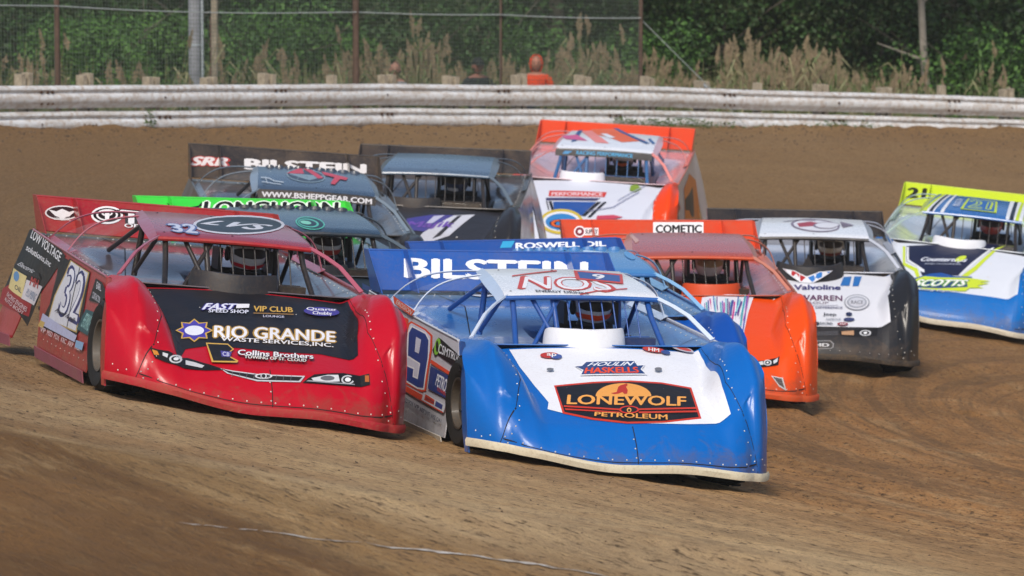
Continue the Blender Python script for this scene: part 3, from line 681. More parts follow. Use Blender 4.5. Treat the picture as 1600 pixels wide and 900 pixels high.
    for (px0,px1,n,up) in ((960,1110,420,.11),(1100,1150,60,.08),(1290,1330,50,.07),(225,242,60,.25),(1350,1368,30,.10),(1160,1400,60,.04)):
        for i in range(n):
            px=rr.uniform(px0,px1); y=72.5
            for _ in range(3): x=(px-800)/FPX*y; y=float(rail_y(x))-.14
            z=float(groundz(x,y))+rr.uniform(-.01,up); a=rr.uniform(0,6.28); s=rr.uniform(.012,.03); d=Vector((math.cos(a),math.sin(a)*.5,rr.uniform(-.3,.8))).normalized()*s; e=Vector((-d.z*.4,.1*s,d.x*.4)); c=Vector((x,y-rr.uniform(0,.12),z))
            wb.add([c-d,c-e,c+d,c+e],[(0,1,2,3)])
    tag(wb.obj('rail_weeds',leafmat('weed_leaf',(.06,.10,.025))),kind='stuff')
def spectator(px,top_v,y,lab,shirt,skinc,hair,hood=None,cap=None,turn=0):
    x=(px-800)/FPX*y; th=PITCH+math.atan((top_v-450)/FPX); zt=CAMH-math.tan(th)*y; H=1.76
    p=empty('person',lab,'person',(x,y,zt-H)); p.rotation_euler=(0,0,turn)
    sk=plain('skin_'+skinc,skinc,.6,0,.1); sh=plain('shirt_'+shirt,shirt,.85,0,.2)
    J=[(0,0,.95),(0,0,1.12),(0,0,1.32),(0,0,1.46),(0,-.01,1.54)]; Rr=[(.16,.12),(.15,.11),(.18,.12),(.10,.09),.055]; E=[(0,1),(1,2),(2,3),(3,4)]
    for s in(-1,1):
        b=len(J); J+=[(s*.19,0,1.42),(s*.24,-.02,1.20),(s*.08,-.20,1.22)]; Rr+=[.065,.05,.036]; E+=[(3,b),(b,b+1),(b+1,b+2)]; hand(J,E,Rr,b+2,(-s*1,-.1,.1),s,(0,0,-1))
        b=len(J); J+=[(s*.10,0,.90),(s*.11,.01,.50),(s*.11,.03,.09),(s*.11,-.12,.04)]; Rr+=[.095,.06,.045,.04]; E+=[(0,b),(b,b+1),(b+1,b+2),(b+2,b+3)]
    o=skin_mesh('body',J,E,Rr,[sh,sk,plain('jeans','#2a3040',.9)]); o.parent=p
    me=o.data; mi=[]
    for f in me.polygons: z=f.center.z; mi.append(2 if z<1.10 else (1 if (f.center.y<-.185 and abs(f.center.x)<.09 and z<1.3) or z>1.49 else 0))
    me.polygons.foreach_set('material_index',mi)
    h=MB(); c=(0,-.02,1.645)
    def hs(a,b):
        rr_=math.cos(b); X_=rr_*math.cos(a)*.080; Y_=rr_*math.sin(a)*.095; Z_=math.sin(b)*.118
        if Z_<0: X_*=1-.30*(-Z_/.118); Y_*=1-.12*(-Z_/.118)
        f=math.exp(-((a-4.712)/.16)**2); Y_-=.022*f*math.exp(-((b+.12)/.22)**2)   # nose
        for s in(-1,1): Y_+=.010*math.exp(-((a-4.712-s*.38)/.2)**2-((b-.10)/.14)**2)
        Y_-=.006*math.exp(-((a-4.712)/.3)**2-((b+.55)/.10)**2)
        return (c[0]+X_,c[1]+Y_,c[2]+Z_)
    h.grid(hs,linspace(0,2*math.pi,41),linspace(-1.57,1.57,28)); ho=h.obj('head',sk,p,True)
    for s in(-1,1):
        e=MB(); q=hs(4.712+s*.38,.10); e.lathe([(0,-.006),(.010,-.004),(.012,.004)],q,'y',8); e.obj('eye',plain('eye','#1c1512',.3),ho)
        e=MB(); e.lathe([(0,s*.012),(.02,s*.010),(.028,0)],(s*.075,-.01,1.645),'x',8); e.obj('ear',sk,ho)
    m=MB(); q=hs(4.712,-.55); m.box((q[0],q[1]-.002,q[2]),(.045,.008,.010)); m.obj('mouth',plain('lips','#7a3b34',.5),ho)
    k=MB()
    if hood:
        k.grid(lambda a,b:(c[0]+math.cos(b)*math.cos(a)*.105,c[1]+.02+math.cos(b)*math.sin(a)*.115,c[2]+math.sin(b)*.145-.005),linspace(-.70,3.84,26),linspace(-1.4,1.57,14)); k.obj('hood',sh,p,True,.008)
    else:
        k.grid(lambda a,b:(c[0]+math.cos(b)*math.cos(a)*.081,c[1]+.012+math.cos(b)*math.sin(a)*.098,c[2]+math.sin(b)*.127),linspace(-.75,3.9,24),linspace(-.35,1.57,12)); k.obj('hair',plain('hair_'+hair,hair,.8),p,True,.006)
    if cap:
        q=MB(); q.grid(lambda a,b:(c[0]+math.cos(b)*math.cos(a)*.088,c[1]+math.cos(b)*math.sin(a)*.105,c[2]+.03+math.sin(b)*.105),linspace(0,6.283,24),linspace(0.1,1.57,8)); q.box((0,-.145,1.685),(.12,.11,.012)); q.obj('cap',plain('cap_'+cap,cap,.8),p,True)
# ---------------------------------------------------------------- race cars
RUB=plain('tyre_rubber','#131210',.8,0,.3,14)
BLK=plain('black_metal','#15161a',.5,0,.2)
def linspace(a,b,n): return [a+(b-a)*i/(n-1) for i in range(n)]
def rivets(mb,fn,line,step,r=.0062,off=.002):
    "domed fasteners along a polyline in sheet coordinates"
    for (a,b) in zip(line[:-1],line[1:]):
        L=math.hypot(b[0]-a[0],b[1]-a[1]); n=max(1,int(L/step))
        for i in range(n):
            t=i/n; p=(lerp(a[0],b[0],t),lerp(a[1],b[1],t)); c=fn(*p); h=.01
            nn=Vector(np.cross(fn(p[0]+h,p[1])-fn(p[0]-h,p[1]),fn(p[0],p[1]+h)-fn(p[0],p[1]-h))).normalized()
            t1=nn.orthogonal().normalized(); t2=nn.cross(t1); C=Vector(c)
            vs=[C+nn*.001+(t1*math.cos(k*math.pi/3)+t2*math.sin(k*math.pi/3))*r for k in range(6)]+[C+nn*(off+.004)]
            mb.add(vs,[(k,(k+1)%6,6) for k in range(6)])
def seam(mb,fn,line,wd=.0045,off=.002,step=.06):
    pts=[]
    for (a,b) in zip(line[:-1],line[1:]):
        L=math.hypot(b[0]-a[0],b[1]-a[1]); n=max(1,int(L/step))
        pts+=[(lerp(a[0],b[0],i/n),lerp(a[1],b[1],i/n)) for i in range(n)]
    pts.append(line[-1]); h=.01; vs=[]
    for i,p in enumerate(pts):
        q=pts[min(i+1,len(pts)-1)]; o=pts[max(i-1,0)]; d=(q[0]-o[0],q[1]-o[1]); l=math.hypot(*d) or 1; s=(-d[1]/l*wd/2,d[0]/l*wd/2)
        for k in(-1,1):
            a,b=p[0]+s[0]*k,p[1]+s[1]*k; nn=np.cross(fn(a+h,b)-fn(a-h,b),fn(a,b+h)-fn(a,b-h)); nn=nn/(np.linalg.norm(nn)+1e-9)
            vs.append(fn(a,b)+nn*off)
    mb.add(vs,[(2*i,2*i+1,2*i+3,2*i+2) for i in range(len(pts)-1)])
def panel(name,fn,poly,mat,parent,thick=.012,flip=False,step=.08):
    mb=MB(); drape(mb,poly,[tuple(range(len(poly)))],fn,0,0,step)
    me_n=0
    for f in mb.f[:40]:
        p=[Vector(mb.v[i]) for i in f[:3]]; me_n+=(p[1]-p[0]).cross(p[2]-p[0]).y
    if (me_n>0)==flip: mb.f=[f[::-1] for f in mb.f]
    return mb.obj(name,mat,parent,True,thick)
def make_tyre(parent,c,s,cover,rimcol,steer=0,scl=1):
    R,W=.355,.32
    w=empty_part('wheel',parent); w.location=c; w.rotation_euler=(0,0,R_(steer)); w.scale=(scl,1,scl); c=(0,0,0)
    t=MB(); prof=[(.20,-W/2+.02),(.24,-W/2),(.31,-W/2+.0),(.345,-W/2+.035),(R,-W/2+.08),(R,W/2-.08),(.345,W/2-.035),(.31,W/2),(.24,W/2),(.20,W/2-.02)]
    t.lathe(prof,c,'y',32)
    for k in range(32):
        a=2*math.pi*k/32; M=Matrix.Rotation(-a,3,'Y')
        for yy in(-.10,-.035,.035,.10):
            if (k+int(yy*100))%2==0: continue
            p=M@Vector((R+.003,0,0)); t.box((p.x,yy,p.z),(.012,.055,.055),0,M)
    t.obj('tyre',RUB,w,True)
    m=MB(); sg=s
    m.lathe([(.195,sg*.13),(.20,sg*.15),(.185,sg*.148),(.17,sg*.10),(.09,sg*.085),(.04,sg*.11),(.0,sg*.11)],c,'y',28); m.lathe([(.20,-sg*.14),(.0,-sg*.10)],c,'y',20)
    m.obj('rim',paint(rimcol,.5,.35,.1,0,0,'rim_paint'),w,True)
    for k in range(5):
        b=MB(); a=2*math.pi*k/5; b.lathe([(.012,0),(.012,sg*.02),(0,sg*.022)],(.11*math.cos(a),sg*.09,.11*math.sin(a)),'y',6); b.obj('wheel_bolt',BLK,w)
def empty_part(name,parent):
    o=bpy.data.objects.new(name,None); COL.objects.link(o); o.parent=parent; return o
def make_car(key,L):
    pos,h,l,n=frame(*POSE[key])
    M=Matrix(((h[0],l[0],n[0],pos[0]),(h[1],l[1],n[1],pos[1]),(h[2],l[2],n[2],pos[2]),(0,0,0,1)))
    car=empty('race_car',L['label'],'race car',group='dirt track race cars racing through the turn',mat=M)
    Rd=dict(RD); Rd.update(L.get('roof_dim',{})); roofn=lambda a,b:roof(a,b,Rd)
    dust=L.get('dust',.35)
    P=lambda c,**k: paint(c,k.pop('rough',.3),k.pop('dust',dust),k.pop('coat',.4),key=k.pop('key','body_paint'),**k)
    body,fend,deckc,roofc,cage=L['body'],L.get('fender',L['body']),L['deck'],L['roof'],P(L['cage'],dust=.2,key='cage_paint')
    # --- nose sheet (front face, hood and both fenders are one moulded skin, fenders may have their own colour)
    us=linspace(-U1,U1,77); qs=linspace(0,QB,9)+linspace(QB,QT,37)[1:]
    mb=MB(); nq=len(qs); V=[nose(u,q) for u in us for q in qs]
    F=[];Mi=[]
    for i in range(len(us)-1):
        for j in range(nq-1):
            F.append((i*nq+j,(i+1)*nq+j,(i+1)*nq+j+1,i*nq+j+1)); uc=(us[i]+us[i+1])/2
            qc=(qs[j]+qs[j+1])/2; Mi.append(1 if abs(uc)>L.get('fu',.72)+.19*smooth(.5,1.5,qc) else 0)
    mb.add(V,F); mb.m=Mi
    nd0=L.get('nose_dust',dust*.12); ns=mb.obj('nose',[P(body,dust=nd0,coat=.12,spec=.22,mud=1),P(fend,dust=nd0,coat=.12,spec=.22,mud=1)],car,True,.01)
    # lip below the nose
    lp=MB()
    for s in (0,):
        prof=[(-.010,0),(.010,-.004),(.014,.022),(.004,.040)]
        vs=[];fs=[]
        uu=linspace(-U1-.0,U1,61)
        for u in uu:
            c=nose(u,0); d=nose(u+.01,0)-nose(u-.01,0); o=Vector((d[1],-d[0],0)).normalized()
            if o.x<0: o=-o
            vs+=[Vector(c)+o*a+Vector((0,0,z-.012)) for a,z in prof]
        for i in range(len(uu)-1):
            for k in range(3): fs.append((i*4+k,i*4+k+1,(i+1)*4+k+1,(i+1)*4+k))
        lp.add(vs,fs)
    lo=lp.obj('front_lip',P(L['lip'],dust=.7,rough=.6,coat=.0,key='lip_plastic'),ns,True,.008)
    # seams and fasteners
    sm=MB(); ul=.79
    seam(sm,nose,[(-.02,0),(-.02,QB)],.007); seam(sm,nose,[(-.9,.05),(0,.05),(.9,.05)],.006)
    for s in(-1,1):
        seam(sm,nose,[(s*.93,.0),(s*.80,QB*.98)],.005); seam(sm,nose,[(s*.80,QB),(s*.74,.6),(s*.80,1.0),(s*.90,1.4),(s*.92,1.66)],.004)
    sm.obj('seam',plain('seam_dark','#120f10',.8),ns)['kind']='stuff'
    rv=MB(); rc=L.get('rivet','#d8d4cc')
    rivets(rv,nose,[(-1.08,.06),(-.5,.065),(0,.07),(.5,.065),(1.08,.06)],.085)
    rivets(rv,nose,[(-.03,.02),(-.03,.28)],.06)
    for s in(-1,1):
        rivets(rv,nose,[(s*.87,.03),(s*.77,.28)],.06); rivets(rv,nose,[(s*.775,.34),(s*.765,.6),(s*.83,1.0)],.07); rivets(rv,nose,[(s*1.04,.04),(s*1.07,.22)],.10)
        rivets(rv,nose,[(s*.35,.9),(s*.35,1.3),(s*.2,1.5)],.4,.012)
    rv.obj('fastener',plain('fastener_metal',rc,.5,.3),ns)['kind']='stuff'
    if L.get('nose_decals'): put_decals(L['nose_decals'],nose,ns,'hood_print',.003,dust*.6)
    for hl in L.get('headlights',[]): headlight(hl,ns)
    if 'grille' in L: grille(L['grille'],ns)
    # --- sides
    for s,nm in((-1,'R'),(1,'L')):
        fn=lambda x,f,s=s: side_f(s,x,f)
        fs_poly=[(.80,1.0),(1.0,1),(1.2,1),(1.4,1),(1.6,1),(1.744,.995),(1.80,.70),(1.85,.40),(1.890,-.02),(1.77,-.03),(1.71,.2),(1.66,.5),(1.56,.70),(1.34,.80),(1.12,.76),(1.02,.68)]
        fo=panel('fender_side',lambda x,f,s=s: side_f(s,x,f)-np.array([0,s*.012*smooth(.8,1.1,x),0]),fs_poly,P(fend),car,.01,s<0)
        dp=[(.90,-.02),(.91,.2),(.95,.5),(1.016,.676),(.794,.997),(0,1.0),(-.8,1.0),(-1.446,1.0),(-1.446,.70),(-1.32,.52),(-1.15,.22),(-1.04,-.02)]
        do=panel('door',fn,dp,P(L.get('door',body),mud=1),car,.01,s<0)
        qp=[(-1.45,.70),(-1.45,1.0),(-2.0,1.0),(-2.34,1.0),(-2.46,-.04),(-1.88,-.04),(-1.76,.25),(-1.6,.58)]
        qo=panel('quarter_panel',fn,qp,P(L.get('quarter',L.get('door',body))),car,.01,s<0)
        sk=MB()
        for xs in (linspace(.88,-1.04,20),linspace(-1.88,-2.46,8)):
            ribs=[side(s,x,.2-.04) for x in xs]; sk.ribbon([Vector(p)+Vector((0,s*.008,-.01)) for p in ribs],(0,s*.015,.085),0,.008)
        sk.obj('side_skirt',P(L.get('skirt',L['lip']),dust=.5,rough=.6,coat=0,key='skirt_plastic'),do,True)
        tr=MB(); tr.tube([Vector(side_f(s,x,1.0))+Vector((0,0,.004)) for x in linspace(.78,-2.32,32)],.010,6)
        tr.obj('edge_trim',P(L.get('trim',L.get('skirt',body)),key='trim_paint'),do,True)
        sr=MB(); rivets(sr,lambda x,z:side(s,x,z)*np.array([1,1,1]) ,[(-1.35,.80),(-1.35,.6)],.08); rivets(sr,lambda x,z:side(s,x,z),[(.75,.26),(-1.0,.26)],.17)
        sr.f=[f for f in sr.f]+[f[::-1] for f in sr.f]; sr.m=[0]*len(sr.f)
        sr.obj('fastener',plain('fastener_metal',rc,.5,.3),do)['kind']='stuff'
        dk='door_decals'+nm; sf=SURF['side'+nm]
        if L.get(dk): put_decals(L[dk],sf,do,'door_print',.004,dust*.6)
        qk='quarter_decals'+nm
        if L.get(qk): put_decals(L[qk],sf,qo,'quarter_print',.004,dust*.6)
        # bracing seen through the gap behind the door
        br=MB(); 
        for z in(.35,.48): br.tube([(-1.0,s*.80,z),(-2.3,s*.86,z+.03)],.018,8)
        br.obj('brace_bar',BLK,qo,True)
        rb=MB(); zz=side_f(s,1.0,1)
        rb.tube([(1.55,s*.62,.35),(1.0,s*.70,.55),(.7,s*.72,.75)],.02,6); rb.obj('chassis_tube',BLK,fo,True)
    # --- deck, rear panel, floor
    dm=MB(); dm.grid(deck,linspace(-2.26,.80,70),linspace(-.958,.958,60)); dm.f=[f for f in dm.f]
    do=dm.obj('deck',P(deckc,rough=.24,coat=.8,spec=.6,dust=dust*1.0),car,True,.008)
    dn=MB(); 
    for s in(-1,1):
        for a,b in(((-.62,-2.2),(-.62,-1.2)),((-1.15,-.94),(-1.15,.94))): pass
    fxy=lambda x,y: deck(x,y)
    for line in ([(-2.2,-.45),(-1.5,-.40),(-.6,-.55)],[(-2.2,.45),(-1.5,.40),(-1.0,.45)],[(-1.5,-.93),(-1.5,.93)],[(-.3,-.92),(-.3,-.1)],[(.35,-.92),(.35,-.1)],[(.35,.93),(.35,.65)]): seam(dn,fxy,line,.008,.004)
    dn.obj('seam',plain('seam_dark','#120f10',.8),do)['kind']='stuff'
    dr=MB(); rivets(dr,fxy,[(-2.15,-.9),(-.2,-.9),(.75,-.88)],.14,.007); rivets(dr,fxy,[(-2.15,.9),(-.2,.9),(.75,.88)],.14,.007); rivets(dr,fxy,[(-2.18,-.85),(-2.18,.85)],.12,.008)
    dr.obj('fastener',plain('fastener_metal',rc,.5,.3),do)['kind']='stuff'
    if L.get('deck_decals'): put_decals(L['deck_decals'],SURF['deck'],do,'deck_print',.005,dust*.6)
    rp=MB(); rp.box((-2.30,0,.74),(.012,1.86,.42)); rp.obj('rear_panel',P(body),car)
    ft=MB(); ft.box((-.2,0,.13),(3.0,1.3,.03)); ft.box((.45,0,.38),(.05,1.5,.5)); ft.box((1.0,.0,.48),(.75,.62,.34)); ft.box((-1.7,0,.45),(.9,.7,.45)); ft.obj('chassis',BLK,car)
    # --- spoiler
    sd=dict(SD); sd.update(L.get('spoiler_dim',{})); W0,W1=sd.get('y0',-.95),sd.get('y1',.95)
    spf=lambda a,b: spoiler(a,b,sd); SL=math.hypot(sd['x1']-sd['x0'],sd['z1']-sd['z0'])
    sp=MB(); sp.grid(spf,linspace(W0,W1,20),linspace(0,SL,4)); so_=sp.obj('spoiler',P(L['spoiler'],coat=.5),car,False,.008)
    sp2=MB(); sp2.tube([spf(W0,SL),spf(W1,SL)],.009,6); sp2.obj('spoiler_edge',P(L['spoiler']),so_)
    for yy in(W0,W0+.31,W1-.31,W1):
        f=MB(); p0,p1=spf(yy,0),spf(yy,SL*1.03); fw=.42 if yy in(W0,W1) else .30
        a=Vector(p0); b=Vector(p1); c=a+Vector((fw,0,.0)); d=Vector((lerp(a.x,b.x,.9)+.14,yy,b.z+.005))
        f.add([a,b,d,c],[(0,1,2,3)]); f.obj('spoiler_fin',P(L.get('fin',L['spoiler']),coat=.5),so_,False,.008)
    if L.get('spoiler_decals'): put_decals(L['spoiler_decals'],spf,so_,'spoiler_print',.003,dust*.5)
    # --- roof
    Lr=Rd['xf']-Rd['xr']; y0,hw=Rd['y0'],Rd['hw']
    bb=linspace(0,Lr,16)
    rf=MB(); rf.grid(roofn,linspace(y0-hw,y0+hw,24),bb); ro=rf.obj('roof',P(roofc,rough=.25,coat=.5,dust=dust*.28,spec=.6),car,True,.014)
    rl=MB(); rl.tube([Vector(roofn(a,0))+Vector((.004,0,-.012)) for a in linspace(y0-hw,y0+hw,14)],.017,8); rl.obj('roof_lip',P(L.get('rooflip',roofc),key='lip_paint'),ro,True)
    rr=MB(); rivets(rr,roofn,[(y0-hw+.06,.10),(y0+hw-.06,.10)],.35,.010); rivets(rr,roofn,[(y0-hw+.12,Lr-.1),(y0+hw-.06,Lr-.1)],.35,.010); rr.obj('fastener',BLK,ro)['kind']='stuff'
    if L.get('scallop'):
        sc=MB()
        for i in range(9):
            c=lerp(y0-hw+.08,y0+hw-.03,(i+.5)/9); w_=hw/9*.86
            pts=ell(c,Lr-.004,w_,.05,10,180,360)
            a=[roofn(p,q) for p,q in pts]; b=[Vector(v)+Vector((-.012,0,.028*math.sin(math.pi*k/10))) for k,v in enumerate(a)]
            for k in range(10): sc.add([a[k],a[k+1],b[k+1],b[k]],[(0,1,2,3)])
        sc.obj('roof_scoop',P(L.get('scallop'),dust=.3,key='scallop_paint'),ro)
    if L.get('visor'):
        vz=MB(); vz.grid(lambda a,b: np.array(roofn(a,0))+np.array([.018+b*.25,0,-.004-b]),linspace(y0-hw,y0+hw,12),linspace(0,.075,3)); vo=vz.obj('visor_strip',P(L['visor']),ro,False,.005)
        if L.get('visor_decals'): put_decals(L['visor_decals'],lambda a,b: np.array(roofn(a,0))+np.array([.022+(.075-b)*.25,0,-.004-(.075-b)]),vo,'visor_print',.004)
    if L.get('roof_decals'): put_decals(L['roof_decals'],roofn,ro,'roof_print',.003,dust*.6)
    tab=P(L.get('tab',roofc),dust=dust*.7)
    for s in(-1,1):
        ey=y0+s*hw
        tb=MB(); e0=[roofn(ey,b) for b in linspace(.02,Lr+.02,14)]
        V=[]; 
        for k,p in enumerate(e0):
            t=k/13; V+=[p,p+np.array([-.02,s*(.045+.03*math.sin(math.pi*t)),-.03-.02*(1-t)])]
        tb.add(V,[(2*k,2*k+1,2*k+3,2*k+2) for k in range(13)]); to=tb.obj('roof_tab',tab,ro,False,.005)
        # front pillar post, two bowed sail rods
        pp=MB(); a=Vector(roofn(ey-s*.01,.01)); b=Vector((.86,s*.885,.90)); mid=(a+b)/2+Vector((.02,s*.03,.02))
        pp.ribbon([a,(a+mid)/2+Vector((0,s*.006,.004)),mid,(b+mid)/2,b],(0,.030,.012),0,.012); pp.obj('roof_pillar',P(L.get('pillar',roofc),dust=.25,key='pillar_paint'),car,True)
        for (bq,xe,bw) in ((Lr,-1.62,.075),(Lr*.80,-.78,.055)):
            rd=MB(); a=Vector(roofn(ey if bq<Lr else y0+s*hw*.86,bq))+Vector((-.01,s*.05,-.02)); zc,yc=edge(xe); b=Vector((xe,s*(yc-.01),zc+.01)); pts=[]
            for k in range(13):
                t=k/12; p=a.lerp(b,t)+Vector((-.25*math.sin(math.pi*t)*(1 if bq<Lr else .6)*(.3),s*bw*math.sin(math.pi*t),bw*1.0*math.sin(math.pi*t))); pts.append(p)
            rd.ribbon(pts,(.020,0,.010),0,.008); rd.obj('sail_rod',P(L.get('pillar',roofc),dust=.25,key='pillar_paint'),car,True)
        bp=MB(); bp.ribbon([Vector(side_f(s,x,1.0))+Vector((0,-s*.03,.012)) for x in linspace(-.7,-1.7,8)],(0,.06,.03),0,.005); bp.obj('sail_base',P(L.get('pillar',roofc),dust=.25,key='pillar_paint'),car)
        if L.get('sails',True):
            sw=MB(); a0=Vector(roofn(ey,.12)); a1=Vector(roofn(y0+s*hw*.9,Lr))
            def sail(t,k):
                top=a0.lerp(a1,t); xe=lerp(.55,-1.62,t); zc,yc=edge(xe); bt=Vector((xe,s*(yc-.012),zc+.006)); return np.array(top.lerp(bt,k)+Vector((0,s*.035*math.sin(math.pi*k),.02*math.sin(math.pi*k))))
            sw.grid(sail,linspace(L.get('sail0',.45),1,8),linspace(0.02,1,8)); sw.obj('sail_panel',lexan(),car,True)
    # --- roll cage
    def bar(nm,pts,r=.021,m=cage): b=MB(); b.tube(pts,r,10); return b.obj(nm,m,car,True)
    zr=lambda x,y: roofn(y,Rd['xf']-x)[2]-.03
    for s in(-1,1):
        yt=y0+s*(hw-.07)
        bar('cage_leg',[(.28,yt,zr(.28,yt)),(.40,yt+s*.01,1.02),(.66,yt+s*.05,.80)])
        bar('cage_leg',[(-.55,yt,zr(-.55,yt)),(-.60,yt+s*.03,.80)],.023)
        bar('cage_brace',[(.10,yt,zr(.1,yt)),(-.48,yt+s*.05,.84)],.017)
        bar('cage_brace',[(-.56,yt,zr(-.55,yt)-.04),(-1.3,yt+s*.10,.93)],.019)
    bar('cage_brace',[(.26,-.32,zr(.26,-.3)),(.56,-.16,.80)],.017)
    bar('cage_brace',[(.27,-.10,zr(.27,-.1)),(.54,-.36,.80)],.017) if L.get('cross',True) else None
    bar('cage_brace',[(.28,-.16,zr(.28,-.16)),(.50,-.15,.80)],.021)
    bar('cage_bar',[(-.56,y0-hw+.07,zr(-.56,0)),(-.56,y0+hw-.07,zr(-.56,0))],.021)
    bar('screen_bar',[(.46,-.20,.875),(.44,y0+hw-.08,.875)],.010)
    bar('screen_bar',[(.30,-.14,1.135),(.30,y0+hw-.1,1.135)],.008)
    for k in range(L.get('nbars',6)):
        y=lerp(-.06,y0+hw-.16,k/(L.get('nbars',6)-1)); bar('screen_rod',[(.30,y,1.15),(.46,y+.01,.87)],.0055)
    # --- engine air box in front of the screen
    ab=MB(); cx,cy=L.get('box_x',.70),L.get('box_y',.0); rad=L.get('box_r',.27); hh=L.get('box_h',.13); V=[];F=[]
    n_=36
    for k in range(n_):
        a=2*math.pi*k/n_; hk=hh*(.45+.55*smooth(-.9,.4,math.cos(a)))
        for t,(rr_,z) in enumerate(((1.10,-.10),(1.03,.0),(1.0,hk*.7),(.97,hk),(.93,hk+.002),(.90,hk-.012),(.88,.0))):
            x=cx-.12+rad*rr_*math.cos(a)*.75+(.05-.06*t/6)
            V.append((x,cy+rad*rr_*math.sin(a)*1.02,.80+z-max(0,x-.78)*.22))
    for k in range(n_):
        for t in range(6): F.append((k*7+t,((k+1)%n_)*7+t,((k+1)%n_)*7+t+1,k*7+t+1))
    ab.add(V,F); ao=ab.obj('air_box',P(L['box'],rough=.5,coat=.1,dust=dust*.6,key='airbox_paint'),car,True,.004)
    cl=MB(); cl.lathe([(rad*.55,-.1),(rad*.6,.03),(rad*.5,.05),(0,.055)],(cx-.10,cy,.82),'z',20); cl.obj('air_filter',BLK,car,True)
    if L.get('box_decals'):
        put_decals(L['box_decals'],lambda a,b: np.array([cx-.12+rad*math.cos(a/rad)*.77+.055,cy+rad*math.sin(a/rad)*1.06,.83+b-max(0,cx-.09+rad*math.cos(a/rad)*.75-.78)*.22]),ao,'air_box_print',.012)
    ds=MB(); ds.box((.50,.24,.83),(.10,.62,.10)); ds.box((.50,-.5,.80),(.06,.8,.04)); ds.obj('dashboard',P(L.get('dash','#1b1b1e'),key='dash'),car)
    # --- seat and steering wheel
    st=MB(); st.box((-.32,.24,.62),(.06,.44,.62),0,Matrix.Rotation(R_(-12),3,'Y')); st.box((-.14,.24,.32),(.42,.42,.08))
    for s in(-1,1): st.box((-.25,.24+s*.22,.62),(.26,.035,.30)); st.box((-.26,.24+s*.19,1.0),(.24,.03,.16))
    st.obj('seat',BLK,car)
    sw=MB(); sc_=Vector((.32,.24,.72)); Mx=Matrix.Rotation(R_(-62),3,'Y')
    sw.tube([sc_+Mx@Vector((.155*math.cos(a),.155*math.sin(a),0)) for a in linspace(0,2*math.pi,21)],.014,6); sw.tube([sc_,sc_+Vector((.18,0,-.08))],.018,6)
    for a in(0,2.1,4.2): sw.tube([sc_,sc_+Mx@Vector((.155*math.cos(a),.155*math.sin(a),0))],.01,5)
    sw.obj('steering_wheel',BLK,car,True)
    # --- wheels stand on the ground whatever the body roll
    for x in(1.31,-1.31):
        for s in(-1,1):
            y=s*((.925 if s<0 else .85) if x>0 else .80); p=pos+h*x+l*y; gz=float(ground0(p[0],p[1])); zb=(gz-p[2])/n[2]
            make_tyre(car,(x,y,zb+(.325 if x>0 else .352)),s,True,L.get('rim','#33322f'),(3 if x>0 else 0),.92 if x>0 else 1)
    for k in L.get('extras',[]): k(car,P)
    driver(key,L,M)
    return car
def headlight(hl,parent):
    put_decals([('P','#111318',hl['poly'])]+hl.get('items',[]),nose,parent,'headlight',.006,.15)
def grille(g,parent):
    put_decals(g,nose,parent,'grille',.006,.2)
# ---------------------------------------------------------------- people
def skin_mesh(name,joints,edges,radii,mats,root=0,levels=1):
    me=bpy.data.meshes.new(name); me.from_pydata(joints,edges,[]); o=bpy.data.objects.new(name,me); COL.objects.link(o)
    for m in mats: me.materials.append(m)
    sk=o.modifiers.new('s','SKIN'); sk.use_smooth_shade=True
    for i,v in enumerate(me.skin_vertices[0].data):
        r=radii[i]; v.radius=r if isinstance(r,tuple) else (r,r); v.use_root=(i==root)
    ss=o.modifiers.new('u','SUBSURF'); ss.levels=levels; ss.render_levels=levels
    dg=bpy.context.evaluated_depsgraph_get(); ev=o.evaluated_get(dg); m2=bpy.data.meshes.new_from_object(ev)
    o.modifiers.clear(); o.data=m2; bpy.data.meshes.remove(me); m2.name=name
    return o
def hand(J,E,Rr,wrist,d,side_,curl):
    "five fingers rooted in a palm; d = pointing direction, curl = direction they bend to"
    d=Vector(d).normalized(); c=Vector(curl).normalized(); sd=d.cross(c).normalized()
    W=Vector(J[wrist]); p=len(J); J.append(tuple(W+d*.05)); Rr.append((.022,.030)); E.append((wrist,p))
    for k,(o,L) in enumerate(((-.027,.07),(-.009,.08),(.009,.075),(.027,.06))):
        a=len(J); b0=W+d*.085+sd*o; J.append(tuple(b0)); Rr.append(.009); E.append((p,a))
        J.append(tuple(b0+d*L*.35+c*L*.3)); Rr.append(.0085); E.append((a,a+1)); J.append(tuple(b0+d*L*.3+c*L*.75)); Rr.append(.008); E.append((a+1,a+2))
    a=len(J); J.append(tuple(W+d*.045-sd*.035*side_+c*.015)); Rr.append(.010); E.append((p,a)); J.append(tuple(W+d*.075-sd*.05*side_+c*.04)); Rr.append(.009); E.append((a,a+1))
_drv={}
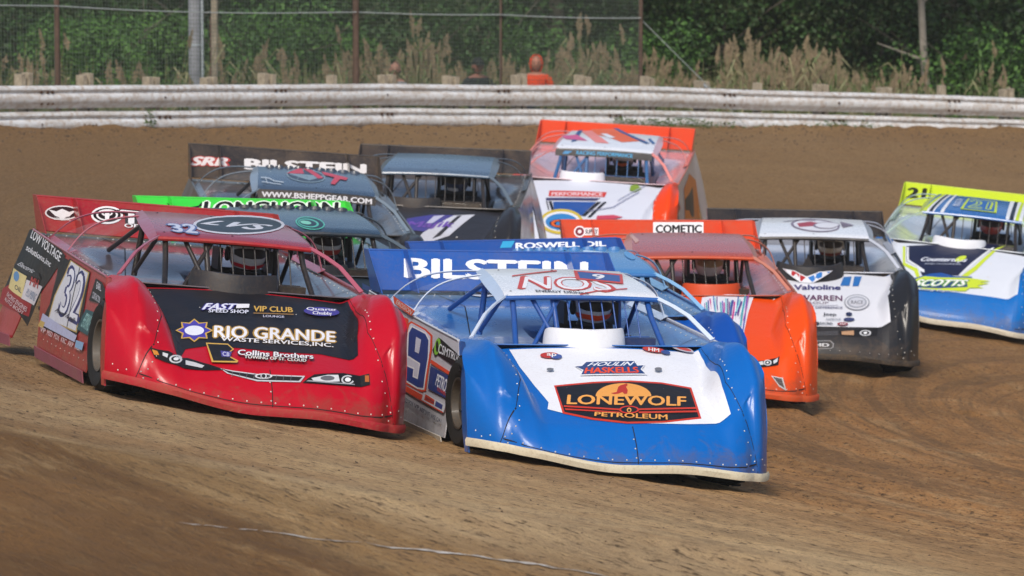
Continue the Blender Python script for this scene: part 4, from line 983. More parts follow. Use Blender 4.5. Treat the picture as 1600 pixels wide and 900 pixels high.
def driver(key,L,M):
    hc=L.get('helmet',dict(shell='#c9ccd0'))
    suit=L.get('suit','#1c1d22')
    p=empty('person',L['driver_label'],'person',group='drivers in the race cars',mat=M@Matrix.Translation((-.08,.24,.32)))
    inv=Matrix.Translation((.38,-.24,-.36))
    if suit not in _drv:
        J=[(-.06,0,.10),(-.10,0,.28),(-.12,0,.46),(-.10,0,.56),(-.08,0,.64)]; Rr=[(.15,.16),(.13,.17),(.14,.19),(.09,.12),.06]; E=[(0,1),(1,2),(2,3),(3,4)]
        for s in(-1,1):
            b=len(J); J+= [(-.08,s*.19,.50),(.04,s*.27,.36),(.22,s*.22,.40),(.34,s*.17,.50)]; Rr+=[.075,.058,.045,.03]; E+=[(2,b),(b,b+1),(b+1,b+2),(b+2,b+3)]
            hand(J,E,Rr,b+3,(.6,-s*.2,.5),s,(.5,0,-.6))
            b=len(J); J+= [(.08,s*.13,.06),(.42,s*.14,.18),(.78,s*.12,.02),(.86,s*.12,.05)]; Rr+=[.10,.07,.05,.045]; E+=[(0,b),(b,b+1),(b+1,b+2),(b+2,b+3)]
        o=skin_mesh('driver_body',J,E,Rr,[plain('race_suit',suit,.8,0,.3)],0,1); _drv[suit]=o.data; o.name='body'; o.parent=p
    else:
        o=bpy.data.objects.new('body',_drv[suit]); COL.objects.link(o); o.parent=p
    c=Vector((-.03,0,.745)); hm=MB(); n=24
    def hs(a,b,k=1.0,ex=0):
        z=math.sin(b); r=math.cos(b); x=r*math.cos(a)*.165; y=r*math.sin(a)*.140; zz=z*.158
        if z<0: x*=1+.10*max(0,math.cos(a))*-z; 
        return np.array([c.x+x*k,c.y+y*k,c.z+zz*k])
    fn=lambda a,b: hs(a,b)
    hm.grid(fn,linspace(0,2*math.pi,29),linspace(-1.15,1.5708,18)); ho=hm.obj('helmet',paint(hc['shell'],.2,.15,.8,0,0,'helmet_shell'),p,True)
    its=[('P',hc.get('visor','#0b0c10'),[(-.95,-.10),(-.6,-.20),(0,-.24),(.6,-.20),(.95,-.10),(.98,.12),(.6,.20),(0,.22),(-.6,.20),(-.98,.12)])]
    for cl,pts in hc.get('bands',[]): its.append(('P',cl,pts))
    put_decals(its,fn,ho,'visor',.006,.05)
    nb=MB(); nb.lathe([(.10,-.04),(.12,.0),(.10,.04)],(c.x,c.y,c.z-.145),'z',16); nb.obj('neck_brace',BLK,p,True)
    for s in(-1,1):
        hr=MB(); hr.lathe([(0,s*.01),(.05,s*.012),(.055,0),(.05,-s*.012)],(c.x-.01,c.y+s*.145,c.z-.02),'y',14); hr.obj('helmet_vent',BLK,ho)
LIVERY={
'blue':{'body': '#0060b4','fender': '#0060b4','deck': '#0f68b4','roof': '#eef0f4','rooflip': '#0f5cab','cage': '#0b4c98','lip': '#cfc8b0','spoiler': '#0a54a8','door': '#c9ccd6','quarter': '#c9ccd6','skirt': '#c9c5bb','trim': '#d0d4dc','pillar': '#c9d7ea','tab': '#b9cbe3','box': '#dfe1e6','box_h': 0.16,'box_r': 0.29,'dust': 0.3,'fu': 9,'nbars': 7,'dash': '#10305f','helmet': {'shell': '#c9ccd0','metal': 0.6,'bands': [('#d8481c',[(-1.3,-0.55),(-0.7,-0.62),(0,-0.7),(0.7,-0.62),(1.3,-0.55),(1.3,-0.3),(0.7,-0.36),(0,-0.42),(-0.7,-0.36),(-1.3,-0.3)]),('#c83a1a',[(-1.4,0.4),(-0.8,0.48),(0,0.52),(0.8,0.48),(1.4,0.4),(1.4,0.62),(0,0.75),(-1.4,0.62)])]},'suit': '#1b1c22','nose_decals': [('P','#e4e7ee',[(-0.6,1.665),(-0.6,1.3),(-0.57,0.95),(-0.53,0.66),(-0.56,0.55),(-0.42,0.46),(-0.2,0.385),(0.1,0.345),(0.4,0.335),(0.71,0.345),(0.715,0.6),(0.76,1.0),(0.86,1.4),(0.89,1.665)]),('P','#c8321e',[(-0.432,0.944),(-0.14,1.006),(0.134,1.036),(0.36,1.015),(0.563,0.937),(0.509,0.418),(0.218,0.352),(-0.05,0.337),(-0.288,0.39),(-0.47,0.483)]),('P','#11131a',[(-0.422,0.921),(-0.142,0.978),(0.127,1.007),(0.35,0.987),(0.544,0.912),(0.495,0.442),(0.221,0.379),(-0.044,0.364),(-0.273,0.418),(-0.452,0.504)]),('P','#e7a04c',[(0.226,0.764),(0.232,0.798),(0.233,0.832),(0.228,0.864),(0.219,0.894),(0.204,0.92),(0.185,0.943),(0.162,0.961),(0.136,0.973),(0.107,0.981),(0.075,0.983),(0.043,0.979),(0.01,0.969),(-0.023,0.955),(-0.054,0.936),(-0.084,0.912),(-0.11,0.885),(-0.134,0.855),(-0.153,0.823),(-0.168,0.789),(-0.178,0.755)]),('P','#b5231f',[(-0.057,0.809),(-0.011,0.827),(0.022,0.917),(0.047,0.945),(0.079,0.964),(0.097,0.979),(0.099,0.951),(0.079,0.919),(0.078,0.865),(0.06,0.803),(0.038,0.793),(0.031,0.828),(-0.002,0.801),(-0.038,0.792)]),('T','#e9a24e','LONEWOLF',((-0.408,0.625),(0.44,0.612),(0.478,0.766),(-0.368,0.776)),{'b': 0.035}),('P','#c8321e',[(-0.436,0.604),(-0.051,0.555),(-0.057,0.531),(-0.44,0.579)]),('P','#c8321e',[(-0.44,0.553),(-0.063,0.506),(-0.067,0.49),(-0.44,0.529)]),('P','#c8321e',[(0.085,0.558),(0.508,0.589),(0.506,0.563),(0.079,0.533)]),('P','#c8321e',[(0.073,0.509),(0.502,0.534),(0.5,0.508),(0.068,0.484)]),('P','#d1281f',[(0.082,0.537),(0.083,0.553),(0.08,0.568),(0.071,0.58),(0.059,0.59),(0.043,0.596),(0.024,0.598),(0.005,0.595),(-0.014,0.589),(-0.031,0.578),(-0.045,0.565),(-0.056,0.55),(-0.062,0.534),(-0.063,0.519),(-0.059,0.504),(-0.051,0.492),(-0.038,0.482),(-0.022,0.477),(-0.004,0.475),(0.015,0.477),(0.033,0.484),(0.051,0.494),(0.065,0.506),(0.076,0.521)]),('P','#11131a',[(0.069,0.537),(0.07,0.548),(0.066,0.559),(0.059,0.568),(0.049,0.575),(0.035,0.58),(0.021,0.581),(0.005,0.579),(-0.01,0.574),(-0.024,0.567),(-0.036,0.557),(-0.044,0.546),(-0.049,0.535),(-0.049,0.523),(-0.046,0.512),(-0.039,0.503),(-0.028,0.497),(-0.015,0.492),(-0.001,0.491),(0.015,0.493),(0.03,0.498),(0.044,0.505),(0.056,0.514),(0.064,0.525)]),('P','#e9a24e',[(0.025,0.528),(0.027,0.549),(0.022,0.563),(0.011,0.563),(-0.001,0.549),(-0.009,0.527),(-0.011,0.506),(-0.005,0.493),(0.005,0.493),(0.017,0.506)]),('P','#11131a',[(0.017,0.524),(0.017,0.538),(0.012,0.544),(0.004,0.538),(-0.002,0.523),(-0.003,0.509),(0.002,0.503),(0.01,0.509)]),('T','#e9a24e','PETROLEUM',((-0.259,0.43),(0.249,0.383),(0.265,0.459),(-0.242,0.491)),{'b': 0.03}),('P','#e9ebf0',[(-0.215,1.277),(-0.16,1.292),(-0.114,1.368),(0.261,1.406),(0.262,1.312),(0.316,1.327),(0.269,1.232),(0.282,1.125),(-0.214,1.095),(-0.178,1.187)]),('P','#1a3f78',[(-0.209,1.262),(-0.159,1.271),(-0.111,1.348),(0.248,1.384),(0.249,1.291),(0.299,1.305),(0.256,1.226),(0.271,1.143),(-0.199,1.115),(-0.165,1.197)]),('T','#e8ecf5',"HOULIN'",((-0.107,1.266),(0.233,1.29),(0.248,1.368),(-0.083,1.338)),{'b': 0.03,'sh': 0.1}),('T','#e8481f','HASKELLS',((-0.173,1.129),(0.228,1.155),(0.241,1.26),(-0.138,1.231)),{'b': 0.05}),('P','#b7302a',[(-0.278,1.482),(-0.277,1.497),(-0.281,1.512),(-0.289,1.524),(-0.301,1.535),(-0.316,1.541),(-0.333,1.544),(-0.351,1.543),(-0.369,1.538),(-0.385,1.53),(-0.399,1.518),(-0.408,1.505),(-0.414,1.489),(-0.415,1.474),(-0.411,1.459),(-0.403,1.447),(-0.391,1.436),(-0.376,1.43),(-0.359,1.427),(-0.341,1.428),(-0.323,1.433),(-0.307,1.441),(-0.294,1.453),(-0.284,1.467)]),('P','#2a4f9c',[(-0.263,1.454),(-0.262,1.467),(-0.263,1.479),(-0.268,1.489),(-0.275,1.497),(-0.284,1.502),(-0.294,1.504),(-0.305,1.503),(-0.317,1.499),(-0.327,1.491),(-0.336,1.482),(-0.342,1.47),(-0.347,1.458),(-0.348,1.446),(-0.346,1.434),(-0.342,1.424),(-0.335,1.416),(-0.326,1.411),(-0.315,1.409),(-0.304,1.41),(-0.293,1.414),(-0.283,1.421),(-0.274,1.431),(-0.267,1.442)]),('T','#f0f0f0','ap',((-0.373,1.449),(-0.311,1.43),(-0.293,1.509),(-0.357,1.524)),{}),('P','#c23429',[(0.531,1.612),(0.532,1.627),(0.528,1.642),(0.519,1.656),(0.505,1.669),(0.487,1.68),(0.467,1.688),(0.446,1.691),(0.425,1.691),(0.406,1.687),(0.39,1.68),(0.378,1.669),(0.372,1.656),(0.371,1.641),(0.375,1.626),(0.384,1.612),(0.398,1.598),(0.416,1.588),(0.436,1.58),(0.457,1.576),(0.478,1.576),(0.497,1.58),(0.513,1.588),(0.524,1.599)]),('P','#2b4a8c',[(0.56,1.577),(0.562,1.588),(0.562,1.6),(0.56,1.61),(0.555,1.62),(0.549,1.627),(0.541,1.631),(0.532,1.633),(0.523,1.632),(0.515,1.627),(0.507,1.621),(0.501,1.612),(0.497,1.601),(0.495,1.59),(0.495,1.579),(0.497,1.569),(0.502,1.559),(0.508,1.552),(0.516,1.548),(0.525,1.546),(0.534,1.547),(0.542,1.551),(0.55,1.558),(0.556,1.567)]),('T','#f0f0f0','HM',((0.404,1.597),(0.478,1.58),(0.496,1.658),(0.421,1.669)),{}),('P','#b9b4bf',[(0.83,1.629),(0.832,1.644),(0.829,1.667),(0.818,1.694),(0.801,1.718),(0.776,1.736),(0.748,1.75),(0.717,1.761),(0.687,1.766),(0.659,1.767),(0.636,1.763),(0.618,1.754),(0.607,1.741),(0.604,1.724),(0.609,1.706),(0.621,1.686),(0.641,1.667),(0.665,1.65),(0.694,1.635),(0.724,1.625),(0.754,1.618),(0.782,1.617),(0.806,1.619),(0.821,1.621)]),('P','#c04b46',[(0.808,1.654),(0.809,1.664),(0.805,1.676),(0.797,1.689),(0.784,1.7),(0.768,1.711),(0.749,1.72),(0.729,1.727),(0.71,1.732),(0.692,1.733),(0.677,1.731),(0.666,1.727),(0.66,1.72),(0.658,1.71),(0.662,1.7),(0.671,1.688),(0.684,1.677),(0.7,1.666),(0.719,1.656),(0.739,1.649),(0.758,1.644),(0.776,1.643),(0.791,1.644),(0.802,1.648)]),('P','#70757d',[(-0.379,1.196),(-0.379,1.203),(-0.38,1.209),(-0.383,1.214),(-0.388,1.218),(-0.393,1.221),(-0.4,1.222),(-0.407,1.222),(-0.414,1.22),(-0.42,1.216),(-0.425,1.211),(-0.429,1.205),(-0.431,1.199),(-0.432,1.192),(-0.431,1.186),(-0.428,1.181),(-0.423,1.177),(-0.417,1.174),(-0.411,1.173),(-0.404,1.174),(-0.397,1.176),(-0.391,1.179),(-0.385,1.184),(-0.381,1.19)]),('P','#70757d',[(0.412,1.22),(0.413,1.229),(0.413,1.237),(0.41,1.244),(0.406,1.25),(0.4,1.253),(0.393,1.253),(0.385,1.251),(0.378,1.247),(0.371,1.241),(0.364,1.233),(0.359,1.224),(0.356,1.214),(0.355,1.205),(0.356,1.197),(0.358,1.19),(0.363,1.185),(0.369,1.182),(0.375,1.181),(0.383,1.183),(0.391,1.187),(0.398,1.193),(0.404,1.201),(0.409,1.21)])],'roof_decals': [('T','#c9423c','NOS',((-0.344,0.155),(0.359,0.064),(0.361,0.605),(-0.33,0.67)),{'b': 0.05,'sh': 0.15}),('T','#eef0f5','NOS',((-0.321,0.176),(0.339,0.078),(0.338,0.569),(-0.309,0.638)),{'b': -0.005,'sh': 0.15}),('P','#c9423c',[(-0.366,0.648),(0.085,0.943),(0.101,1.012),(-0.357,0.698)]),('P','#c9423c',[(0.03,0.004),(0.43,0.189),(0.439,0.227),(0.033,0.022)]),('T','#2b2d35','ENERGY DRINKS',((-0.285,0.055),(0.099,0.015),(0.097,0.048),(-0.285,0.107)),{}),('P','#c9423c',[(0.227,1.004),(0.568,0.879),(0.449,0.379),(0.123,0.504)]),('P','#23549c',[(0.236,0.924),(0.524,0.786),(0.444,0.455),(0.167,0.567)]),('T','#f0f2f6','9',((0.271,0.556),(0.345,0.542),(0.4,0.78),(0.321,0.793)),{'b': 0.05})],'spoiler_decals': [('T','#e9ecf4','BILSTEIN',((-0.686,0.126),(0.743,0.113),(0.775,0.315),(-0.659,0.326)),{'b': 0.05})],'deck_decals': [('P','#b9c4dc',[(-0.229,2.718),(-0.213,2.812),(-0.209,2.899),(-0.217,2.972),(-0.237,3.027),(-0.267,3.06),(-0.305,3.067),(-0.349,3.049),(-0.395,3.008),(-0.441,2.945),(-0.482,2.866),(-0.517,2.775),(-0.543,2.68),(-0.558,2.587),(-0.561,2.501),(-0.552,2.43),(-0.532,2.376),(-0.503,2.345),(-0.465,2.338),(-0.422,2.355),(-0.377,2.395),(-0.332,2.456),(-0.29,2.534),(-0.255,2.623)]),('P','#b5302e',[(-0.223,2.63),(-0.213,2.689),(-0.209,2.743),(-0.213,2.788),(-0.223,2.822),(-0.24,2.843),(-0.261,2.848),(-0.286,2.837),(-0.313,2.812),(-0.339,2.773),(-0.364,2.724),(-0.385,2.668),(-0.401,2.609),(-0.41,2.55),(-0.413,2.497),(-0.41,2.452),(-0.399,2.418),(-0.383,2.398),(-0.362,2.393),(-0.337,2.404),(-0.311,2.429),(-0.284,2.467),(-0.26,2.515),(-0.239,2.571)]),('P','#2450a0',[(-0.376,2.745),(-0.365,2.804),(-0.361,2.858),(-0.362,2.904),(-0.369,2.939),(-0.382,2.96),(-0.399,2.965),(-0.42,2.955),(-0.443,2.93),(-0.466,2.891),(-0.488,2.842),(-0.507,2.786),(-0.522,2.727),(-0.533,2.668),(-0.537,2.614),(-0.536,2.569),(-0.528,2.535),(-0.516,2.514),(-0.498,2.509),(-0.478,2.519),(-0.455,2.543),(-0.432,2.581),(-0.411,2.63),(-0.391,2.685)]),('P','#c9d0e0',[(0.14,2.541),(0.159,2.646),(0.166,2.743),(0.161,2.826),(0.143,2.888),(0.114,2.925),(0.077,2.934),(0.032,2.915),(-0.015,2.868),(-0.063,2.799),(-0.108,2.71),(-0.146,2.61),(-0.175,2.503),(-0.193,2.399),(-0.199,2.303),(-0.194,2.223),(-0.176,2.163),(-0.147,2.128),(-0.11,2.119),(-0.067,2.137),(-0.02,2.181),(0.027,2.249),(0.071,2.335),(0.11,2.435)]),('P','#a62b34',[(0.119,2.538),(0.131,2.608),(0.135,2.673),(0.13,2.727),(0.116,2.768),(0.094,2.792),(0.066,2.798),(0.034,2.785),(-0.0,2.754),(-0.034,2.708),(-0.066,2.649),(-0.092,2.582),(-0.112,2.511),(-0.124,2.441),(-0.127,2.377),(-0.122,2.324),(-0.108,2.284),(-0.086,2.26),(-0.059,2.255),(-0.027,2.267),(0.007,2.297),(0.04,2.343),(0.072,2.401),(0.098,2.467)]),('T','#e8e8f0','GO',((-0.101,2.337),(0.024,2.351),(0.098,2.713),(-0.018,2.699)),{})],'door_decalsR': [('P','#e0492a',[(-0.93,0.893),(-0.792,0.888),(-0.518,0.448),(-0.639,0.454)]),('P','#e0492a',[(-0.687,0.883),(-0.187,0.866),(0.04,0.841),(0.126,0.741),(0.191,0.45),(0.081,0.431),(-0.552,0.442),(-0.607,0.474),(-0.775,0.805),(-0.764,0.861)]),('P','#cdd0e2',[(-0.651,0.871),(-0.204,0.855),(-0.004,0.829),(0.074,0.736),(0.132,0.461),(0.056,0.445),(-0.501,0.457),(-0.541,0.48),(-0.718,0.809),(-0.712,0.855)]),('P','#e9ebf2',[(-0.649,0.854),(-0.161,0.842),(-0.001,0.804),(0.092,0.688),(0.138,0.453),(-0.08,0.44),(-0.532,0.457),(-0.588,0.576),(-0.275,0.575),(-0.251,0.519),(-0.138,0.518),(-0.158,0.612),(-0.579,0.628),(-0.714,0.798)]),('P','#123a86',[(-0.608,0.844),(-0.165,0.832),(-0.029,0.797),(0.059,0.685),(0.102,0.463),(-0.074,0.452),(-0.502,0.468),(-0.539,0.564),(-0.295,0.563),(-0.28,0.508),(-0.108,0.507),(-0.123,0.622),(-0.545,0.641),(-0.667,0.797)]),('P','#cdd0e2',[(-0.417,0.79),(-0.247,0.783),(-0.223,0.683),(-0.36,0.686)]),('P','#13151b',[(0.249,0.843),(0.354,0.835),(0.984,0.769),(1.667,0.734),(1.028,0.676),(0.324,0.726),(0.262,0.704),(0.152,0.743)]),('P','#7fbf3c',[(0.357,0.783),(0.339,0.812),(0.302,0.833),(0.257,0.839),(0.216,0.829),(0.191,0.806),(0.186,0.775),(0.205,0.745),(0.241,0.724),(0.285,0.718),(0.327,0.728),(0.353,0.752)]),('P','#13151b',[(0.311,0.782),(0.286,0.801),(0.257,0.814),(0.232,0.818),(0.219,0.811),(0.219,0.795),(0.234,0.775),(0.258,0.756),(0.287,0.743),(0.311,0.739),(0.325,0.746),(0.325,0.762)]),('T','#dfe3ea','CSMTRUCKING',((0.338,0.74),(1.392,0.725),(1.392,0.749),(0.313,0.807)),{'b': 0.02}),('P','#e0492a',[(0.188,0.677),(0.995,0.634),(1.011,0.61),(0.184,0.65)]),('P','#173a7c',[(0.214,0.633),(1.059,0.605),(0.928,0.456),(0.26,0.473)]),('T','#e6e9f2','PETROFF',((0.461,0.517),(0.887,0.488),(0.894,0.583),(0.469,0.6)),{'b': 0.03}),('T','#d2402c','TOWING',((0.534,0.486),(0.872,0.47),(0.88,0.497),(0.544,0.51)),{'b': 0.03}),('P','#e0492a',[(-0.611,0.436),(0.839,0.396),(0.811,0.351),(-0.597,0.394)]),('P','#d8dbe6',[(0.17,0.439),(0.87,0.415),(0.85,0.36),(0.139,0.379)]),('P','#e0492a',[(0.233,0.431),(0.528,0.417),(0.524,0.381),(0.22,0.387)]),('P','#27418a',[(0.572,0.415),(0.787,0.407),(0.781,0.374),(0.568,0.379)]),('T','#1b2c5c','DAYTON',((0.27,0.398),(0.518,0.39),(0.521,0.407),(0.272,0.417)),{}),('T','#3a4058','MSD',((-0.429,0.316),(-0.266,0.314),(-0.271,0.345),(-0.433,0.347)),{'b': 0.03}),('T','#3a4058','FOX',((-0.234,0.31),(-0.074,0.308),(-0.079,0.339),(-0.238,0.342)),{'b': 0.03}),('T','#3a4058','VP',((-0.042,0.304),(0.114,0.302),(0.11,0.333),(-0.047,0.336)),{'b': 0.03}),('T','#3a4058','ARP',((0.146,0.298),(0.3,0.296),(0.295,0.327),(0.141,0.329)),{'b': 0.03}),('T','#3a4058','SWIFT',((0.331,0.292),(0.483,0.29),(0.478,0.32),(0.326,0.323)),{'b': 0.03}),('T','#3a4058','WISE',((0.513,0.286),(0.663,0.284),(0.659,0.314),(0.509,0.317)),{'b': 0.03}),('T','#3a4058','QA1',((0.693,0.28),(0.845,0.278),(0.84,0.308),(0.689,0.311)),{'b': 0.03}),('P','#e0532f',[(-1.366,1.017),(-0.557,0.966),(-0.65,0.921),(-1.278,0.962)]),('T','#e8d9d6','EROSION',((-1.217,0.967),(-0.672,0.93),(-0.628,0.96),(-1.196,0.999)),{})],'quarter_decalsR': [('P','#173a7c',[(-2.655,1.016),(-1.964,0.999),(-1.923,0.968),(-2.594,0.977)])],'spoiler_dim': {'y0': -0.97,'y1': 0.93,'z0': 1.0,'z1': 1.285},'label': 'blue and white dirt race car with number 9 on its door,leading nearest the camera','driver_label': 'driver in silver and orange helmet in the blue number 9 car'},
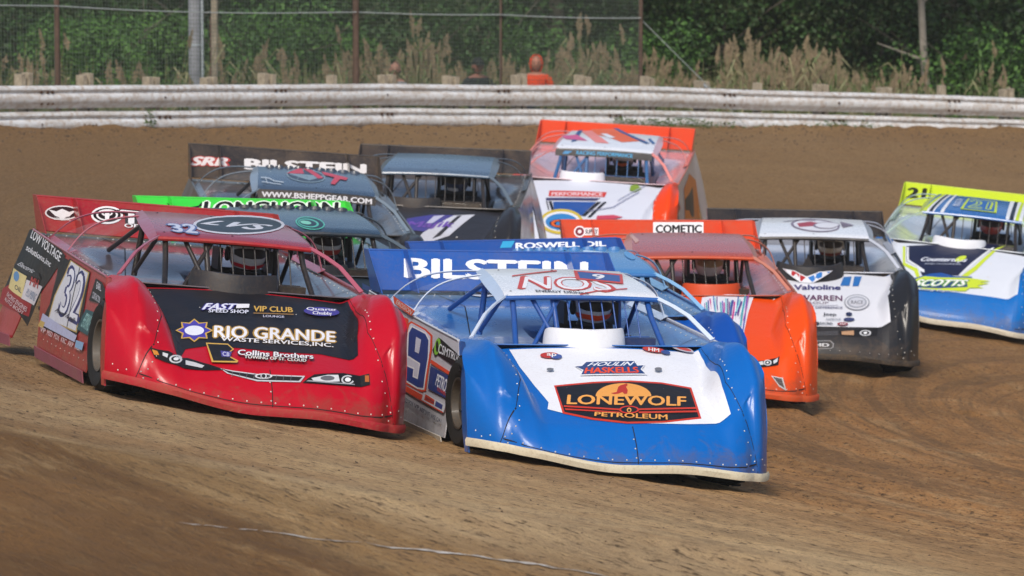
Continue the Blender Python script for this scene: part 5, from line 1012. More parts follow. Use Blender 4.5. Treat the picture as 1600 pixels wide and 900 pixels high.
'red':{'body': '#b2001f','fender': '#b2001f','deck': '#4b4650','roof': '#93202f','rooflip': '#a80a1f','cage': '#16171b','lip': '#a81226','spoiler': '#9c0d1e','door': '#9c0c20','quarter': '#9c0c20','skirt': '#8f4a5c','trim': '#a0576a','pillar': '#a55468','tab': '#9a5266','box': '#1d1f25','dust': 0.42,'fu': 9,'nbars': 7,'rim': '#4a4844','box_r': 0.32,'box_h': 0.16,'helmet': {'shell': '#c4c6cc','metal': 0.5,'visor': '#201d22','bands': [('#b3122a',[(-1.3,-0.62),(0,-0.8),(1.3,-0.62),(1.3,-0.42),(0,-0.58),(-1.3,-0.42)]),('#1a1c22',[(-1.2,-0.95),(1.2,-0.95),(1.2,-0.8),(0,-1.0),(-1.2,-0.8)]),('#8f2f7a',[(-1.4,0.4),(0,0.52),(1.4,0.4),(1.4,0.6),(0,0.72),(-1.4,0.6)]),('#d23a2a',[(-0.5,0.8),(0.5,0.8),(0.4,1.1),(-0.4,1.1)])]},'suit': '#17181d','nose_decals': [('P','#0f131d',[(-0.66,0.3),(-0.571,0.527),(-0.404,0.605),(-0.157,0.603),(0.114,0.586),(0.396,0.603),(0.66,0.522),(0.69,0.7),(0.78,1.0),(0.87,1.35),(0.9,1.67),(-0.86,1.67),(-0.84,1.35),(-0.76,1.0),(-0.68,0.7)]),('T','#e9ebf2','RIO GRANDE',((-0.337,0.752),(0.546,0.832),(0.583,1.027),(-0.3,0.954)),{'b': 0.03,'oc': '#b08a3c','ow': 0.075}),('T','#e6e8ef','WASTE SERVICES,INC.',((-0.302,0.686),(0.514,0.722),(0.528,0.8),(-0.286,0.76)),{'b': 0.02,'oc': '#5b4a2c','ow': 0.05}),('P','#c9a24a',[(-0.326,0.864),(-0.382,0.801),(-0.389,0.714),(-0.447,0.715),(-0.494,0.641),(-0.521,0.704),(-0.58,0.686),(-0.56,0.775),(-0.598,0.826),(-0.543,0.89),(-0.535,0.983),(-0.477,0.98),(-0.428,1.06),(-0.403,0.99),(-0.342,1.009),(-0.363,0.915)]),('P','#3b35a6',[(-0.342,0.862),(-0.395,0.808),(-0.398,0.728),(-0.449,0.735),(-0.491,0.664),(-0.511,0.726),(-0.567,0.704),(-0.545,0.786),(-0.582,0.828),(-0.53,0.883),(-0.527,0.967),(-0.475,0.958),(-0.432,1.034),(-0.412,0.967),(-0.356,0.99),(-0.379,0.904)]),('P','#dfe2f0',[(-0.393,0.85),(-0.392,0.872),(-0.396,0.892),(-0.404,0.908),(-0.416,0.92),(-0.432,0.927),(-0.449,0.927),(-0.468,0.922),(-0.486,0.911),(-0.503,0.895),(-0.517,0.875),(-0.527,0.853),(-0.533,0.83),(-0.534,0.808),(-0.53,0.788),(-0.522,0.772),(-0.51,0.761),(-0.494,0.754),(-0.477,0.754),(-0.458,0.76),(-0.44,0.771),(-0.423,0.786),(-0.409,0.805),(-0.399,0.827)]),('T','#dfe3f5','FAST',((-0.33,1.239),(-0.102,1.276),(-0.075,1.388),(-0.298,1.361)),{'b': 0.05,'sh': 0.1,'oc': '#39348c','ow': 0.09}),('P','#e8e8ee',[(-0.069,1.389),(0.027,1.408),(0.009,1.329),(-0.09,1.299)]),('T','#dfe3f5','SPEED SHOP',((-0.308,1.185),(-0.016,1.209),(-0.004,1.279),(-0.294,1.244)),{'b': 0.03}),('T','#caa24a','VIP CLUB',((0.028,1.259),(0.325,1.309),(0.34,1.411),(0.052,1.37)),{'b': 0.04}),('P','#8c6a3a',[(0.023,1.232),(0.325,1.277),(0.321,1.255),(0.02,1.211)]),('T','#c9cbe0','LOUNGE',((0.081,1.157),(0.238,1.177),(0.244,1.214),(0.088,1.2)),{}),('P','#3a3690',[(0.733,1.416),(0.735,1.441),(0.722,1.463),(0.695,1.479),(0.657,1.489),(0.61,1.491),(0.572,1.487),(0.535,1.475),(0.5,1.459),(0.469,1.438),(0.443,1.414),(0.425,1.389),(0.415,1.364),(0.415,1.341),(0.424,1.321),(0.441,1.305),(0.467,1.295),(0.497,1.291),(0.532,1.294),(0.568,1.304),(0.605,1.32),(0.651,1.34),(0.689,1.364),(0.718,1.39)]),('T','#e4e6ef','Quarter',((0.433,1.372),(0.711,1.432),(0.717,1.503),(0.454,1.446)),{'b': 0.02}),('T','#e4e6ef','Chubby',((0.464,1.284),(0.62,1.315),(0.639,1.403),(0.484,1.372)),{'b': 0.03}),('P','#caa24a',[(-0.418,0.623),(-0.262,0.63),(-0.233,0.548),(-0.299,0.449),(-0.232,0.373),(-0.245,0.339),(-0.425,0.317)]),('P','#101218',[(-0.41,0.603),(-0.268,0.612),(-0.245,0.546),(-0.31,0.447),(-0.249,0.362),(-0.41,0.34)]),('P','#3f3d8c',[(-0.335,0.506),(-0.256,0.502),(-0.282,0.414),(-0.342,0.413)]),('T','#c9cbe6','CB',((-0.333,0.423),(-0.288,0.422),(-0.274,0.482),(-0.322,0.492)),{}),('T','#ececf2','Collins Brothers',((-0.222,0.457),(0.318,0.476),(0.331,0.551),(-0.205,0.536)),{'b': 0.03,'oc': '#101218','ow': 0.07}),('T','#e9e6e2','TOWING OF ST. CLOUD',((-0.185,0.405),(0.256,0.416),(0.264,0.459),(-0.177,0.452)),{'b': 0.03,'oc': '#101218','ow': 0.07})],'headlights': [{'poly': [(0.2,0.224),(0.248,0.26),(0.295,0.287),(0.513,0.317),(0.695,0.28),(0.694,0.223),(0.579,0.23),(0.38,0.226)],'items': [('P','#b9bcc2',[(0.583,0.271),(0.581,0.281),(0.572,0.29),(0.558,0.295),(0.54,0.297),(0.521,0.293),(0.504,0.286),(0.492,0.276),(0.486,0.264),(0.488,0.253),(0.497,0.244),(0.512,0.239),(0.53,0.238),(0.549,0.242),(0.566,0.249),(0.578,0.259)]),('P','#1b1d22',[(0.571,0.27),(0.569,0.277),(0.563,0.284),(0.552,0.287),(0.538,0.288),(0.524,0.286),(0.511,0.28),(0.503,0.273),(0.499,0.265),(0.5,0.257),(0.507,0.251),(0.518,0.247),(0.532,0.247),(0.546,0.249),(0.558,0.255),(0.567,0.262)]),('P','#dfe2e6',[(0.557,0.269),(0.555,0.276),(0.548,0.28),(0.537,0.281),(0.526,0.279),(0.517,0.273),(0.513,0.266),(0.514,0.259),(0.522,0.255),(0.533,0.254),(0.544,0.256),(0.553,0.262)]),('P','#c9ccd1',[(0.267,0.258),(0.389,0.288),(0.469,0.293),(0.473,0.251),(0.382,0.241),(0.284,0.239)]),('P','#5d6068',[(0.438,0.27),(0.437,0.274),(0.432,0.277),(0.424,0.28),(0.414,0.282),(0.402,0.283),(0.388,0.282),(0.375,0.281),(0.362,0.278),(0.351,0.275),(0.342,0.271),(0.337,0.267),(0.334,0.262),(0.335,0.258),(0.34,0.255),(0.348,0.252),(0.358,0.25),(0.37,0.249),(0.383,0.25),(0.397,0.251),(0.41,0.254),(0.421,0.257),(0.43,0.261),(0.435,0.265)]),('P','#a3541e',[(0.665,0.28),(0.69,0.27),(0.688,0.236),(0.66,0.246)]),('P','#8f9298',[(0.225,0.233),(0.381,0.233),(0.58,0.237),(0.581,0.242),(0.382,0.241),(0.245,0.242)])]},{'poly': [(-0.832,0.228),(-0.741,0.313),(-0.579,0.377),(-0.476,0.316),(-0.337,0.272),(-0.48,0.252),(-0.665,0.24),(-0.805,0.192)],'items': [('P','#c9ccd1',[(-0.623,0.345),(-0.624,0.371),(-0.636,0.376),(-0.659,0.351),(-0.685,0.315),(-0.706,0.29),(-0.717,0.272),(-0.722,0.255),(-0.72,0.242),(-0.711,0.234),(-0.696,0.237),(-0.673,0.254),(-0.65,0.28),(-0.633,0.308)]),('P','#1b1d22',[(-0.639,0.326),(-0.64,0.342),(-0.65,0.341),(-0.666,0.325),(-0.684,0.302),(-0.7,0.286),(-0.708,0.272),(-0.712,0.26),(-0.71,0.251),(-0.704,0.248),(-0.691,0.252),(-0.675,0.264),(-0.658,0.283),(-0.646,0.302)]),('P','#e4e6ea',[(-0.658,0.303),(-0.66,0.311),(-0.67,0.305),(-0.684,0.292),(-0.695,0.279),(-0.7,0.268),(-0.697,0.262),(-0.688,0.264),(-0.675,0.274),(-0.663,0.289)]),('P','#c77f2a',[(-0.819,0.229),(-0.79,0.253),(-0.781,0.236),(-0.809,0.206)]),('P','#c9ccd1',[(-0.757,0.283),(-0.723,0.292),(-0.732,0.259),(-0.76,0.255)]),('P','#b9bcc2',[(-0.602,0.329),(-0.48,0.286),(-0.499,0.265),(-0.61,0.278)])]}],'grille': [('P','#b9bcc4',[(-0.371,0.279),(-0.286,0.271),(-0.089,0.261),(0.226,0.272),(0.185,0.226),(-0.123,0.212),(-0.327,0.246)]),('P','#17191e',[(-0.357,0.274),(-0.287,0.263),(-0.09,0.254),(0.206,0.263),(0.175,0.235),(-0.118,0.222),(-0.315,0.251)]),('P','#c9ccd2',[(-0.011,0.254),(-0.013,0.258),(-0.018,0.262),(-0.028,0.266),(-0.04,0.268),(-0.055,0.268),(-0.071,0.268),(-0.087,0.266),(-0.102,0.263),(-0.115,0.259),(-0.125,0.255),(-0.132,0.25),(-0.134,0.245),(-0.133,0.24),(-0.127,0.236),(-0.118,0.233),(-0.106,0.231),(-0.091,0.23),(-0.075,0.231),(-0.059,0.233),(-0.044,0.235),(-0.031,0.239),(-0.021,0.244),(-0.014,0.249)]),('P','#17191e',[(-0.025,0.253),(-0.026,0.256),(-0.031,0.258),(-0.038,0.26),(-0.048,0.261),(-0.059,0.261),(-0.072,0.261),(-0.084,0.259),(-0.096,0.257),(-0.106,0.255),(-0.114,0.252),(-0.119,0.249),(-0.121,0.246),(-0.12,0.243),(-0.115,0.241),(-0.108,0.239),(-0.098,0.238),(-0.087,0.238),(-0.074,0.238),(-0.062,0.239),(-0.05,0.241),(-0.04,0.244),(-0.032,0.247),(-0.027,0.25)]),('P','#c9ccd2',[(-0.05,0.251),(-0.052,0.259),(-0.06,0.265),(-0.071,0.266),(-0.083,0.263),(-0.092,0.256),(-0.096,0.248),(-0.094,0.24),(-0.086,0.234),(-0.075,0.233),(-0.063,0.236),(-0.054,0.242)]),('P','#17191e',[(-0.06,0.25),(-0.061,0.258),(-0.067,0.262),(-0.076,0.261),(-0.083,0.256),(-0.086,0.248),(-0.085,0.241),(-0.079,0.237),(-0.07,0.237),(-0.063,0.243)]),('P','#6d7078',[(-0.288,0.262),(-0.301,0.222),(-0.298,0.221),(-0.286,0.261)]),('P','#6d7078',[(-0.237,0.263),(-0.25,0.224),(-0.247,0.223),(-0.235,0.262)]),('P','#6d7078',[(-0.186,0.263),(-0.199,0.225),(-0.196,0.225),(-0.184,0.263)]),('P','#6d7078',[(-0.135,0.264),(-0.148,0.226),(-0.145,0.225),(-0.132,0.263)]),('P','#6d7078',[(-0.084,0.264),(-0.096,0.226),(-0.094,0.225),(-0.081,0.263)]),('P','#6d7078',[(-0.033,0.264),(-0.045,0.226),(-0.042,0.225),(-0.03,0.263)]),('P','#6d7078',[(0.019,0.263),(0.007,0.226),(0.009,0.225),(0.022,0.263)]),('P','#6d7078',[(0.071,0.263),(0.058,0.226),(0.061,0.225),(0.074,0.263)]),('P','#6d7078',[(0.123,0.263),(0.11,0.225),(0.113,0.225),(0.126,0.263)])],'roof_decals': [('P','#c9ccd8',[(0.613,0.947),(0.645,1.149),(0.631,1.25),(0.588,1.313),(0.519,1.335),(0.429,1.318),(0.327,1.265),(0.218,1.182),(0.104,1.039),(-0.011,0.862),(-0.108,0.698),(-0.173,0.555),(-0.207,0.432),(-0.211,0.329),(-0.189,0.246),(-0.142,0.187),(-0.075,0.153),(0.008,0.148),(0.102,0.173),(0.202,0.228),(0.303,0.312),(0.398,0.425),(0.484,0.568),(0.556,0.742)]),('P','#27343f',[(0.581,0.914),(0.606,1.08),(0.596,1.184),(0.553,1.232),(0.488,1.245),(0.404,1.225),(0.308,1.175),(0.204,1.079),(0.096,0.939),(-0.006,0.796),(-0.092,0.663),(-0.149,0.544),(-0.179,0.441),(-0.183,0.354),(-0.161,0.286),(-0.116,0.237),(-0.052,0.212),(0.027,0.211),(0.115,0.237),(0.209,0.288),(0.302,0.366),(0.39,0.469),(0.469,0.595),(0.533,0.745)]),('T','#cfd3de','LVS',((-0.108,0.495),(0.3,0.412),(0.473,0.774),(0.055,0.726)),{'b': 0.05,'sh': 0.1}),('T','#c3cbe0','32',((-0.396,0.109),(-0.227,0.083),(-0.19,0.437),(-0.41,0.399)),{'b': 0.04,'oc': '#5a6ea0','ow': 0.08})],'spoiler_decals': [('P','#d3cdd0',[(-0.605,0.227),(-0.608,0.248),(-0.62,0.266),(-0.64,0.281),(-0.667,0.291),(-0.7,0.296),(-0.735,0.295),(-0.77,0.288),(-0.804,0.276),(-0.833,0.259),(-0.856,0.239),(-0.871,0.217),(-0.878,0.195),(-0.875,0.174),(-0.863,0.156),(-0.842,0.141),(-0.815,0.131),(-0.783,0.126),(-0.748,0.127),(-0.713,0.134),(-0.679,0.146),(-0.65,0.163),(-0.627,0.183),(-0.611,0.204)]),('P','#2c1218',[(-0.618,0.225),(-0.62,0.243),(-0.631,0.258),(-0.65,0.27),(-0.675,0.278),(-0.704,0.282),(-0.736,0.28),(-0.768,0.274),(-0.799,0.264),(-0.825,0.25),(-0.846,0.233),(-0.859,0.215),(-0.865,0.197),(-0.862,0.179),(-0.851,0.164),(-0.833,0.152),(-0.808,0.144),(-0.779,0.14),(-0.747,0.142),(-0.715,0.148),(-0.684,0.158),(-0.658,0.172),(-0.637,0.189),(-0.623,0.207)]),('P','#d9d6d8',[(-0.845,0.235),(-0.786,0.22),(-0.738,0.255),(-0.685,0.225),(-0.628,0.253),(-0.689,0.174),(-0.72,0.163),(-0.738,0.125),(-0.759,0.122),(-0.771,0.157),(-0.8,0.168)]),('T','#d8d4d6','LONGHORNS',((-0.813,0.123),(-0.684,0.124),(-0.686,0.16),(-0.806,0.153)),{}),('P','#e4e0e2',[(-0.262,0.237),(-0.264,0.263),(-0.275,0.286),(-0.293,0.305),(-0.318,0.319),(-0.348,0.325),(-0.381,0.325),(-0.414,0.318),(-0.445,0.304),(-0.473,0.285),(-0.495,0.261),(-0.51,0.235),(-0.516,0.208),(-0.514,0.182),(-0.504,0.159),(-0.485,0.14),(-0.46,0.127),(-0.431,0.12),(-0.398,0.12),(-0.365,0.128),(-0.334,0.141),(-0.306,0.161),(-0.284,0.184),(-0.269,0.21)]),('P','#1a0d10',[(-0.28,0.235),(-0.282,0.255),(-0.291,0.274),(-0.307,0.288),(-0.329,0.298),(-0.354,0.303),(-0.383,0.303),(-0.411,0.297),(-0.438,0.286),(-0.462,0.27),(-0.481,0.252),(-0.493,0.231),(-0.499,0.21),(-0.497,0.19),(-0.487,0.172),(-0.471,0.157),(-0.45,0.147),(-0.424,0.142),(-0.396,0.142),(-0.368,0.148),(-0.341,0.159),(-0.317,0.175),(-0.298,0.193),(-0.286,0.214)]),('P','#e4e0e2',[(-0.303,0.232),(-0.305,0.249),(-0.312,0.264),(-0.324,0.276),(-0.341,0.284),(-0.362,0.289),(-0.384,0.288),(-0.406,0.283),(-0.428,0.275),(-0.447,0.262),(-0.461,0.247),(-0.471,0.23),(-0.476,0.213),(-0.474,0.196),(-0.467,0.181),(-0.454,0.169),(-0.438,0.161),(-0.417,0.157),(-0.395,0.157),(-0.373,0.162),(-0.351,0.171),(-0.333,0.183),(-0.318,0.198),(-0.308,0.215)]),('P','#1a0d10',[(-0.318,0.231),(-0.32,0.244),(-0.326,0.255),(-0.336,0.264),(-0.35,0.271),(-0.367,0.274),(-0.385,0.274),(-0.404,0.27),(-0.421,0.263),(-0.437,0.253),(-0.449,0.241),(-0.457,0.228),(-0.461,0.214),(-0.459,0.201),(-0.453,0.19),(-0.443,0.181),(-0.429,0.174),(-0.412,0.171),(-0.394,0.171),(-0.375,0.175),(-0.358,0.182),(-0.342,0.192),(-0.33,0.204),(-0.322,0.217)]),('P','#e4e0e2',[(-0.342,0.25),(-0.343,0.259),(-0.346,0.267),(-0.353,0.274),(-0.362,0.279),(-0.373,0.281),(-0.384,0.281),(-0.396,0.278),(-0.408,0.273),(-0.418,0.267),(-0.426,0.258),(-0.431,0.249),(-0.433,0.239),(-0.433,0.23),(-0.429,0.222),(-0.422,0.215),(-0.413,0.21),(-0.402,0.208),(-0.391,0.208),(-0.379,0.21),(-0.368,0.215),(-0.358,0.222),(-0.35,0.231),(-0.344,0.24)]),('P','#1a0d10',[(-0.357,0.248),(-0.358,0.253),(-0.36,0.258),(-0.365,0.262),(-0.371,0.265),(-0.378,0.267),(-0.386,0.266),(-0.394,0.265),(-0.401,0.262),(-0.408,0.257),(-0.413,0.252),(-0.417,0.247),(-0.418,0.241),(-0.418,0.235),(-0.415,0.23),(-0.411,0.226),(-0.404,0.224),(-0.397,0.222),(-0.39,0.222),(-0.382,0.224),(-0.374,0.227),(-0.367,0.231),(-0.362,0.236),(-0.359,0.242)]),('P','#e4e0e2',[(-0.405,0.271),(-0.365,0.276),(-0.381,0.151),(-0.411,0.148)]),('T','#e8e4e6','TOYOTA',((-0.286,0.14),(0.843,0.138),(0.856,0.256),(-0.273,0.287)),{'b': 0.05,'oc': '#1a0d10','ow': 0.09}),('T','#e8e4e6','OF WAR',((-0.265,0.092),(0.078,0.102),(0.082,0.139),(-0.261,0.136)),{'b': 0.03})],'door_decalsR': [('P','#101218',[(-0.991,0.884),(-0.565,0.874),(-0.559,0.453),(-0.823,0.385),(-0.856,0.532),(-0.866,0.744)]),('P','#1a1518',[(-0.568,0.888),(0.26,0.854),(0.461,0.477),(0.313,0.36),(-1.073,0.336),(-0.846,0.524),(-0.689,0.723)]),('P','#b9a063',[(-0.521,0.881),(0.235,0.849),(0.354,0.419),(-0.787,0.406),(-0.744,0.595),(-0.585,0.767)]),('P','#cfd2dc',[(-0.482,0.874),(0.201,0.843),(0.308,0.428),(-0.743,0.419),(-0.7,0.598),(-0.548,0.761)]),('T','#22306e','32',((-0.441,0.49),(0.325,0.481),(0.204,0.824),(-0.488,0.836)),{'b': 0.07}),('T','#dfe3ee','32',((-0.417,0.5),(0.28,0.489),(0.173,0.816),(-0.451,0.83)),{'b': 0.0}),('P','#22252e',[(-0.126,0.858),(-0.02,0.424),(0.001,0.425),(-0.106,0.858)]),('T','#33364a','Powell Family',((-0.544,0.48),(0.222,0.472),(0.206,0.513),(-0.551,0.524)),{'b': 0.02,'sh': 0.2}),('P','#15171c',[(0.514,0.831),(0.752,0.82),(1.4,0.69),(0.508,0.669)]),('T','#cdd0da','EARL',((0.628,0.765),(0.802,0.76),(0.753,0.803),(0.59,0.813)),{}),('T','#c3c6d2','CONTRACTORS',((0.584,0.693),(0.902,0.679),(0.852,0.72),(0.566,0.739)),{}),('P','#234f57',[(0.49,0.603),(0.88,0.609),(0.766,0.437),(0.357,0.447)]),('T','#9fd0cf','PERFORMANCE',((0.461,0.477),(0.733,0.465),(0.796,0.576),(0.57,0.581)),{}),('P','#aeb4d4',[(-0.991,0.44),(0.415,0.404),(0.383,0.353),(-1.035,0.357)]),('P','#bfa45c',[(-1.026,0.384),(-0.823,0.385),(-0.868,0.337),(-1.073,0.336)]),('T','#d3bcc2','VP',((-0.959,0.309),(-0.735,0.309),(-0.735,0.344),(-0.959,0.344)),{'b': 0.03}),('T','#d3bcc2','MSD',((-0.658,0.31),(-0.442,0.31),(-0.442,0.345),(-0.658,0.346)),{'b': 0.03}),('T','#d3bcc2','FOX',((-0.368,0.311),(-0.159,0.31),(-0.159,0.345),(-0.368,0.346)),{'b': 0.03}),('T','#d3bcc2','KRC',((-0.086,0.312),(0.116,0.311),(0.115,0.345),(-0.087,0.347)),{'b': 0.03}),('T','#d3bcc2','ARP',((0.187,0.312),(0.384,0.311),(0.383,0.345),(0.186,0.347)),{'b': 0.03}),('T','#d3bcc2','NGK',((0.453,0.312),(0.647,0.311),(0.646,0.344),(0.452,0.346)),{'b': 0.03}),('P','#7fa9cf',[(0.449,0.373),(0.728,0.38),(0.72,0.323),(0.459,0.323)])],'quarter_decalsR': [('P','#0f1116',[(-2.28,0.991),(-0.982,0.921),(-0.748,0.895),(-0.958,0.771),(-1.082,0.69),(-1.286,0.584),(-1.531,0.294),(-2.27,0.459),(-2.571,0.489),(-2.495,0.663),(-2.45,0.834),(-2.457,0.964)]),('P','#8c1020',[(-2.631,0.484),(-2.391,0.542),(-1.538,0.472),(-1.553,0.363),(-2.571,0.378)]),('T','#dfe2e8','LOW VOLTAGE',((-2.297,0.916),(-0.907,0.838),(-0.892,0.901),(-2.308,0.984)),{'b': 0.03}),('T','#d5d8de','solutions,inc',((-2.269,0.814),(-1.191,0.767),(-1.188,0.815),(-2.275,0.862)),{'b': 0.03}),('P','#cdbf86',[(-2.468,0.661),(-1.9,0.643),(-1.86,0.479),(-2.385,0.512)]),('P','#4f86b8',[(-2.13,0.623),(-2.167,0.637),(-2.218,0.647),(-2.274,0.65),(-2.325,0.646),(-2.356,0.636),(-2.361,0.621),(-2.338,0.605),(-2.293,0.591),(-2.237,0.582),(-2.184,0.578),(-2.143,0.582),(-2.118,0.592),(-2.113,0.606)]),('T','#4a4d55','OIL',((-2.142,0.526),(-1.903,0.511),(-1.923,0.546),(-2.16,0.557)),{}),('P','#c9c6cd',[(-1.869,0.62),(-1.271,0.617),(-1.436,0.46),(-1.857,0.475)]),('T','#7d8ea8','PLUMBING',((-1.777,0.505),(-1.468,0.488),(-1.394,0.548),(-1.746,0.562)),{}),('P','#191b21',[(-2.421,0.728),(-1.547,0.697),(-1.404,0.663),(-1.961,0.652),(-2.474,0.683)]),('T','#c2c6ce','Electric',((-2.294,0.694),(-1.694,0.679),(-1.704,0.71),(-2.277,0.725)),{'sh': 0.2}),('T','#a92f36','MH',((-1.729,0.592),(-1.44,0.589),(-1.464,0.649),(-1.727,0.654)),{'b': 0.04}),('T','#c8b8be','RACING ENGINES',((-2.329,0.454),(-1.629,0.392),(-1.616,0.426),(-2.304,0.486)),{'b': 0.02}),('T','#c8b8be','AUTO BODY',((-2.348,0.419),(-1.7,0.364),(-1.689,0.39),(-2.335,0.446)),{'b': 0.02})],'spoiler_dim': {'z1': 1.23},'label': 'red dirt race car with black hood panel and number 32 on its door','driver_label': 'driver in silver helmet with red bands in the red number 32 car'},
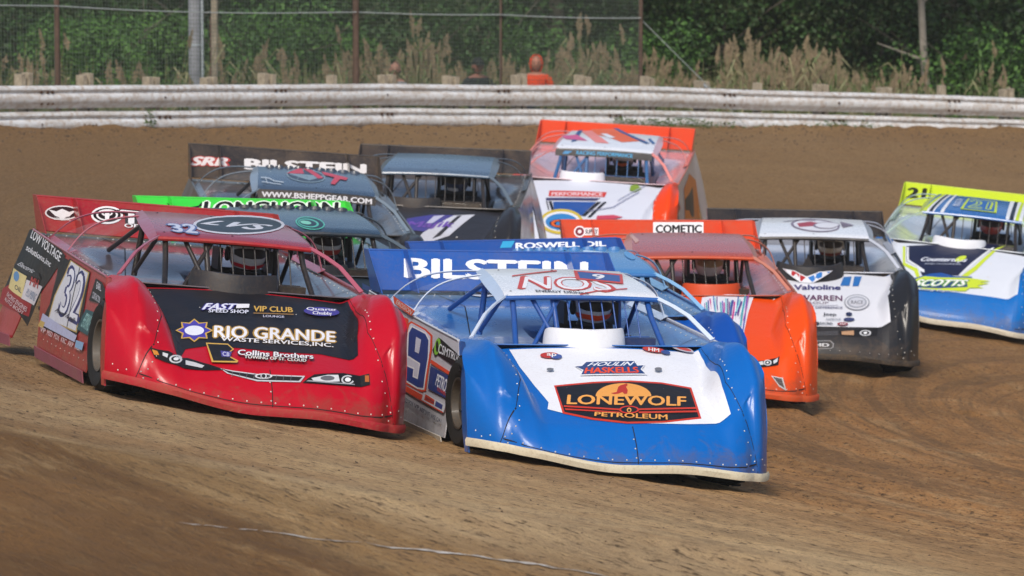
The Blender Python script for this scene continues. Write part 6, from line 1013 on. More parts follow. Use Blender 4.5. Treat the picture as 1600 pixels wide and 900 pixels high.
'orange':{'body': '#e24a06','fender': '#e24a06','deck': '#b8481f','roof': '#b04a33','rooflip': '#c4430f','cage': '#15161a','lip': '#cf4a16','spoiler': '#d23d0c','door': '#b9401a','skirt': '#c75a2a','trim': '#b9725a','pillar': '#bf7a68','tab': '#c0796a','box': '#c9440f','box_y': 0.2,'box_x': 0.55,'dust': 0.4,'fu': 9,'nbars': 6,'sails': True,'helmet': {'shell': '#c9cacd','metal': 0.85,'visor': '#9a8a6a','bands': [('#2a2c33',[(-1.3,0.42),(0,0.5),(1.3,0.42),(1.3,0.55),(0,0.66),(-1.3,0.55)])]},'suit': '#1a1a1e','nose_decals': [('P','#dfe1ec',[(0.074,1.667),(0.322,1.77),(0.572,1.78),(0.463,1.295),(0.386,0.901),(0.345,0.621),(0.232,0.5),(0.119,0.691),(-0.011,1.158)]),('P','#7a2a86',[(0.078,1.518),(0.042,1.071),(0.025,0.674),(0.031,0.676),(0.048,1.073),(0.085,1.519)]),('P','#26a0a8',[(0.094,1.543),(0.066,1.158),(0.049,0.81),(0.061,0.814),(0.079,1.161),(0.107,1.546)]),('P','#3d3f9c',[(0.116,1.593),(0.086,1.227),(0.071,0.896),(0.083,0.9),(0.097,1.23),(0.128,1.596)]),('P','#c23f8e',[(0.136,1.63),(0.125,1.325),(0.098,1.044),(0.111,1.045),(0.138,1.329),(0.149,1.637)]),('P','#e9ebf2',[(0.142,1.522),(0.117,1.218),(0.102,0.939),(0.112,0.942),(0.127,1.221),(0.153,1.524)]),('P','#1f6fb8',[(0.18,1.721),(0.162,1.509),(0.153,1.31),(0.164,1.314),(0.173,1.513),(0.19,1.724)]),('P','#8fd0d4',[(0.188,1.646),(0.143,1.147),(0.103,0.711),(0.114,0.712),(0.154,1.149),(0.199,1.648)]),('P','#5b2a8c',[(0.209,1.68),(0.188,1.491),(0.18,1.314),(0.189,1.318),(0.197,1.494),(0.218,1.68)]),('P','#e9ebf2',[(0.218,1.621),(0.16,1.098),(0.121,0.643),(0.133,0.644),(0.172,1.099),(0.23,1.621)]),('P','#2aa7b4',[(0.225,1.538),(0.191,1.135),(0.147,0.774),(0.16,0.773),(0.204,1.136),(0.238,1.541)]),('P','#3b46b0',[(0.247,1.568),(0.211,1.151),(0.163,0.779),(0.172,0.778),(0.22,1.151),(0.256,1.57)]),('P','#b94a9c',[(0.257,1.526),(0.242,1.368),(0.22,1.217),(0.232,1.214),(0.255,1.368),(0.27,1.528)]),('P','#6fc7cf',[(0.286,1.636),(0.252,1.278),(0.206,0.954),(0.216,0.952),(0.262,1.278),(0.297,1.638)]),('P','#2d2f7c',[(0.303,1.629),(0.254,1.163),(0.198,0.752),(0.207,0.751),(0.263,1.163),(0.312,1.63)]),('P','#7a2a86',[(0.309,1.544),(0.279,1.263),(0.237,1.003),(0.248,1.0),(0.29,1.262),(0.32,1.545)]),('P','#26a0a8',[(0.332,1.585),(0.286,1.271),(0.249,0.985),(0.257,0.984),(0.293,1.27),(0.339,1.583)]),('P','#3d3f9c',[(0.346,1.595),(0.31,1.4),(0.284,1.216),(0.298,1.214),(0.324,1.395),(0.36,1.588)]),('P','#c23f8e',[(0.357,1.548),(0.324,1.324),(0.285,1.114),(0.3,1.107),(0.339,1.319),(0.372,1.545)]),('P','#e9ebf2',[(0.385,1.639),(0.334,1.285),(0.284,0.966),(0.296,0.962),(0.346,1.282),(0.397,1.637)]),('P','#1f6fb8',[(0.407,1.684),(0.371,1.428),(0.322,1.19),(0.331,1.183),(0.381,1.424),(0.417,1.683)]),('P','#8fd0d4',[(0.415,1.619),(0.383,1.452),(0.344,1.293),(0.356,1.281),(0.396,1.442),(0.428,1.612)]),('P','#5b2a8c',[(0.426,1.562),(0.378,1.376),(0.348,1.203),(0.36,1.198),(0.39,1.367),(0.437,1.549)]),('P','#e9ebf2',[(0.45,1.615),(0.409,1.371),(0.357,1.144),(0.364,1.138),(0.417,1.366),(0.458,1.612)]),('P','#2aa7b4',[(0.478,1.743),(0.405,1.33),(0.348,0.965),(0.361,0.962),(0.419,1.325),(0.491,1.737)]),('P','#3b46b0',[(0.494,1.72),(0.415,1.184),(0.337,0.724),(0.346,0.721),(0.424,1.181),(0.503,1.718)]),('P','#b94a9c',[(0.516,1.765),(0.454,1.403),(0.389,1.08),(0.396,1.076),(0.461,1.4),(0.523,1.762)])],'headlights': [{'poly': [(0.375,0.286),(0.521,0.295),(0.652,0.324),(0.629,0.255),(0.515,0.243),(0.392,0.233)],'items': [('P','#c9ccd1',[(0.568,0.276),(0.565,0.288),(0.552,0.296),(0.533,0.299),(0.514,0.296),(0.499,0.288),(0.492,0.276),(0.496,0.264),(0.509,0.256),(0.528,0.253),(0.547,0.256),(0.562,0.264)]),('P','#1b1d22',[(0.555,0.276),(0.553,0.284),(0.544,0.289),(0.532,0.292),(0.52,0.29),(0.51,0.284),(0.506,0.276),(0.508,0.268),(0.516,0.262),(0.528,0.26),(0.541,0.263),(0.551,0.268)]),('P','#dfe2e6',[(0.541,0.276),(0.539,0.281),(0.531,0.284),(0.523,0.282),(0.519,0.276),(0.522,0.27),(0.529,0.268),(0.538,0.271)]),('P','#c9ccd1',[(0.414,0.276),(0.487,0.286),(0.49,0.258),(0.416,0.25)]),('P','#c9ccd1',[(0.583,0.289),(0.635,0.31),(0.622,0.279),(0.585,0.266)])]}],'grille': [('P','#d3d3d6',[(0.553,0.172),(0.659,0.152),(0.686,0.053),(0.62,0.088)]),('P','#3a3c42',[(0.568,0.163),(0.648,0.147),(0.671,0.071),(0.623,0.1)]),('P','#6d7078',[(0.578,0.148),(0.649,0.132),(0.65,0.135),(0.579,0.152)]),('P','#6d7078',[(0.594,0.129),(0.656,0.107),(0.658,0.11),(0.596,0.133)])],'spoiler_decals': [('P','#e6e2e6',[(-0.729,0.223),(-0.73,0.248),(-0.737,0.271),(-0.749,0.289),(-0.764,0.3),(-0.782,0.304),(-0.8,0.3),(-0.816,0.288),(-0.83,0.27),(-0.84,0.247),(-0.844,0.222),(-0.843,0.197),(-0.836,0.174),(-0.824,0.156),(-0.809,0.145),(-0.791,0.141),(-0.773,0.145),(-0.757,0.157),(-0.743,0.175),(-0.733,0.198)]),('P','#7a1f34',[(-0.743,0.223),(-0.745,0.246),(-0.753,0.266),(-0.767,0.279),(-0.783,0.284),(-0.8,0.279),(-0.814,0.266),(-0.825,0.246),(-0.83,0.222),(-0.828,0.199),(-0.82,0.179),(-0.806,0.166),(-0.79,0.161),(-0.773,0.166),(-0.759,0.18),(-0.748,0.199)]),('P','#e6e2e6',[(-0.767,0.223),(-0.77,0.239),(-0.779,0.248),(-0.791,0.248),(-0.801,0.238),(-0.806,0.222),(-0.803,0.206),(-0.794,0.197),(-0.782,0.197),(-0.772,0.207)]),('P','#e6e2e6',[(-0.735,0.274),(-0.596,0.275),(-0.603,0.17),(-0.742,0.169)]),('T','#20222c','SUPPLY',((-0.731,0.189),(-0.611,0.19),(-0.607,0.251),(-0.727,0.25)),{'b': 0.04}),('P','#e9e9ec',[(-0.047,0.357),(0.454,0.361),(0.442,0.197),(-0.059,0.194)]),('T','#15161c','COMETIC',((-0.029,0.207),(0.424,0.211),(0.432,0.319),(-0.021,0.316)),{'b': 0.06})],'roof_decals': [('P','#c7a09a',[(-0.556,0.934),(-0.528,1.061),(-0.455,0.627),(-0.495,0.509)])],'spoiler_dim': {'z1': 1.23,'y0': -0.97},'label': 'orange dirt race car with streaky purple hood,behind the blue number 9 car','driver_label': 'driver in chrome silver helmet in the plain orange car'},
'white':{'body': '#d9dbe2','fender': '#202227','deck': '#c9cdd8','roof': '#eef0f4','rooflip': '#2a2c33','cage': '#16171b','lip': '#2b2826','spoiler': '#15161a','door': '#23252b','skirt': '#2b2a2b','trim': '#3a3c42','pillar': '#b9bfcc','tab': '#a9b0bd','box': '#14171f','box_y': -0.03,'box_x': 0.9,'box_r': 0.34,'box_h': 0.17,'dust': 0.3,'fu': 0.72,'nbars': 6,'helmet': {'shell': '#b9a58c','metal': 0.5,'visor': '#3a2a20','bands': [('#e0dccb',[(-1.3,0.42),(0,0.5),(1.3,0.42),(1.3,0.6),(0,0.7),(-1.3,0.6)]),('#7a2f22',[(-1.2,-0.7),(0,-0.8),(1.2,-0.7),(1.2,-0.5),(0,-0.58),(-1.2,-0.5)])]},'suit': '#1c1d22','nose_decals': [('P','#26272b',[(-0.79,0.0),(0.79,0.0),(0.79,0.31),(0,0.315),(-0.79,0.31)]),('T','#2b2f6e','Valvoline',((-0.209,1.184),(0.261,1.21),(0.268,1.337),(-0.202,1.322)),{'b': 0.05}),('P','#1e6cb4',[(0.173,1.724),(0.314,1.743),(0.273,1.593),(0.184,1.583)]),('P','#1e6cb4',[(0.317,1.585),(0.4,1.613),(0.361,1.335),(0.267,1.324)]),('P','#1e6cb4',[(0.428,1.618),(0.506,1.633),(0.454,1.335),(0.393,1.327)]),('T','#5a2a58','WARREN',((-0.176,0.906),(0.263,0.917),(0.27,1.046),(-0.169,1.04)),{'b': 0.03}),('T','#5a3a58','GROUP',((-0.148,0.817),(0.12,0.829),(0.122,0.88),(-0.145,0.873)),{'b': 0.01}),('P','#5a5a78',[(-0.15,0.781),(0.214,0.792),(0.215,0.799),(-0.149,0.787)]),('T','#3a3c6c','DRIVE THE DIFFERENCE',((-0.272,0.703),(0.256,0.716),(0.259,0.765),(-0.27,0.753)),{}),('P','#8d93a0',[(0.542,0.896),(0.541,0.941),(0.534,0.985),(0.521,1.023),(0.502,1.054),(0.479,1.077),(0.452,1.089),(0.423,1.091),(0.394,1.083),(0.365,1.064),(0.339,1.037),(0.317,1.002),(0.299,0.962),(0.287,0.918),(0.281,0.873),(0.282,0.829),(0.289,0.788),(0.303,0.752),(0.321,0.723),(0.345,0.702),(0.371,0.69),(0.4,0.687),(0.429,0.693),(0.457,0.709),(0.483,0.734),(0.506,0.767),(0.524,0.806),(0.536,0.85)]),('P','#d9dbe2',[(0.53,0.894),(0.529,0.935),(0.523,0.973),(0.511,1.007),(0.494,1.034),(0.472,1.054),(0.448,1.065),(0.422,1.067),(0.395,1.06),(0.369,1.043),(0.345,1.019),(0.325,0.988),(0.309,0.952),(0.298,0.914),(0.293,0.874),(0.294,0.835),(0.3,0.799),(0.312,0.767),(0.33,0.741),(0.351,0.722),(0.375,0.711),(0.401,0.709),(0.428,0.715),(0.453,0.729),(0.477,0.751),(0.498,0.781),(0.514,0.815),(0.525,0.854)]),('P','#9aa0ac',[(0.514,0.893),(0.513,0.932),(0.504,0.968),(0.49,0.999),(0.47,1.021),(0.446,1.034),(0.42,1.037),(0.393,1.029),(0.368,1.011),(0.345,0.984),(0.327,0.951),(0.315,0.914),(0.309,0.875),(0.31,0.837),(0.319,0.802),(0.333,0.773),(0.353,0.752),(0.377,0.739),(0.403,0.736),(0.429,0.743),(0.455,0.759),(0.477,0.784),(0.496,0.816),(0.508,0.853)]),('P','#c9ccd6',[(0.495,0.891),(0.493,0.927),(0.483,0.959),(0.466,0.983),(0.444,0.998),(0.418,1.001),(0.392,0.992),(0.367,0.973),(0.347,0.946),(0.334,0.912),(0.328,0.876),(0.33,0.842),(0.34,0.811),(0.357,0.787),(0.379,0.773),(0.405,0.77),(0.431,0.777),(0.455,0.795),(0.475,0.822),(0.489,0.855)]),('T','#5a606c','RACE',((0.351,0.833),(0.471,0.843),(0.476,0.93),(0.355,0.919)),{'b': 0.02}),('T','#a02c3c','D',((-0.097,0.541),(-0.022,0.57),(-0.02,0.611),(-0.095,0.587)),{'b': 0.04}),('T','#202430','Jeep',((0.051,0.531),(0.182,0.527),(0.186,0.6),(0.055,0.604)),{'b': 0.03}),('P','#202a50',[(0.346,0.587),(0.345,0.598),(0.343,0.608),(0.338,0.616),(0.332,0.623),(0.324,0.627),(0.316,0.628),(0.307,0.626),(0.299,0.621),(0.292,0.614),(0.287,0.605),(0.283,0.594),(0.281,0.583),(0.282,0.573),(0.284,0.563),(0.289,0.554),(0.295,0.548),(0.303,0.544),(0.311,0.543),(0.32,0.545),(0.328,0.549),(0.335,0.556),(0.34,0.565),(0.344,0.576)]),('P','#8c2030',[(-0.042,0.456),(-0.043,0.465),(-0.046,0.474),(-0.051,0.481),(-0.059,0.486),(-0.067,0.489),(-0.077,0.49),(-0.086,0.488),(-0.095,0.485),(-0.103,0.479),(-0.109,0.471),(-0.113,0.462),(-0.115,0.453),(-0.114,0.444),(-0.111,0.435),(-0.106,0.428),(-0.098,0.423),(-0.09,0.42),(-0.08,0.419),(-0.071,0.421),(-0.062,0.425),(-0.054,0.431),(-0.048,0.438),(-0.044,0.447)]),('P','#2a3a6c',[(0.362,0.462),(0.361,0.473),(0.356,0.483),(0.347,0.491),(0.336,0.497),(0.323,0.5),(0.309,0.501),(0.294,0.499),(0.281,0.495),(0.269,0.487),(0.26,0.479),(0.254,0.468),(0.251,0.458),(0.253,0.447),(0.258,0.438),(0.266,0.43),(0.277,0.424),(0.29,0.42),(0.304,0.419),(0.319,0.421),(0.332,0.426),(0.344,0.433),(0.353,0.441),(0.359,0.452)]),('T','#9aa0ac','RAMROOF',((0.076,0.436),(0.223,0.436),(0.225,0.482),(0.078,0.481)),{}),('P','#303440',[(0.006,0.358),(0.005,0.367),(0.002,0.375),(-0.002,0.382),(-0.009,0.387),(-0.016,0.391),(-0.025,0.391),(-0.033,0.39),(-0.041,0.386),(-0.048,0.38),(-0.053,0.373),(-0.057,0.364),(-0.058,0.355),(-0.058,0.347),(-0.055,0.338),(-0.05,0.331),(-0.044,0.326),(-0.036,0.323),(-0.028,0.322),(-0.02,0.324),(-0.012,0.328),(-0.005,0.333),(0.001,0.341),(0.004,0.349)]),('T','#303440','RACING',((0.011,0.334),(0.135,0.338),(0.138,0.388),(0.014,0.383)),{'b': 0.03}),('P','#8c2030',[(0.291,0.354),(0.29,0.363),(0.285,0.371),(0.277,0.378),(0.266,0.383),(0.252,0.386),(0.238,0.387),(0.224,0.385),(0.21,0.381),(0.199,0.375),(0.19,0.367),(0.184,0.359),(0.181,0.35),(0.183,0.341),(0.188,0.333),(0.196,0.326),(0.207,0.321),(0.22,0.318),(0.234,0.317),(0.249,0.319),(0.262,0.323),(0.274,0.328),(0.283,0.336),(0.289,0.344)]),('T','#e0e0e6','ARP',((0.203,0.326),(0.269,0.328),(0.272,0.368),(0.205,0.366)),{})],'headlights': [{'poly': [(0.198,0.267),(0.324,0.278),(0.589,0.296),(0.574,0.229),(0.367,0.208),(0.207,0.218)],'items': [('P','#b9bcc2',[(0.52,0.252),(0.515,0.264),(0.499,0.273),(0.475,0.278),(0.448,0.277),(0.424,0.271),(0.407,0.261),(0.401,0.249),(0.406,0.237),(0.422,0.227),(0.446,0.223),(0.472,0.224),(0.497,0.23),(0.514,0.24)]),('P','#1b1d22',[(0.502,0.252),(0.497,0.261),(0.482,0.268),(0.461,0.27),(0.44,0.267),(0.425,0.259),(0.419,0.249),(0.424,0.24),(0.439,0.233),(0.459,0.231),(0.48,0.234),(0.496,0.242)]),('P','#dfe2e6',[(0.481,0.251),(0.477,0.257),(0.467,0.261),(0.454,0.26),(0.444,0.256),(0.44,0.25),(0.443,0.244),(0.453,0.24),(0.466,0.24),(0.477,0.245)]),('P','#b08a6a',[(0.22,0.258),(0.346,0.27),(0.344,0.225),(0.223,0.227)])]}],'grille': [('P','#8d8f94',[(-0.177,0.159),(0.105,0.17),(0.141,0.138),(0.136,0.101),(0.113,0.084),(-0.178,0.076)]),('P','#232428',[(-0.177,0.152),(0.1,0.163),(0.131,0.134),(0.126,0.106),(0.108,0.091),(-0.178,0.084)]),('T','#c9cbd0','RHD',((-0.114,0.106),(0.09,0.105),(0.091,0.138),(-0.114,0.138)),{'b': 0.05}),('P','#4a4c52',[(-0.202,0.241),(0.186,0.262),(0.184,0.222),(-0.203,0.209)]),('P','#15161a',[(-0.202,0.229),(0.185,0.249),(0.185,0.253),(-0.202,0.234)]),('P','#15161a',[(-0.203,0.216),(0.185,0.233),(0.185,0.238),(-0.203,0.22)])],'roof_decals': [('P','#7f7588',[(0.335,0.47),(0.334,0.575),(0.317,0.686),(0.284,0.797),(0.238,0.896),(0.181,0.974),(0.117,1.019),(0.05,1.027),(-0.025,0.997),(-0.092,0.932),(-0.144,0.84),(-0.178,0.732),(-0.191,0.619),(-0.185,0.51),(-0.161,0.41),(-0.122,0.323),(-0.07,0.254),(-0.009,0.204),(0.057,0.176),(0.123,0.172),(0.186,0.191),(0.242,0.233),(0.287,0.296),(0.319,0.375)]),('P','#dcdee6',[(0.316,0.475),(0.315,0.561),(0.298,0.651),(0.268,0.739),(0.225,0.818),(0.173,0.879),(0.114,0.917),(0.054,0.925),(-0.011,0.904),(-0.071,0.855),(-0.117,0.785),(-0.148,0.7),(-0.16,0.609),(-0.155,0.519),(-0.133,0.435),(-0.097,0.362),(-0.05,0.302),(0.006,0.259),(0.066,0.235),(0.126,0.23),(0.183,0.245),(0.233,0.279),(0.274,0.331),(0.302,0.397)]),('P','#a3384a',[(-0.117,0.644),(0.05,0.793),(0.139,0.672),(0.075,0.485),(-0.1,0.418)]),('P','#7f7588',[(0.346,0.564),(0.343,0.636),(0.326,0.7),(0.295,0.748),(0.254,0.772),(0.207,0.769),(0.16,0.74),(0.117,0.689),(0.083,0.624),(0.063,0.553),(0.057,0.484),(0.067,0.422),(0.091,0.374),(0.127,0.343),(0.171,0.332),(0.218,0.341),(0.263,0.371)]),('P','#dcdee6',[(0.333,0.575),(0.33,0.633),(0.314,0.683),(0.287,0.72),(0.251,0.738),(0.211,0.735),(0.17,0.712),(0.133,0.671),(0.104,0.619),(0.087,0.562),(0.082,0.506),(0.091,0.456),(0.112,0.417),(0.143,0.392),(0.181,0.383),(0.222,0.391),(0.261,0.416)]),('P','#7f7588',[(0.361,0.808),(0.49,0.614),(0.364,0.473),(0.363,0.44),(0.496,0.631),(0.366,0.855)]),('P','#7f7588',[(-0.276,0.757),(-0.081,0.873),(0.102,0.857),(0.105,0.896),(-0.079,0.912),(-0.276,0.792)])],'box_decals': [('P','#e9ebf2',[(-0.3,0.105),(-0.16,0.105),(-0.04,0.055),(0.08,0.105),(0.22,0.105),(0.02,-0.01),(-0.1,-0.01)]),('P','#b8182c',[(-0.275,0.098),(-0.165,0.098),(-0.05,0.045),(-0.09,0.0)]),('P','#2a7fd0',[(0.195,0.098),(0.085,0.098),(-0.03,0.045),(0.01,0.0)])],'spoiler_dim': {'z1': 1.23},'label': 'white hooded dirt race car with black fenders and red and blue V emblem','driver_label': 'driver in tan helmet with cream band in the white hooded car'},
'n21':{'body': '#d8dde6','fender': '#0068b8','deck': '#c9d3dc','roof': '#1a63ab','rooflip': '#1d68b2','cage': '#15161a','lip': '#cdc6b4','spoiler': '#c2d81a','fin': '#c2d81a','door': '#0c5aa8','skirt': '#cdc6b4','trim': '#b9c4d0','pillar': '#b9d0c4','tab': '#cfe06a','box': '#e3e5ea','box_y': -0.06,'box_x': 0.72,'box_r': 0.3,'dust': 0.25,'fu': 0.72,'nbars': 6,'helmet': {'shell': '#a8403a','visor': '#2a1a1c','bands': [('#d9c9c0',[(-1.3,0.42),(0,0.5),(1.3,0.42),(1.3,0.6),(0,0.7),(-1.3,0.6)])]},'suit': '#15161b','nose_decals': [('P','#0068b8',[(-0.74,0.0),(0.74,0.0),(0.74,0.36),(0.45,0.4),(0,0.42),(-0.45,0.4),(-0.74,0.36)]),('P','#c8dc30',[(-0.715,1.571),(-0.673,1.576),(-0.596,1.044),(-0.444,0.913),(-0.397,0.705),(0.052,0.82),(0.176,1.144),(0.353,1.779),(0.469,1.972),(0.381,1.759),(0.209,1.055),(0.086,0.738),(-0.413,0.611),(-0.475,0.841),(-0.62,0.985)]),('P','#121a3a',[(-0.65,1.578),(0.392,1.949),(0.32,1.707),(0.146,1.181),(0.025,0.843),(-0.375,0.741),(-0.435,0.947),(-0.587,1.1)]),('P','#e4e8ee',[(-0.638,1.548),(-0.608,1.551),(-0.566,1.146),(-0.365,0.899),(-0.358,0.825),(-0.412,0.856),(-0.463,0.973),(-0.582,1.101)]),('P','#e4e8ee',[(0.324,1.814),(0.346,1.808),(0.159,1.185),(0.061,0.859),(0.024,0.849),(0.13,1.217)]),('T','#dfe4ec','Countertops',((-0.424,1.095),(0.08,1.201),(0.067,1.35),(-0.439,1.243)),{'b': 0.04,'sh': 0.1,'oc': '#2a3a6c','ow': 0.06}),('P','#c8dc30',[(0.061,1.397),(0.055,1.411),(0.046,1.418),(0.034,1.418),(0.021,1.411),(0.006,1.398),(-0.009,1.379),(-0.023,1.356),(-0.035,1.331),(-0.044,1.304),(-0.05,1.279),(-0.052,1.257),(-0.05,1.239),(-0.045,1.226),(-0.036,1.219),(-0.024,1.219),(-0.01,1.225),(0.005,1.238),(0.02,1.256),(0.034,1.278),(0.046,1.303),(0.055,1.33),(0.061,1.355),(0.063,1.378)]),('T','#aeb6c8','AND FLOORING',((-0.38,1.039),(0.023,1.13),(0.019,1.17),(-0.383,1.078)),{}),('P','#0f4f9a',[(-0.466,0.628),(-0.279,0.807),(-0.168,0.854),(-0.022,0.8),(0.178,0.842),(0.18,0.557),(-0.106,0.374),(-0.412,0.364)]),('P','#c8dc30',[(-0.466,0.58),(-0.347,0.717),(-0.168,0.726),(0.157,0.799),(0.388,0.78),(0.267,0.709),(0.381,0.717),(0.25,0.621),(0.33,0.584),(0.181,0.546),(0.139,0.456),(-0.16,0.405),(-0.388,0.381)]),('P','#123a7c',[(-0.443,0.562),(-0.188,0.673),(0.124,0.742),(0.154,0.562),(-0.165,0.448),(-0.406,0.41)]),('T','#eef0ea','SCOTTS',((-0.415,0.442),(0.127,0.578),(0.118,0.728),(-0.422,0.603)),{'b': 0.06,'sh': 0.12,'oc': '#5a9a28','ow': 0.09}),('T','#c9d4e8','Racing Engines',((-0.383,0.337),(0.046,0.378),(0.039,0.442),(-0.39,0.403)),{'b': 0.02,'sh': 0.1})],'roof_decals': [('P','#dfe3ea',[(-0.53,0.0),(-0.4,0.0),(-0.36,1.14),(-0.46,1.14)]),('P','#1b2230',[(-0.46,0),(-0.42,0),(-0.39,1.14),(-0.43,1.14)]),('P','#c2d81a',[(-0.53,0),(-0.49,0),(-0.44,1.14),(-0.48,1.14)]),('P','#dfe3ea',[(-0.33,0.0),(-0.29,0.0),(-0.28,1.14),(-0.31,1.14)]),('P','#dfe3ea',[(0.42,0.0),(0.61,0.0),(0.61,1.14),(0.4,1.14)]),('P','#1b2230',[(0.46,0),(0.51,0),(0.49,1.14),(0.45,1.14)]),('P','#c2d81a',[(0.53,0),(0.57,0),(0.56,1.14),(0.53,1.14)]),('P','#c2d81a',[(-0.12,0.18),(0.3,0.18),(0.26,0.92),(-0.1,0.92)]),('P','#1a63ab',[(-0.09,0.22),(0.27,0.22),(0.24,0.88),(-0.075,0.88)]),('T','#c2d81a','21',((-0.04,0.32),(0.21,0.32),(0.21,0.78),(-0.04,0.78)),{'b': 0.07}),('T','#1a63ab','21',((-0.032,0.335),(0.203,0.335),(0.203,0.765),(-0.032,0.765)),{'b': 0.0}),('T','#cfd6e4','SOLUTIONS',((-0.23,0.3),(-0.15,0.3),(-0.15,0.8),(-0.23,0.8)),{})],'spoiler_decals': [('T','#1a1d18','21',((-0.907,0.106),(-0.698,0.14),(-0.696,0.304),(-0.897,0.288)),{'b': 0.07})],'label': 'blue and white dirt race car with lime yellow spoiler at the right edge','driver_label': 'driver in dull red helmet in the lime spoilered car'},
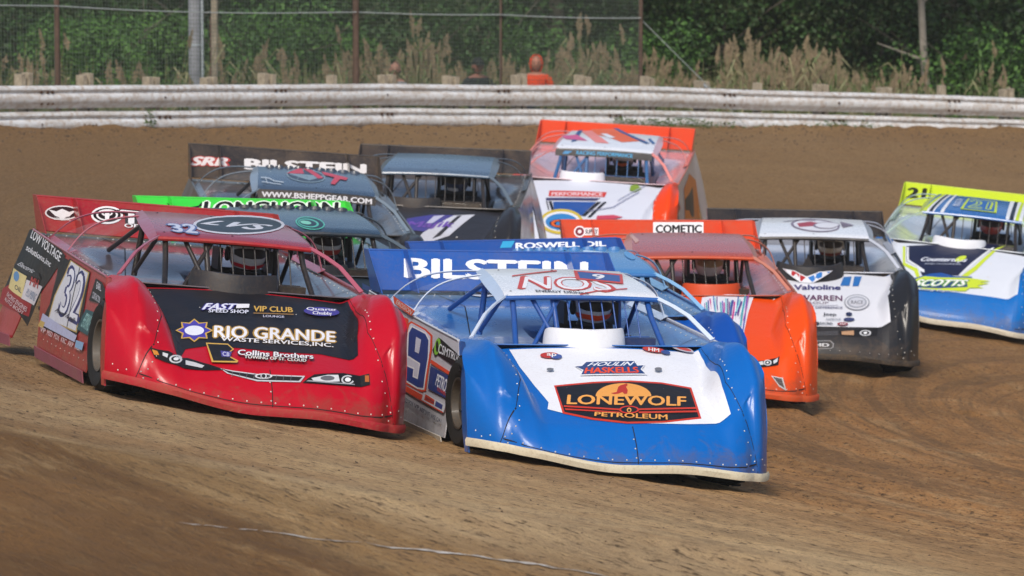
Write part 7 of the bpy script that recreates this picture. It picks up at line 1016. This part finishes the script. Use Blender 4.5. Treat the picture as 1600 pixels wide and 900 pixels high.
'farorange':{'body': '#d2d6e2','fender': '#ea4410','deck': '#d8b9c2','roof': '#eceff6','rooflip': '#2a2c35','cage': '#2f6296','lip': '#cfc8c4','spoiler': '#d8400f','fin': '#d8400f','door': '#d0c4c0','skirt': '#cfc8c4','trim': '#d9745a','pillar': '#e08a84','tab': '#dcb2bb','box': '#e6e8ee','box_y': -0.18,'box_r': 0.26,'dust': 0.22,'fu': 0.74,'nbars': 5,'visor': '#14161c','cross': True,'helmet': {'shell': '#1b1b1f','visor': '#c9c6c0','bands': [('#b9552c',[(-0.5,-0.6),(0,-0.7),(0.5,-0.6),(0.5,-0.4),(0,-0.46),(-0.5,-0.4)])]},'suit': '#15161b','nose_decals': [('P','#c9342a',[(-0.516,1.344),(-0.2,1.36),(0.151,1.375),(0.139,1.225),(-0.184,1.188),(-0.51,1.168)]),('T','#e6c9cf','PERFORMANCE',((-0.474,1.184),(0.112,1.246),(0.103,1.352),(-0.484,1.291)),{'b': 0.04}),('P','#3a3c66',[(-0.535,1.114),(0.093,1.178),(0.05,1.094),(-0.527,1.036)]),('P','#174f9c',[(-0.444,1.006),(0.053,1.057),(-0.026,0.827),(-0.084,0.646),(-0.333,0.636),(-0.409,0.778)]),('P','#1b1e28',[(-0.495,1.014),(-0.458,1.017),(-0.409,0.778),(-0.439,0.774)]),('P','#1b1e28',[(0.063,1.059),(0.115,1.067),(-0.035,0.653),(-0.075,0.659)]),('P','#1b1e28',[(-0.525,1.011),(-0.51,1.012),(-0.461,0.771),(-0.476,0.77)]),('P','#1b1e28',[(0.14,1.071),(0.177,1.078),(0.03,0.634),(-0.007,0.629)]),('P','#c9b23c',[(-0.046,0.513),(-0.059,0.582),(-0.084,0.647),(-0.119,0.705),(-0.163,0.752),(-0.213,0.786),(-0.268,0.804),(-0.324,0.805),(-0.378,0.79),(-0.429,0.759),(-0.472,0.713),(-0.506,0.655),(-0.529,0.589),(-0.541,0.518),(-0.54,0.446),(-0.526,0.376),(-0.501,0.314),(-0.467,0.279),(-0.425,0.258),(-0.376,0.245),(-0.322,0.239),(-0.267,0.241),(-0.212,0.249),(-0.161,0.264),(-0.117,0.283),(-0.082,0.316),(-0.058,0.377),(-0.046,0.443)]),('P','#dfe3ea',[(-0.081,0.508),(-0.091,0.563),(-0.112,0.614),(-0.142,0.659),(-0.179,0.696),(-0.223,0.722),(-0.269,0.735),(-0.317,0.736),(-0.364,0.723),(-0.407,0.698),(-0.445,0.662),(-0.474,0.616),(-0.495,0.564),(-0.505,0.507),(-0.505,0.45),(-0.494,0.396),(-0.473,0.346),(-0.443,0.304),(-0.407,0.285),(-0.364,0.275),(-0.318,0.27),(-0.271,0.271),(-0.224,0.277),(-0.18,0.289),(-0.142,0.309),(-0.112,0.351),(-0.091,0.4),(-0.081,0.453)]),('P','#2f7fc0',[(-0.109,0.494),(-0.12,0.546),(-0.143,0.594),(-0.177,0.633),(-0.218,0.662),(-0.264,0.678),(-0.312,0.679),(-0.359,0.665),(-0.401,0.638),(-0.435,0.599),(-0.46,0.552),(-0.473,0.498),(-0.474,0.444),(-0.463,0.392),(-0.439,0.346),(-0.406,0.309),(-0.366,0.291),(-0.32,0.285),(-0.273,0.286),(-0.226,0.292),(-0.183,0.309),(-0.149,0.345),(-0.124,0.39),(-0.11,0.441)]),('T','#e0621a','CJR',((-0.384,0.277),(-0.1,0.297),(-0.123,0.53),(-0.406,0.492)),{'b': 0.06,'oc': '#12203c','ow': 0.1}),('P','#7d9a2c',[(0.407,1.637),(0.478,1.697),(0.539,1.566),(0.473,1.437),(0.407,1.476)]),('P','#c23f5a',[(0.101,0.672),(0.283,0.722),(0.398,0.683),(0.293,0.61),(0.097,0.582)]),('P','#7a80a0',[(-0.019,0.761),(0.266,0.924),(0.525,1.443),(0.52,1.46),(0.262,0.941),(-0.022,0.778)]),('P','#9aa0b8',[(0.3,1.118),(0.582,1.684),(0.577,1.703),(0.295,1.134)])],'roof_decals': [('P','#e0653a',[(-0.275,1.262),(0.039,1.366),(0.247,1.025),(0.483,0.625),(0.215,0.419),(0.008,0.725),(-0.285,0.931)]),('P','#e28a86',[(-0.404,1.088),(-0.261,1.174),(0.072,0.295),(-0.089,0.302)]),('P','#23558c',[(0.036,1.395),(0.088,1.413),(0.397,0.738),(0.544,0.484),(0.497,0.433),(0.32,0.73)]),('P','#23558c',[(-0.446,1.142),(-0.39,1.181),(-0.339,0.353),(-0.393,0.271)]),('P','#c95a8c',[(-0.583,0.63),(-0.405,0.755),(-0.206,0.377),(-0.49,0.438)]),('P','#2a5f98',[(0.521,0.814),(0.608,0.491),(0.578,0.448),(0.501,0.732)]),('P','#dfe4ee',[(-0.1,0.906),(-0.013,0.936),(0.119,0.669),(0.046,0.61)])],'visor_decals': [('P','#3f8fc4',[(-0.45,0.02),(-0.38,0.02),(-0.33,0.055),(-0.42,0.055)]),('T','#3f9fd0','RACING PERFORMANCE',((-0.28,0.018),(0.38,0.018),(0.38,0.06),(-0.28,0.06)),{'b': 0.05})],'door_decalsL': [('P','#e07a1c',[(-0.17,0.753),(0.754,0.843),(1.627,0.681),(1.674,0.363),(1.682,0.205),(-0.17,0.396)]),('P','#1b1d24',[(-0.129,0.621),(0.993,0.665),(0.826,0.32),(0.416,0.363),(0.229,0.458),(-0.127,0.494)]),('P','#b9422c',[(-1.085,0.765),(-1.291,0.839),(-0.589,0.565),(-1.085,0.515)])],'label': 'white dirt race car with bright orange spoiler and fenders,farthest up the banking','driver_label': 'driver in black helmet with pale visor in the farthest orange and white car'},
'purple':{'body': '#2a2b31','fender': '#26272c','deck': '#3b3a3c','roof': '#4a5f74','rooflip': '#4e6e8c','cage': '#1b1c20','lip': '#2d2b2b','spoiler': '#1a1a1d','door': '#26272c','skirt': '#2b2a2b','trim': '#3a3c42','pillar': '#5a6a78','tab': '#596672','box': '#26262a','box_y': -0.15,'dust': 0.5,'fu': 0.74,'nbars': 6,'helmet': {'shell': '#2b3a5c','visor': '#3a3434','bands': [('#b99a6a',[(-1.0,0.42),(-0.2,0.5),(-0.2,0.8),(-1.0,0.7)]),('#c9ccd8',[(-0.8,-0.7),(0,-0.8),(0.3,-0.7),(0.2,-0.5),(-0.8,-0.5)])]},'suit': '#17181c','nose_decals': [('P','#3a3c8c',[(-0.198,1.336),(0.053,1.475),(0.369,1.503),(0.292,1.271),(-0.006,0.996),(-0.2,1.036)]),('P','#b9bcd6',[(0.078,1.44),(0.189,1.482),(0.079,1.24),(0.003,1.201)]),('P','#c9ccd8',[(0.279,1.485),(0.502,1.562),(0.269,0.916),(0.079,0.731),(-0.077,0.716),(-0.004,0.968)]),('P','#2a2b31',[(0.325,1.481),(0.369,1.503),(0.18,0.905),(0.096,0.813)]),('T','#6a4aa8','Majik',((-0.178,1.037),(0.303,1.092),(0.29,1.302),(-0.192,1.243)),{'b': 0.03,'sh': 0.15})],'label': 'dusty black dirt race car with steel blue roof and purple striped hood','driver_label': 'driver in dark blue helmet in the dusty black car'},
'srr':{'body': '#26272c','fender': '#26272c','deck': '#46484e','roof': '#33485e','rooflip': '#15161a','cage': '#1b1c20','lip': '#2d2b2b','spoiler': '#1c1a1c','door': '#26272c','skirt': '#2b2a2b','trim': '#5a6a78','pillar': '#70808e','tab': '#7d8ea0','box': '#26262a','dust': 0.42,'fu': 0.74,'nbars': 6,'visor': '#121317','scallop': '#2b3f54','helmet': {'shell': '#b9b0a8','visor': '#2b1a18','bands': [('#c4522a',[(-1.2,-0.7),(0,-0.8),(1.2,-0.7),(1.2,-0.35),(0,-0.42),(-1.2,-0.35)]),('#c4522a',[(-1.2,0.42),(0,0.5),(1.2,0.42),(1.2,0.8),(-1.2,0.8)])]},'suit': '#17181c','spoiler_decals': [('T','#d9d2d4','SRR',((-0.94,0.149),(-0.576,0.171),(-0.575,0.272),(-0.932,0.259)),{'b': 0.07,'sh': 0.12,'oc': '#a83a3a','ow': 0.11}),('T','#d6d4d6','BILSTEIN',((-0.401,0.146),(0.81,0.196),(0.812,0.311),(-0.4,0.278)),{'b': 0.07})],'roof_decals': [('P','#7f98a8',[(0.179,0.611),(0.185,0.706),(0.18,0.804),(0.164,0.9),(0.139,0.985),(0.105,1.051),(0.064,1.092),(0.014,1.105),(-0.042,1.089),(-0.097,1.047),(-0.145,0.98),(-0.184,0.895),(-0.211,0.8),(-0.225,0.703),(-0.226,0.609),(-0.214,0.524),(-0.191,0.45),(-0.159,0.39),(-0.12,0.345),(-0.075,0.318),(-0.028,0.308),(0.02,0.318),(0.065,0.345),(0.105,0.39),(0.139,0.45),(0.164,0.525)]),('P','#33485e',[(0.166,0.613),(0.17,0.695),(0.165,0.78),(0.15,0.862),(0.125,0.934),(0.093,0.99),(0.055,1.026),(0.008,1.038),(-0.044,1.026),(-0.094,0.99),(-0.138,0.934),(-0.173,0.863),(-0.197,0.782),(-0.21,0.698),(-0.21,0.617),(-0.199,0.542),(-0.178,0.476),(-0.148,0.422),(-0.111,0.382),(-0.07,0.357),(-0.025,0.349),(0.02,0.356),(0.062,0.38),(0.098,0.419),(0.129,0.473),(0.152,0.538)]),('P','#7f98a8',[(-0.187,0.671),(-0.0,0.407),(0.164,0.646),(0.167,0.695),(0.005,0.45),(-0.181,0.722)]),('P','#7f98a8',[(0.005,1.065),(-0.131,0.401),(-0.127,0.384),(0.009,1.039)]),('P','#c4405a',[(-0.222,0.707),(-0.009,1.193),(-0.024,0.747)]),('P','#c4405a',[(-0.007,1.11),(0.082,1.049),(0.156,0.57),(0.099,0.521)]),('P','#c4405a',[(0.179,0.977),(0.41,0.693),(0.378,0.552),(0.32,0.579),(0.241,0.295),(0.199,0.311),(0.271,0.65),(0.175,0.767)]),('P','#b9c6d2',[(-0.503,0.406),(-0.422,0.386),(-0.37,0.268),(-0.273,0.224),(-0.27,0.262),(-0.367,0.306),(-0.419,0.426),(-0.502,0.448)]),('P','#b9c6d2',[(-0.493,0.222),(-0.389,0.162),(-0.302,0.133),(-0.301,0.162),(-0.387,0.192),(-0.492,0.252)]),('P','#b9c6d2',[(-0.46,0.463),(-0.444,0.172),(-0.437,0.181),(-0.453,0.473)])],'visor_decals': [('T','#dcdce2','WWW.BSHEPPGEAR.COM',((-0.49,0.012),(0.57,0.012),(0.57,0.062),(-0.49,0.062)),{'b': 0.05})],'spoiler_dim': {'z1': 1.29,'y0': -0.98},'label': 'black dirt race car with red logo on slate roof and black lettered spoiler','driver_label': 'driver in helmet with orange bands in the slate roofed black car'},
'long':{'body': '#1d2a33','fender': '#1d2a33','deck': '#25303a','roof': '#1d3444','rooflip': '#1c2f3c','cage': '#16171b','lip': '#26272c','spoiler': '#2fd03c','fin': '#2fd03c','door': '#1d2a33','skirt': '#26272c','trim': '#3a4a58','pillar': '#4a5a66','tab': '#3e5260','box': '#1b1c20','dust': 0.3,'fu': 0.74,'nbars': 7,'scallop': '#1a2f3e','helmet': {'shell': '#d9d6d6','visor': '#2b1a1c','bands': [('#b8342a',[(-1.3,-0.7),(0,-0.8),(1.3,-0.7),(1.3,-0.4),(0,-0.46),(-1.3,-0.4)]),('#c4522a',[(-0.9,0.45),(0,0.52),(0.9,0.45),(0.9,0.75),(-0.9,0.75)])]},'suit': '#232a38','spoiler_decals': [('P','#141a1c',[(-0.664,0.303),(-0.62,0.259),(-0.498,0.241),(-0.384,0.273),(-0.35,0.32),(-0.346,0.279),(-0.405,0.235),(-0.486,0.209),(-0.549,0.207),(-0.639,0.231)]),('T','#12161a','LONGHORN',((-0.355,0.159),(0.844,0.203),(0.878,0.361),(-0.314,0.326)),{'b': 0.05,'oc': '#dfeee0','ow': 0.09})],'roof_decals': [('P','#4fb5a4',[(0.173,0.2),(0.185,0.265),(0.191,0.332),(0.19,0.397),(0.181,0.457),(0.166,0.508),(0.146,0.545),(0.12,0.564),(0.09,0.565),(0.059,0.547),(0.026,0.512),(-0.005,0.463),(-0.031,0.404),(-0.05,0.34),(-0.062,0.274),(-0.065,0.21),(-0.061,0.15),(-0.05,0.098),(-0.032,0.062),(-0.006,0.048),(0.023,0.04),(0.052,0.039),(0.08,0.046),(0.107,0.059),(0.132,0.09),(0.155,0.141)]),('P','#1d3444',[(0.163,0.206),(0.173,0.262),(0.177,0.319),(0.175,0.376),(0.167,0.427),(0.153,0.47),(0.134,0.502),(0.11,0.519),(0.084,0.521),(0.056,0.506),(0.027,0.478),(0.0,0.437),(-0.022,0.388),(-0.039,0.333),(-0.049,0.276),(-0.052,0.22),(-0.048,0.168),(-0.038,0.123),(-0.022,0.086),(-0.0,0.064),(0.026,0.057),(0.052,0.056),(0.078,0.061),(0.102,0.077),(0.126,0.111),(0.147,0.155)]),('P','#4fb5a4',[(0.126,0.216),(0.135,0.267),(0.137,0.32),(0.132,0.369),(0.121,0.41),(0.103,0.441),(0.081,0.456),(0.056,0.456),(0.03,0.439),(0.004,0.408),(-0.018,0.366),(-0.033,0.317),(-0.042,0.265),(-0.043,0.215),(-0.036,0.169),(-0.023,0.131),(-0.004,0.105),(0.018,0.091),(0.043,0.091),(0.068,0.105),(0.091,0.132),(0.111,0.17)]),('P','#1d3444',[(0.109,0.224),(0.115,0.266),(0.115,0.309),(0.108,0.349),(0.095,0.38),(0.076,0.401),(0.055,0.408),(0.031,0.4),(0.008,0.379),(-0.011,0.347),(-0.024,0.308),(-0.031,0.265),(-0.03,0.223),(-0.022,0.185),(-0.007,0.156),(0.012,0.137),(0.034,0.131),(0.057,0.137),(0.078,0.156),(0.096,0.186)]),('P','#79c9b4',[(0.07,0.25),(0.073,0.28),(0.07,0.31),(0.061,0.335),(0.046,0.352),(0.028,0.357),(0.01,0.35),(-0.006,0.331),(-0.016,0.305),(-0.019,0.274),(-0.016,0.245),(-0.005,0.221),(0.01,0.205),(0.028,0.2),(0.045,0.207),(0.06,0.225)])],'label': 'dark teal dirt race car with bright green spoiler behind the red car','driver_label': 'driver in white and red helmet in the green spoilered car'},
'light':{'body': '#0d4fa6','fender': '#0b4aa2','deck': '#2f6fae','roof': '#3f83c0','rooflip': '#2e6fb0','cage': '#16324f','lip': '#1b4f94','spoiler': '#0c4a9a','fin': '#0c4a9a','door': '#1b62ae','skirt': '#5a8cc0','trim': '#6fa0d0','pillar': '#7fb0d8','tab': '#6fa6d4','box': '#1b1d22','box_y': 0.35,'box_x': 0.62,'dust': 0.2,'fu': 0.74,'nbars': 6,'scallop': '#3579b6','helmet': {'shell': '#2f6fb0','visor': '#15161a','bands': []},'suit': '#17181c','spoiler_decals': [('P','#2f9fd0',[(-0.081,0.362),(0.028,0.365),(-0.019,0.278),(-0.122,0.275)]),('T','#e3e8f2','ROSWELL OIL',((0.021,0.261),(0.831,0.271),(0.838,0.335),(0.034,0.334)),{'b': 0.06})],'roof_decals': [('T','#bcd8ee','7',((0.011,0.329),(0.167,0.153),(0.378,0.884),(0.241,1.015)),{'b': 0.03}),('P','#dfe8f2',[(0.209,0.782),(0.352,0.75),(0.235,0.446)]),('P','#5a9ad0',[(0.562,0.535),(0.573,0.573),(0.583,0.62),(0.591,0.675),(0.597,0.735),(0.601,0.794),(0.603,0.85),(0.601,0.896),(0.596,0.929),(0.588,0.944),(0.577,0.941),(0.564,0.92),(0.551,0.883),(0.537,0.833),(0.526,0.776),(0.516,0.716),(0.51,0.658),(0.508,0.605),(0.509,0.56),(0.513,0.526),(0.52,0.502),(0.529,0.491),(0.54,0.493),(0.551,0.508)])],'label': 'light blue roofed dirt race car directly behind the blue number 9 car','driver_label': 'driver hidden in shade in the light blue roofed car'}}
# ---------------------------------------------------------------- build everything
build_ground(); build_chalk(); build_clods(); build_rail(); build_fence(); build_woods(); build_reeds()
for k in ('blue','red','orange','white','n21','farorange','purple','srr','long','light'): make_car(k,LIVERY[k])
spectator(617,97,72.7,'dark haired spectator in grey shirt behind the guard rail, leftmost of the three','#8a8c90','#9a705e','#1d1612')
spectator(746,91,73.4,'spectator in dark cap and dark top behind the guard rail, between the other two','#1d2226','#8f5f50','#1a1512',cap='#15181a',turn=.3)
spectator(838,87,74.0,'spectator in bright orange hooded top behind the guard rail','#e6481a','#b87a62','#2a1a12',hood=True)
# dusty air over the whole turn
hb=MB(); hb.box((0,150,2.5),(460,330,19)); hz=newmat('dusty_air')
m,t,b=hz; t.nodes.remove(b); vol=t.nodes.new('ShaderNodeVolumePrincipled'); vol.inputs['Density'].default_value=.0005; vol.inputs['Color'].default_value=(.92,.88,.82,1); vol.inputs['Anisotropy'].default_value=.2
t.links.new(vol.outputs[0],t.nodes['Material Output'].inputs['Volume'])
tag(hb.obj('haze',m),kind='stuff')
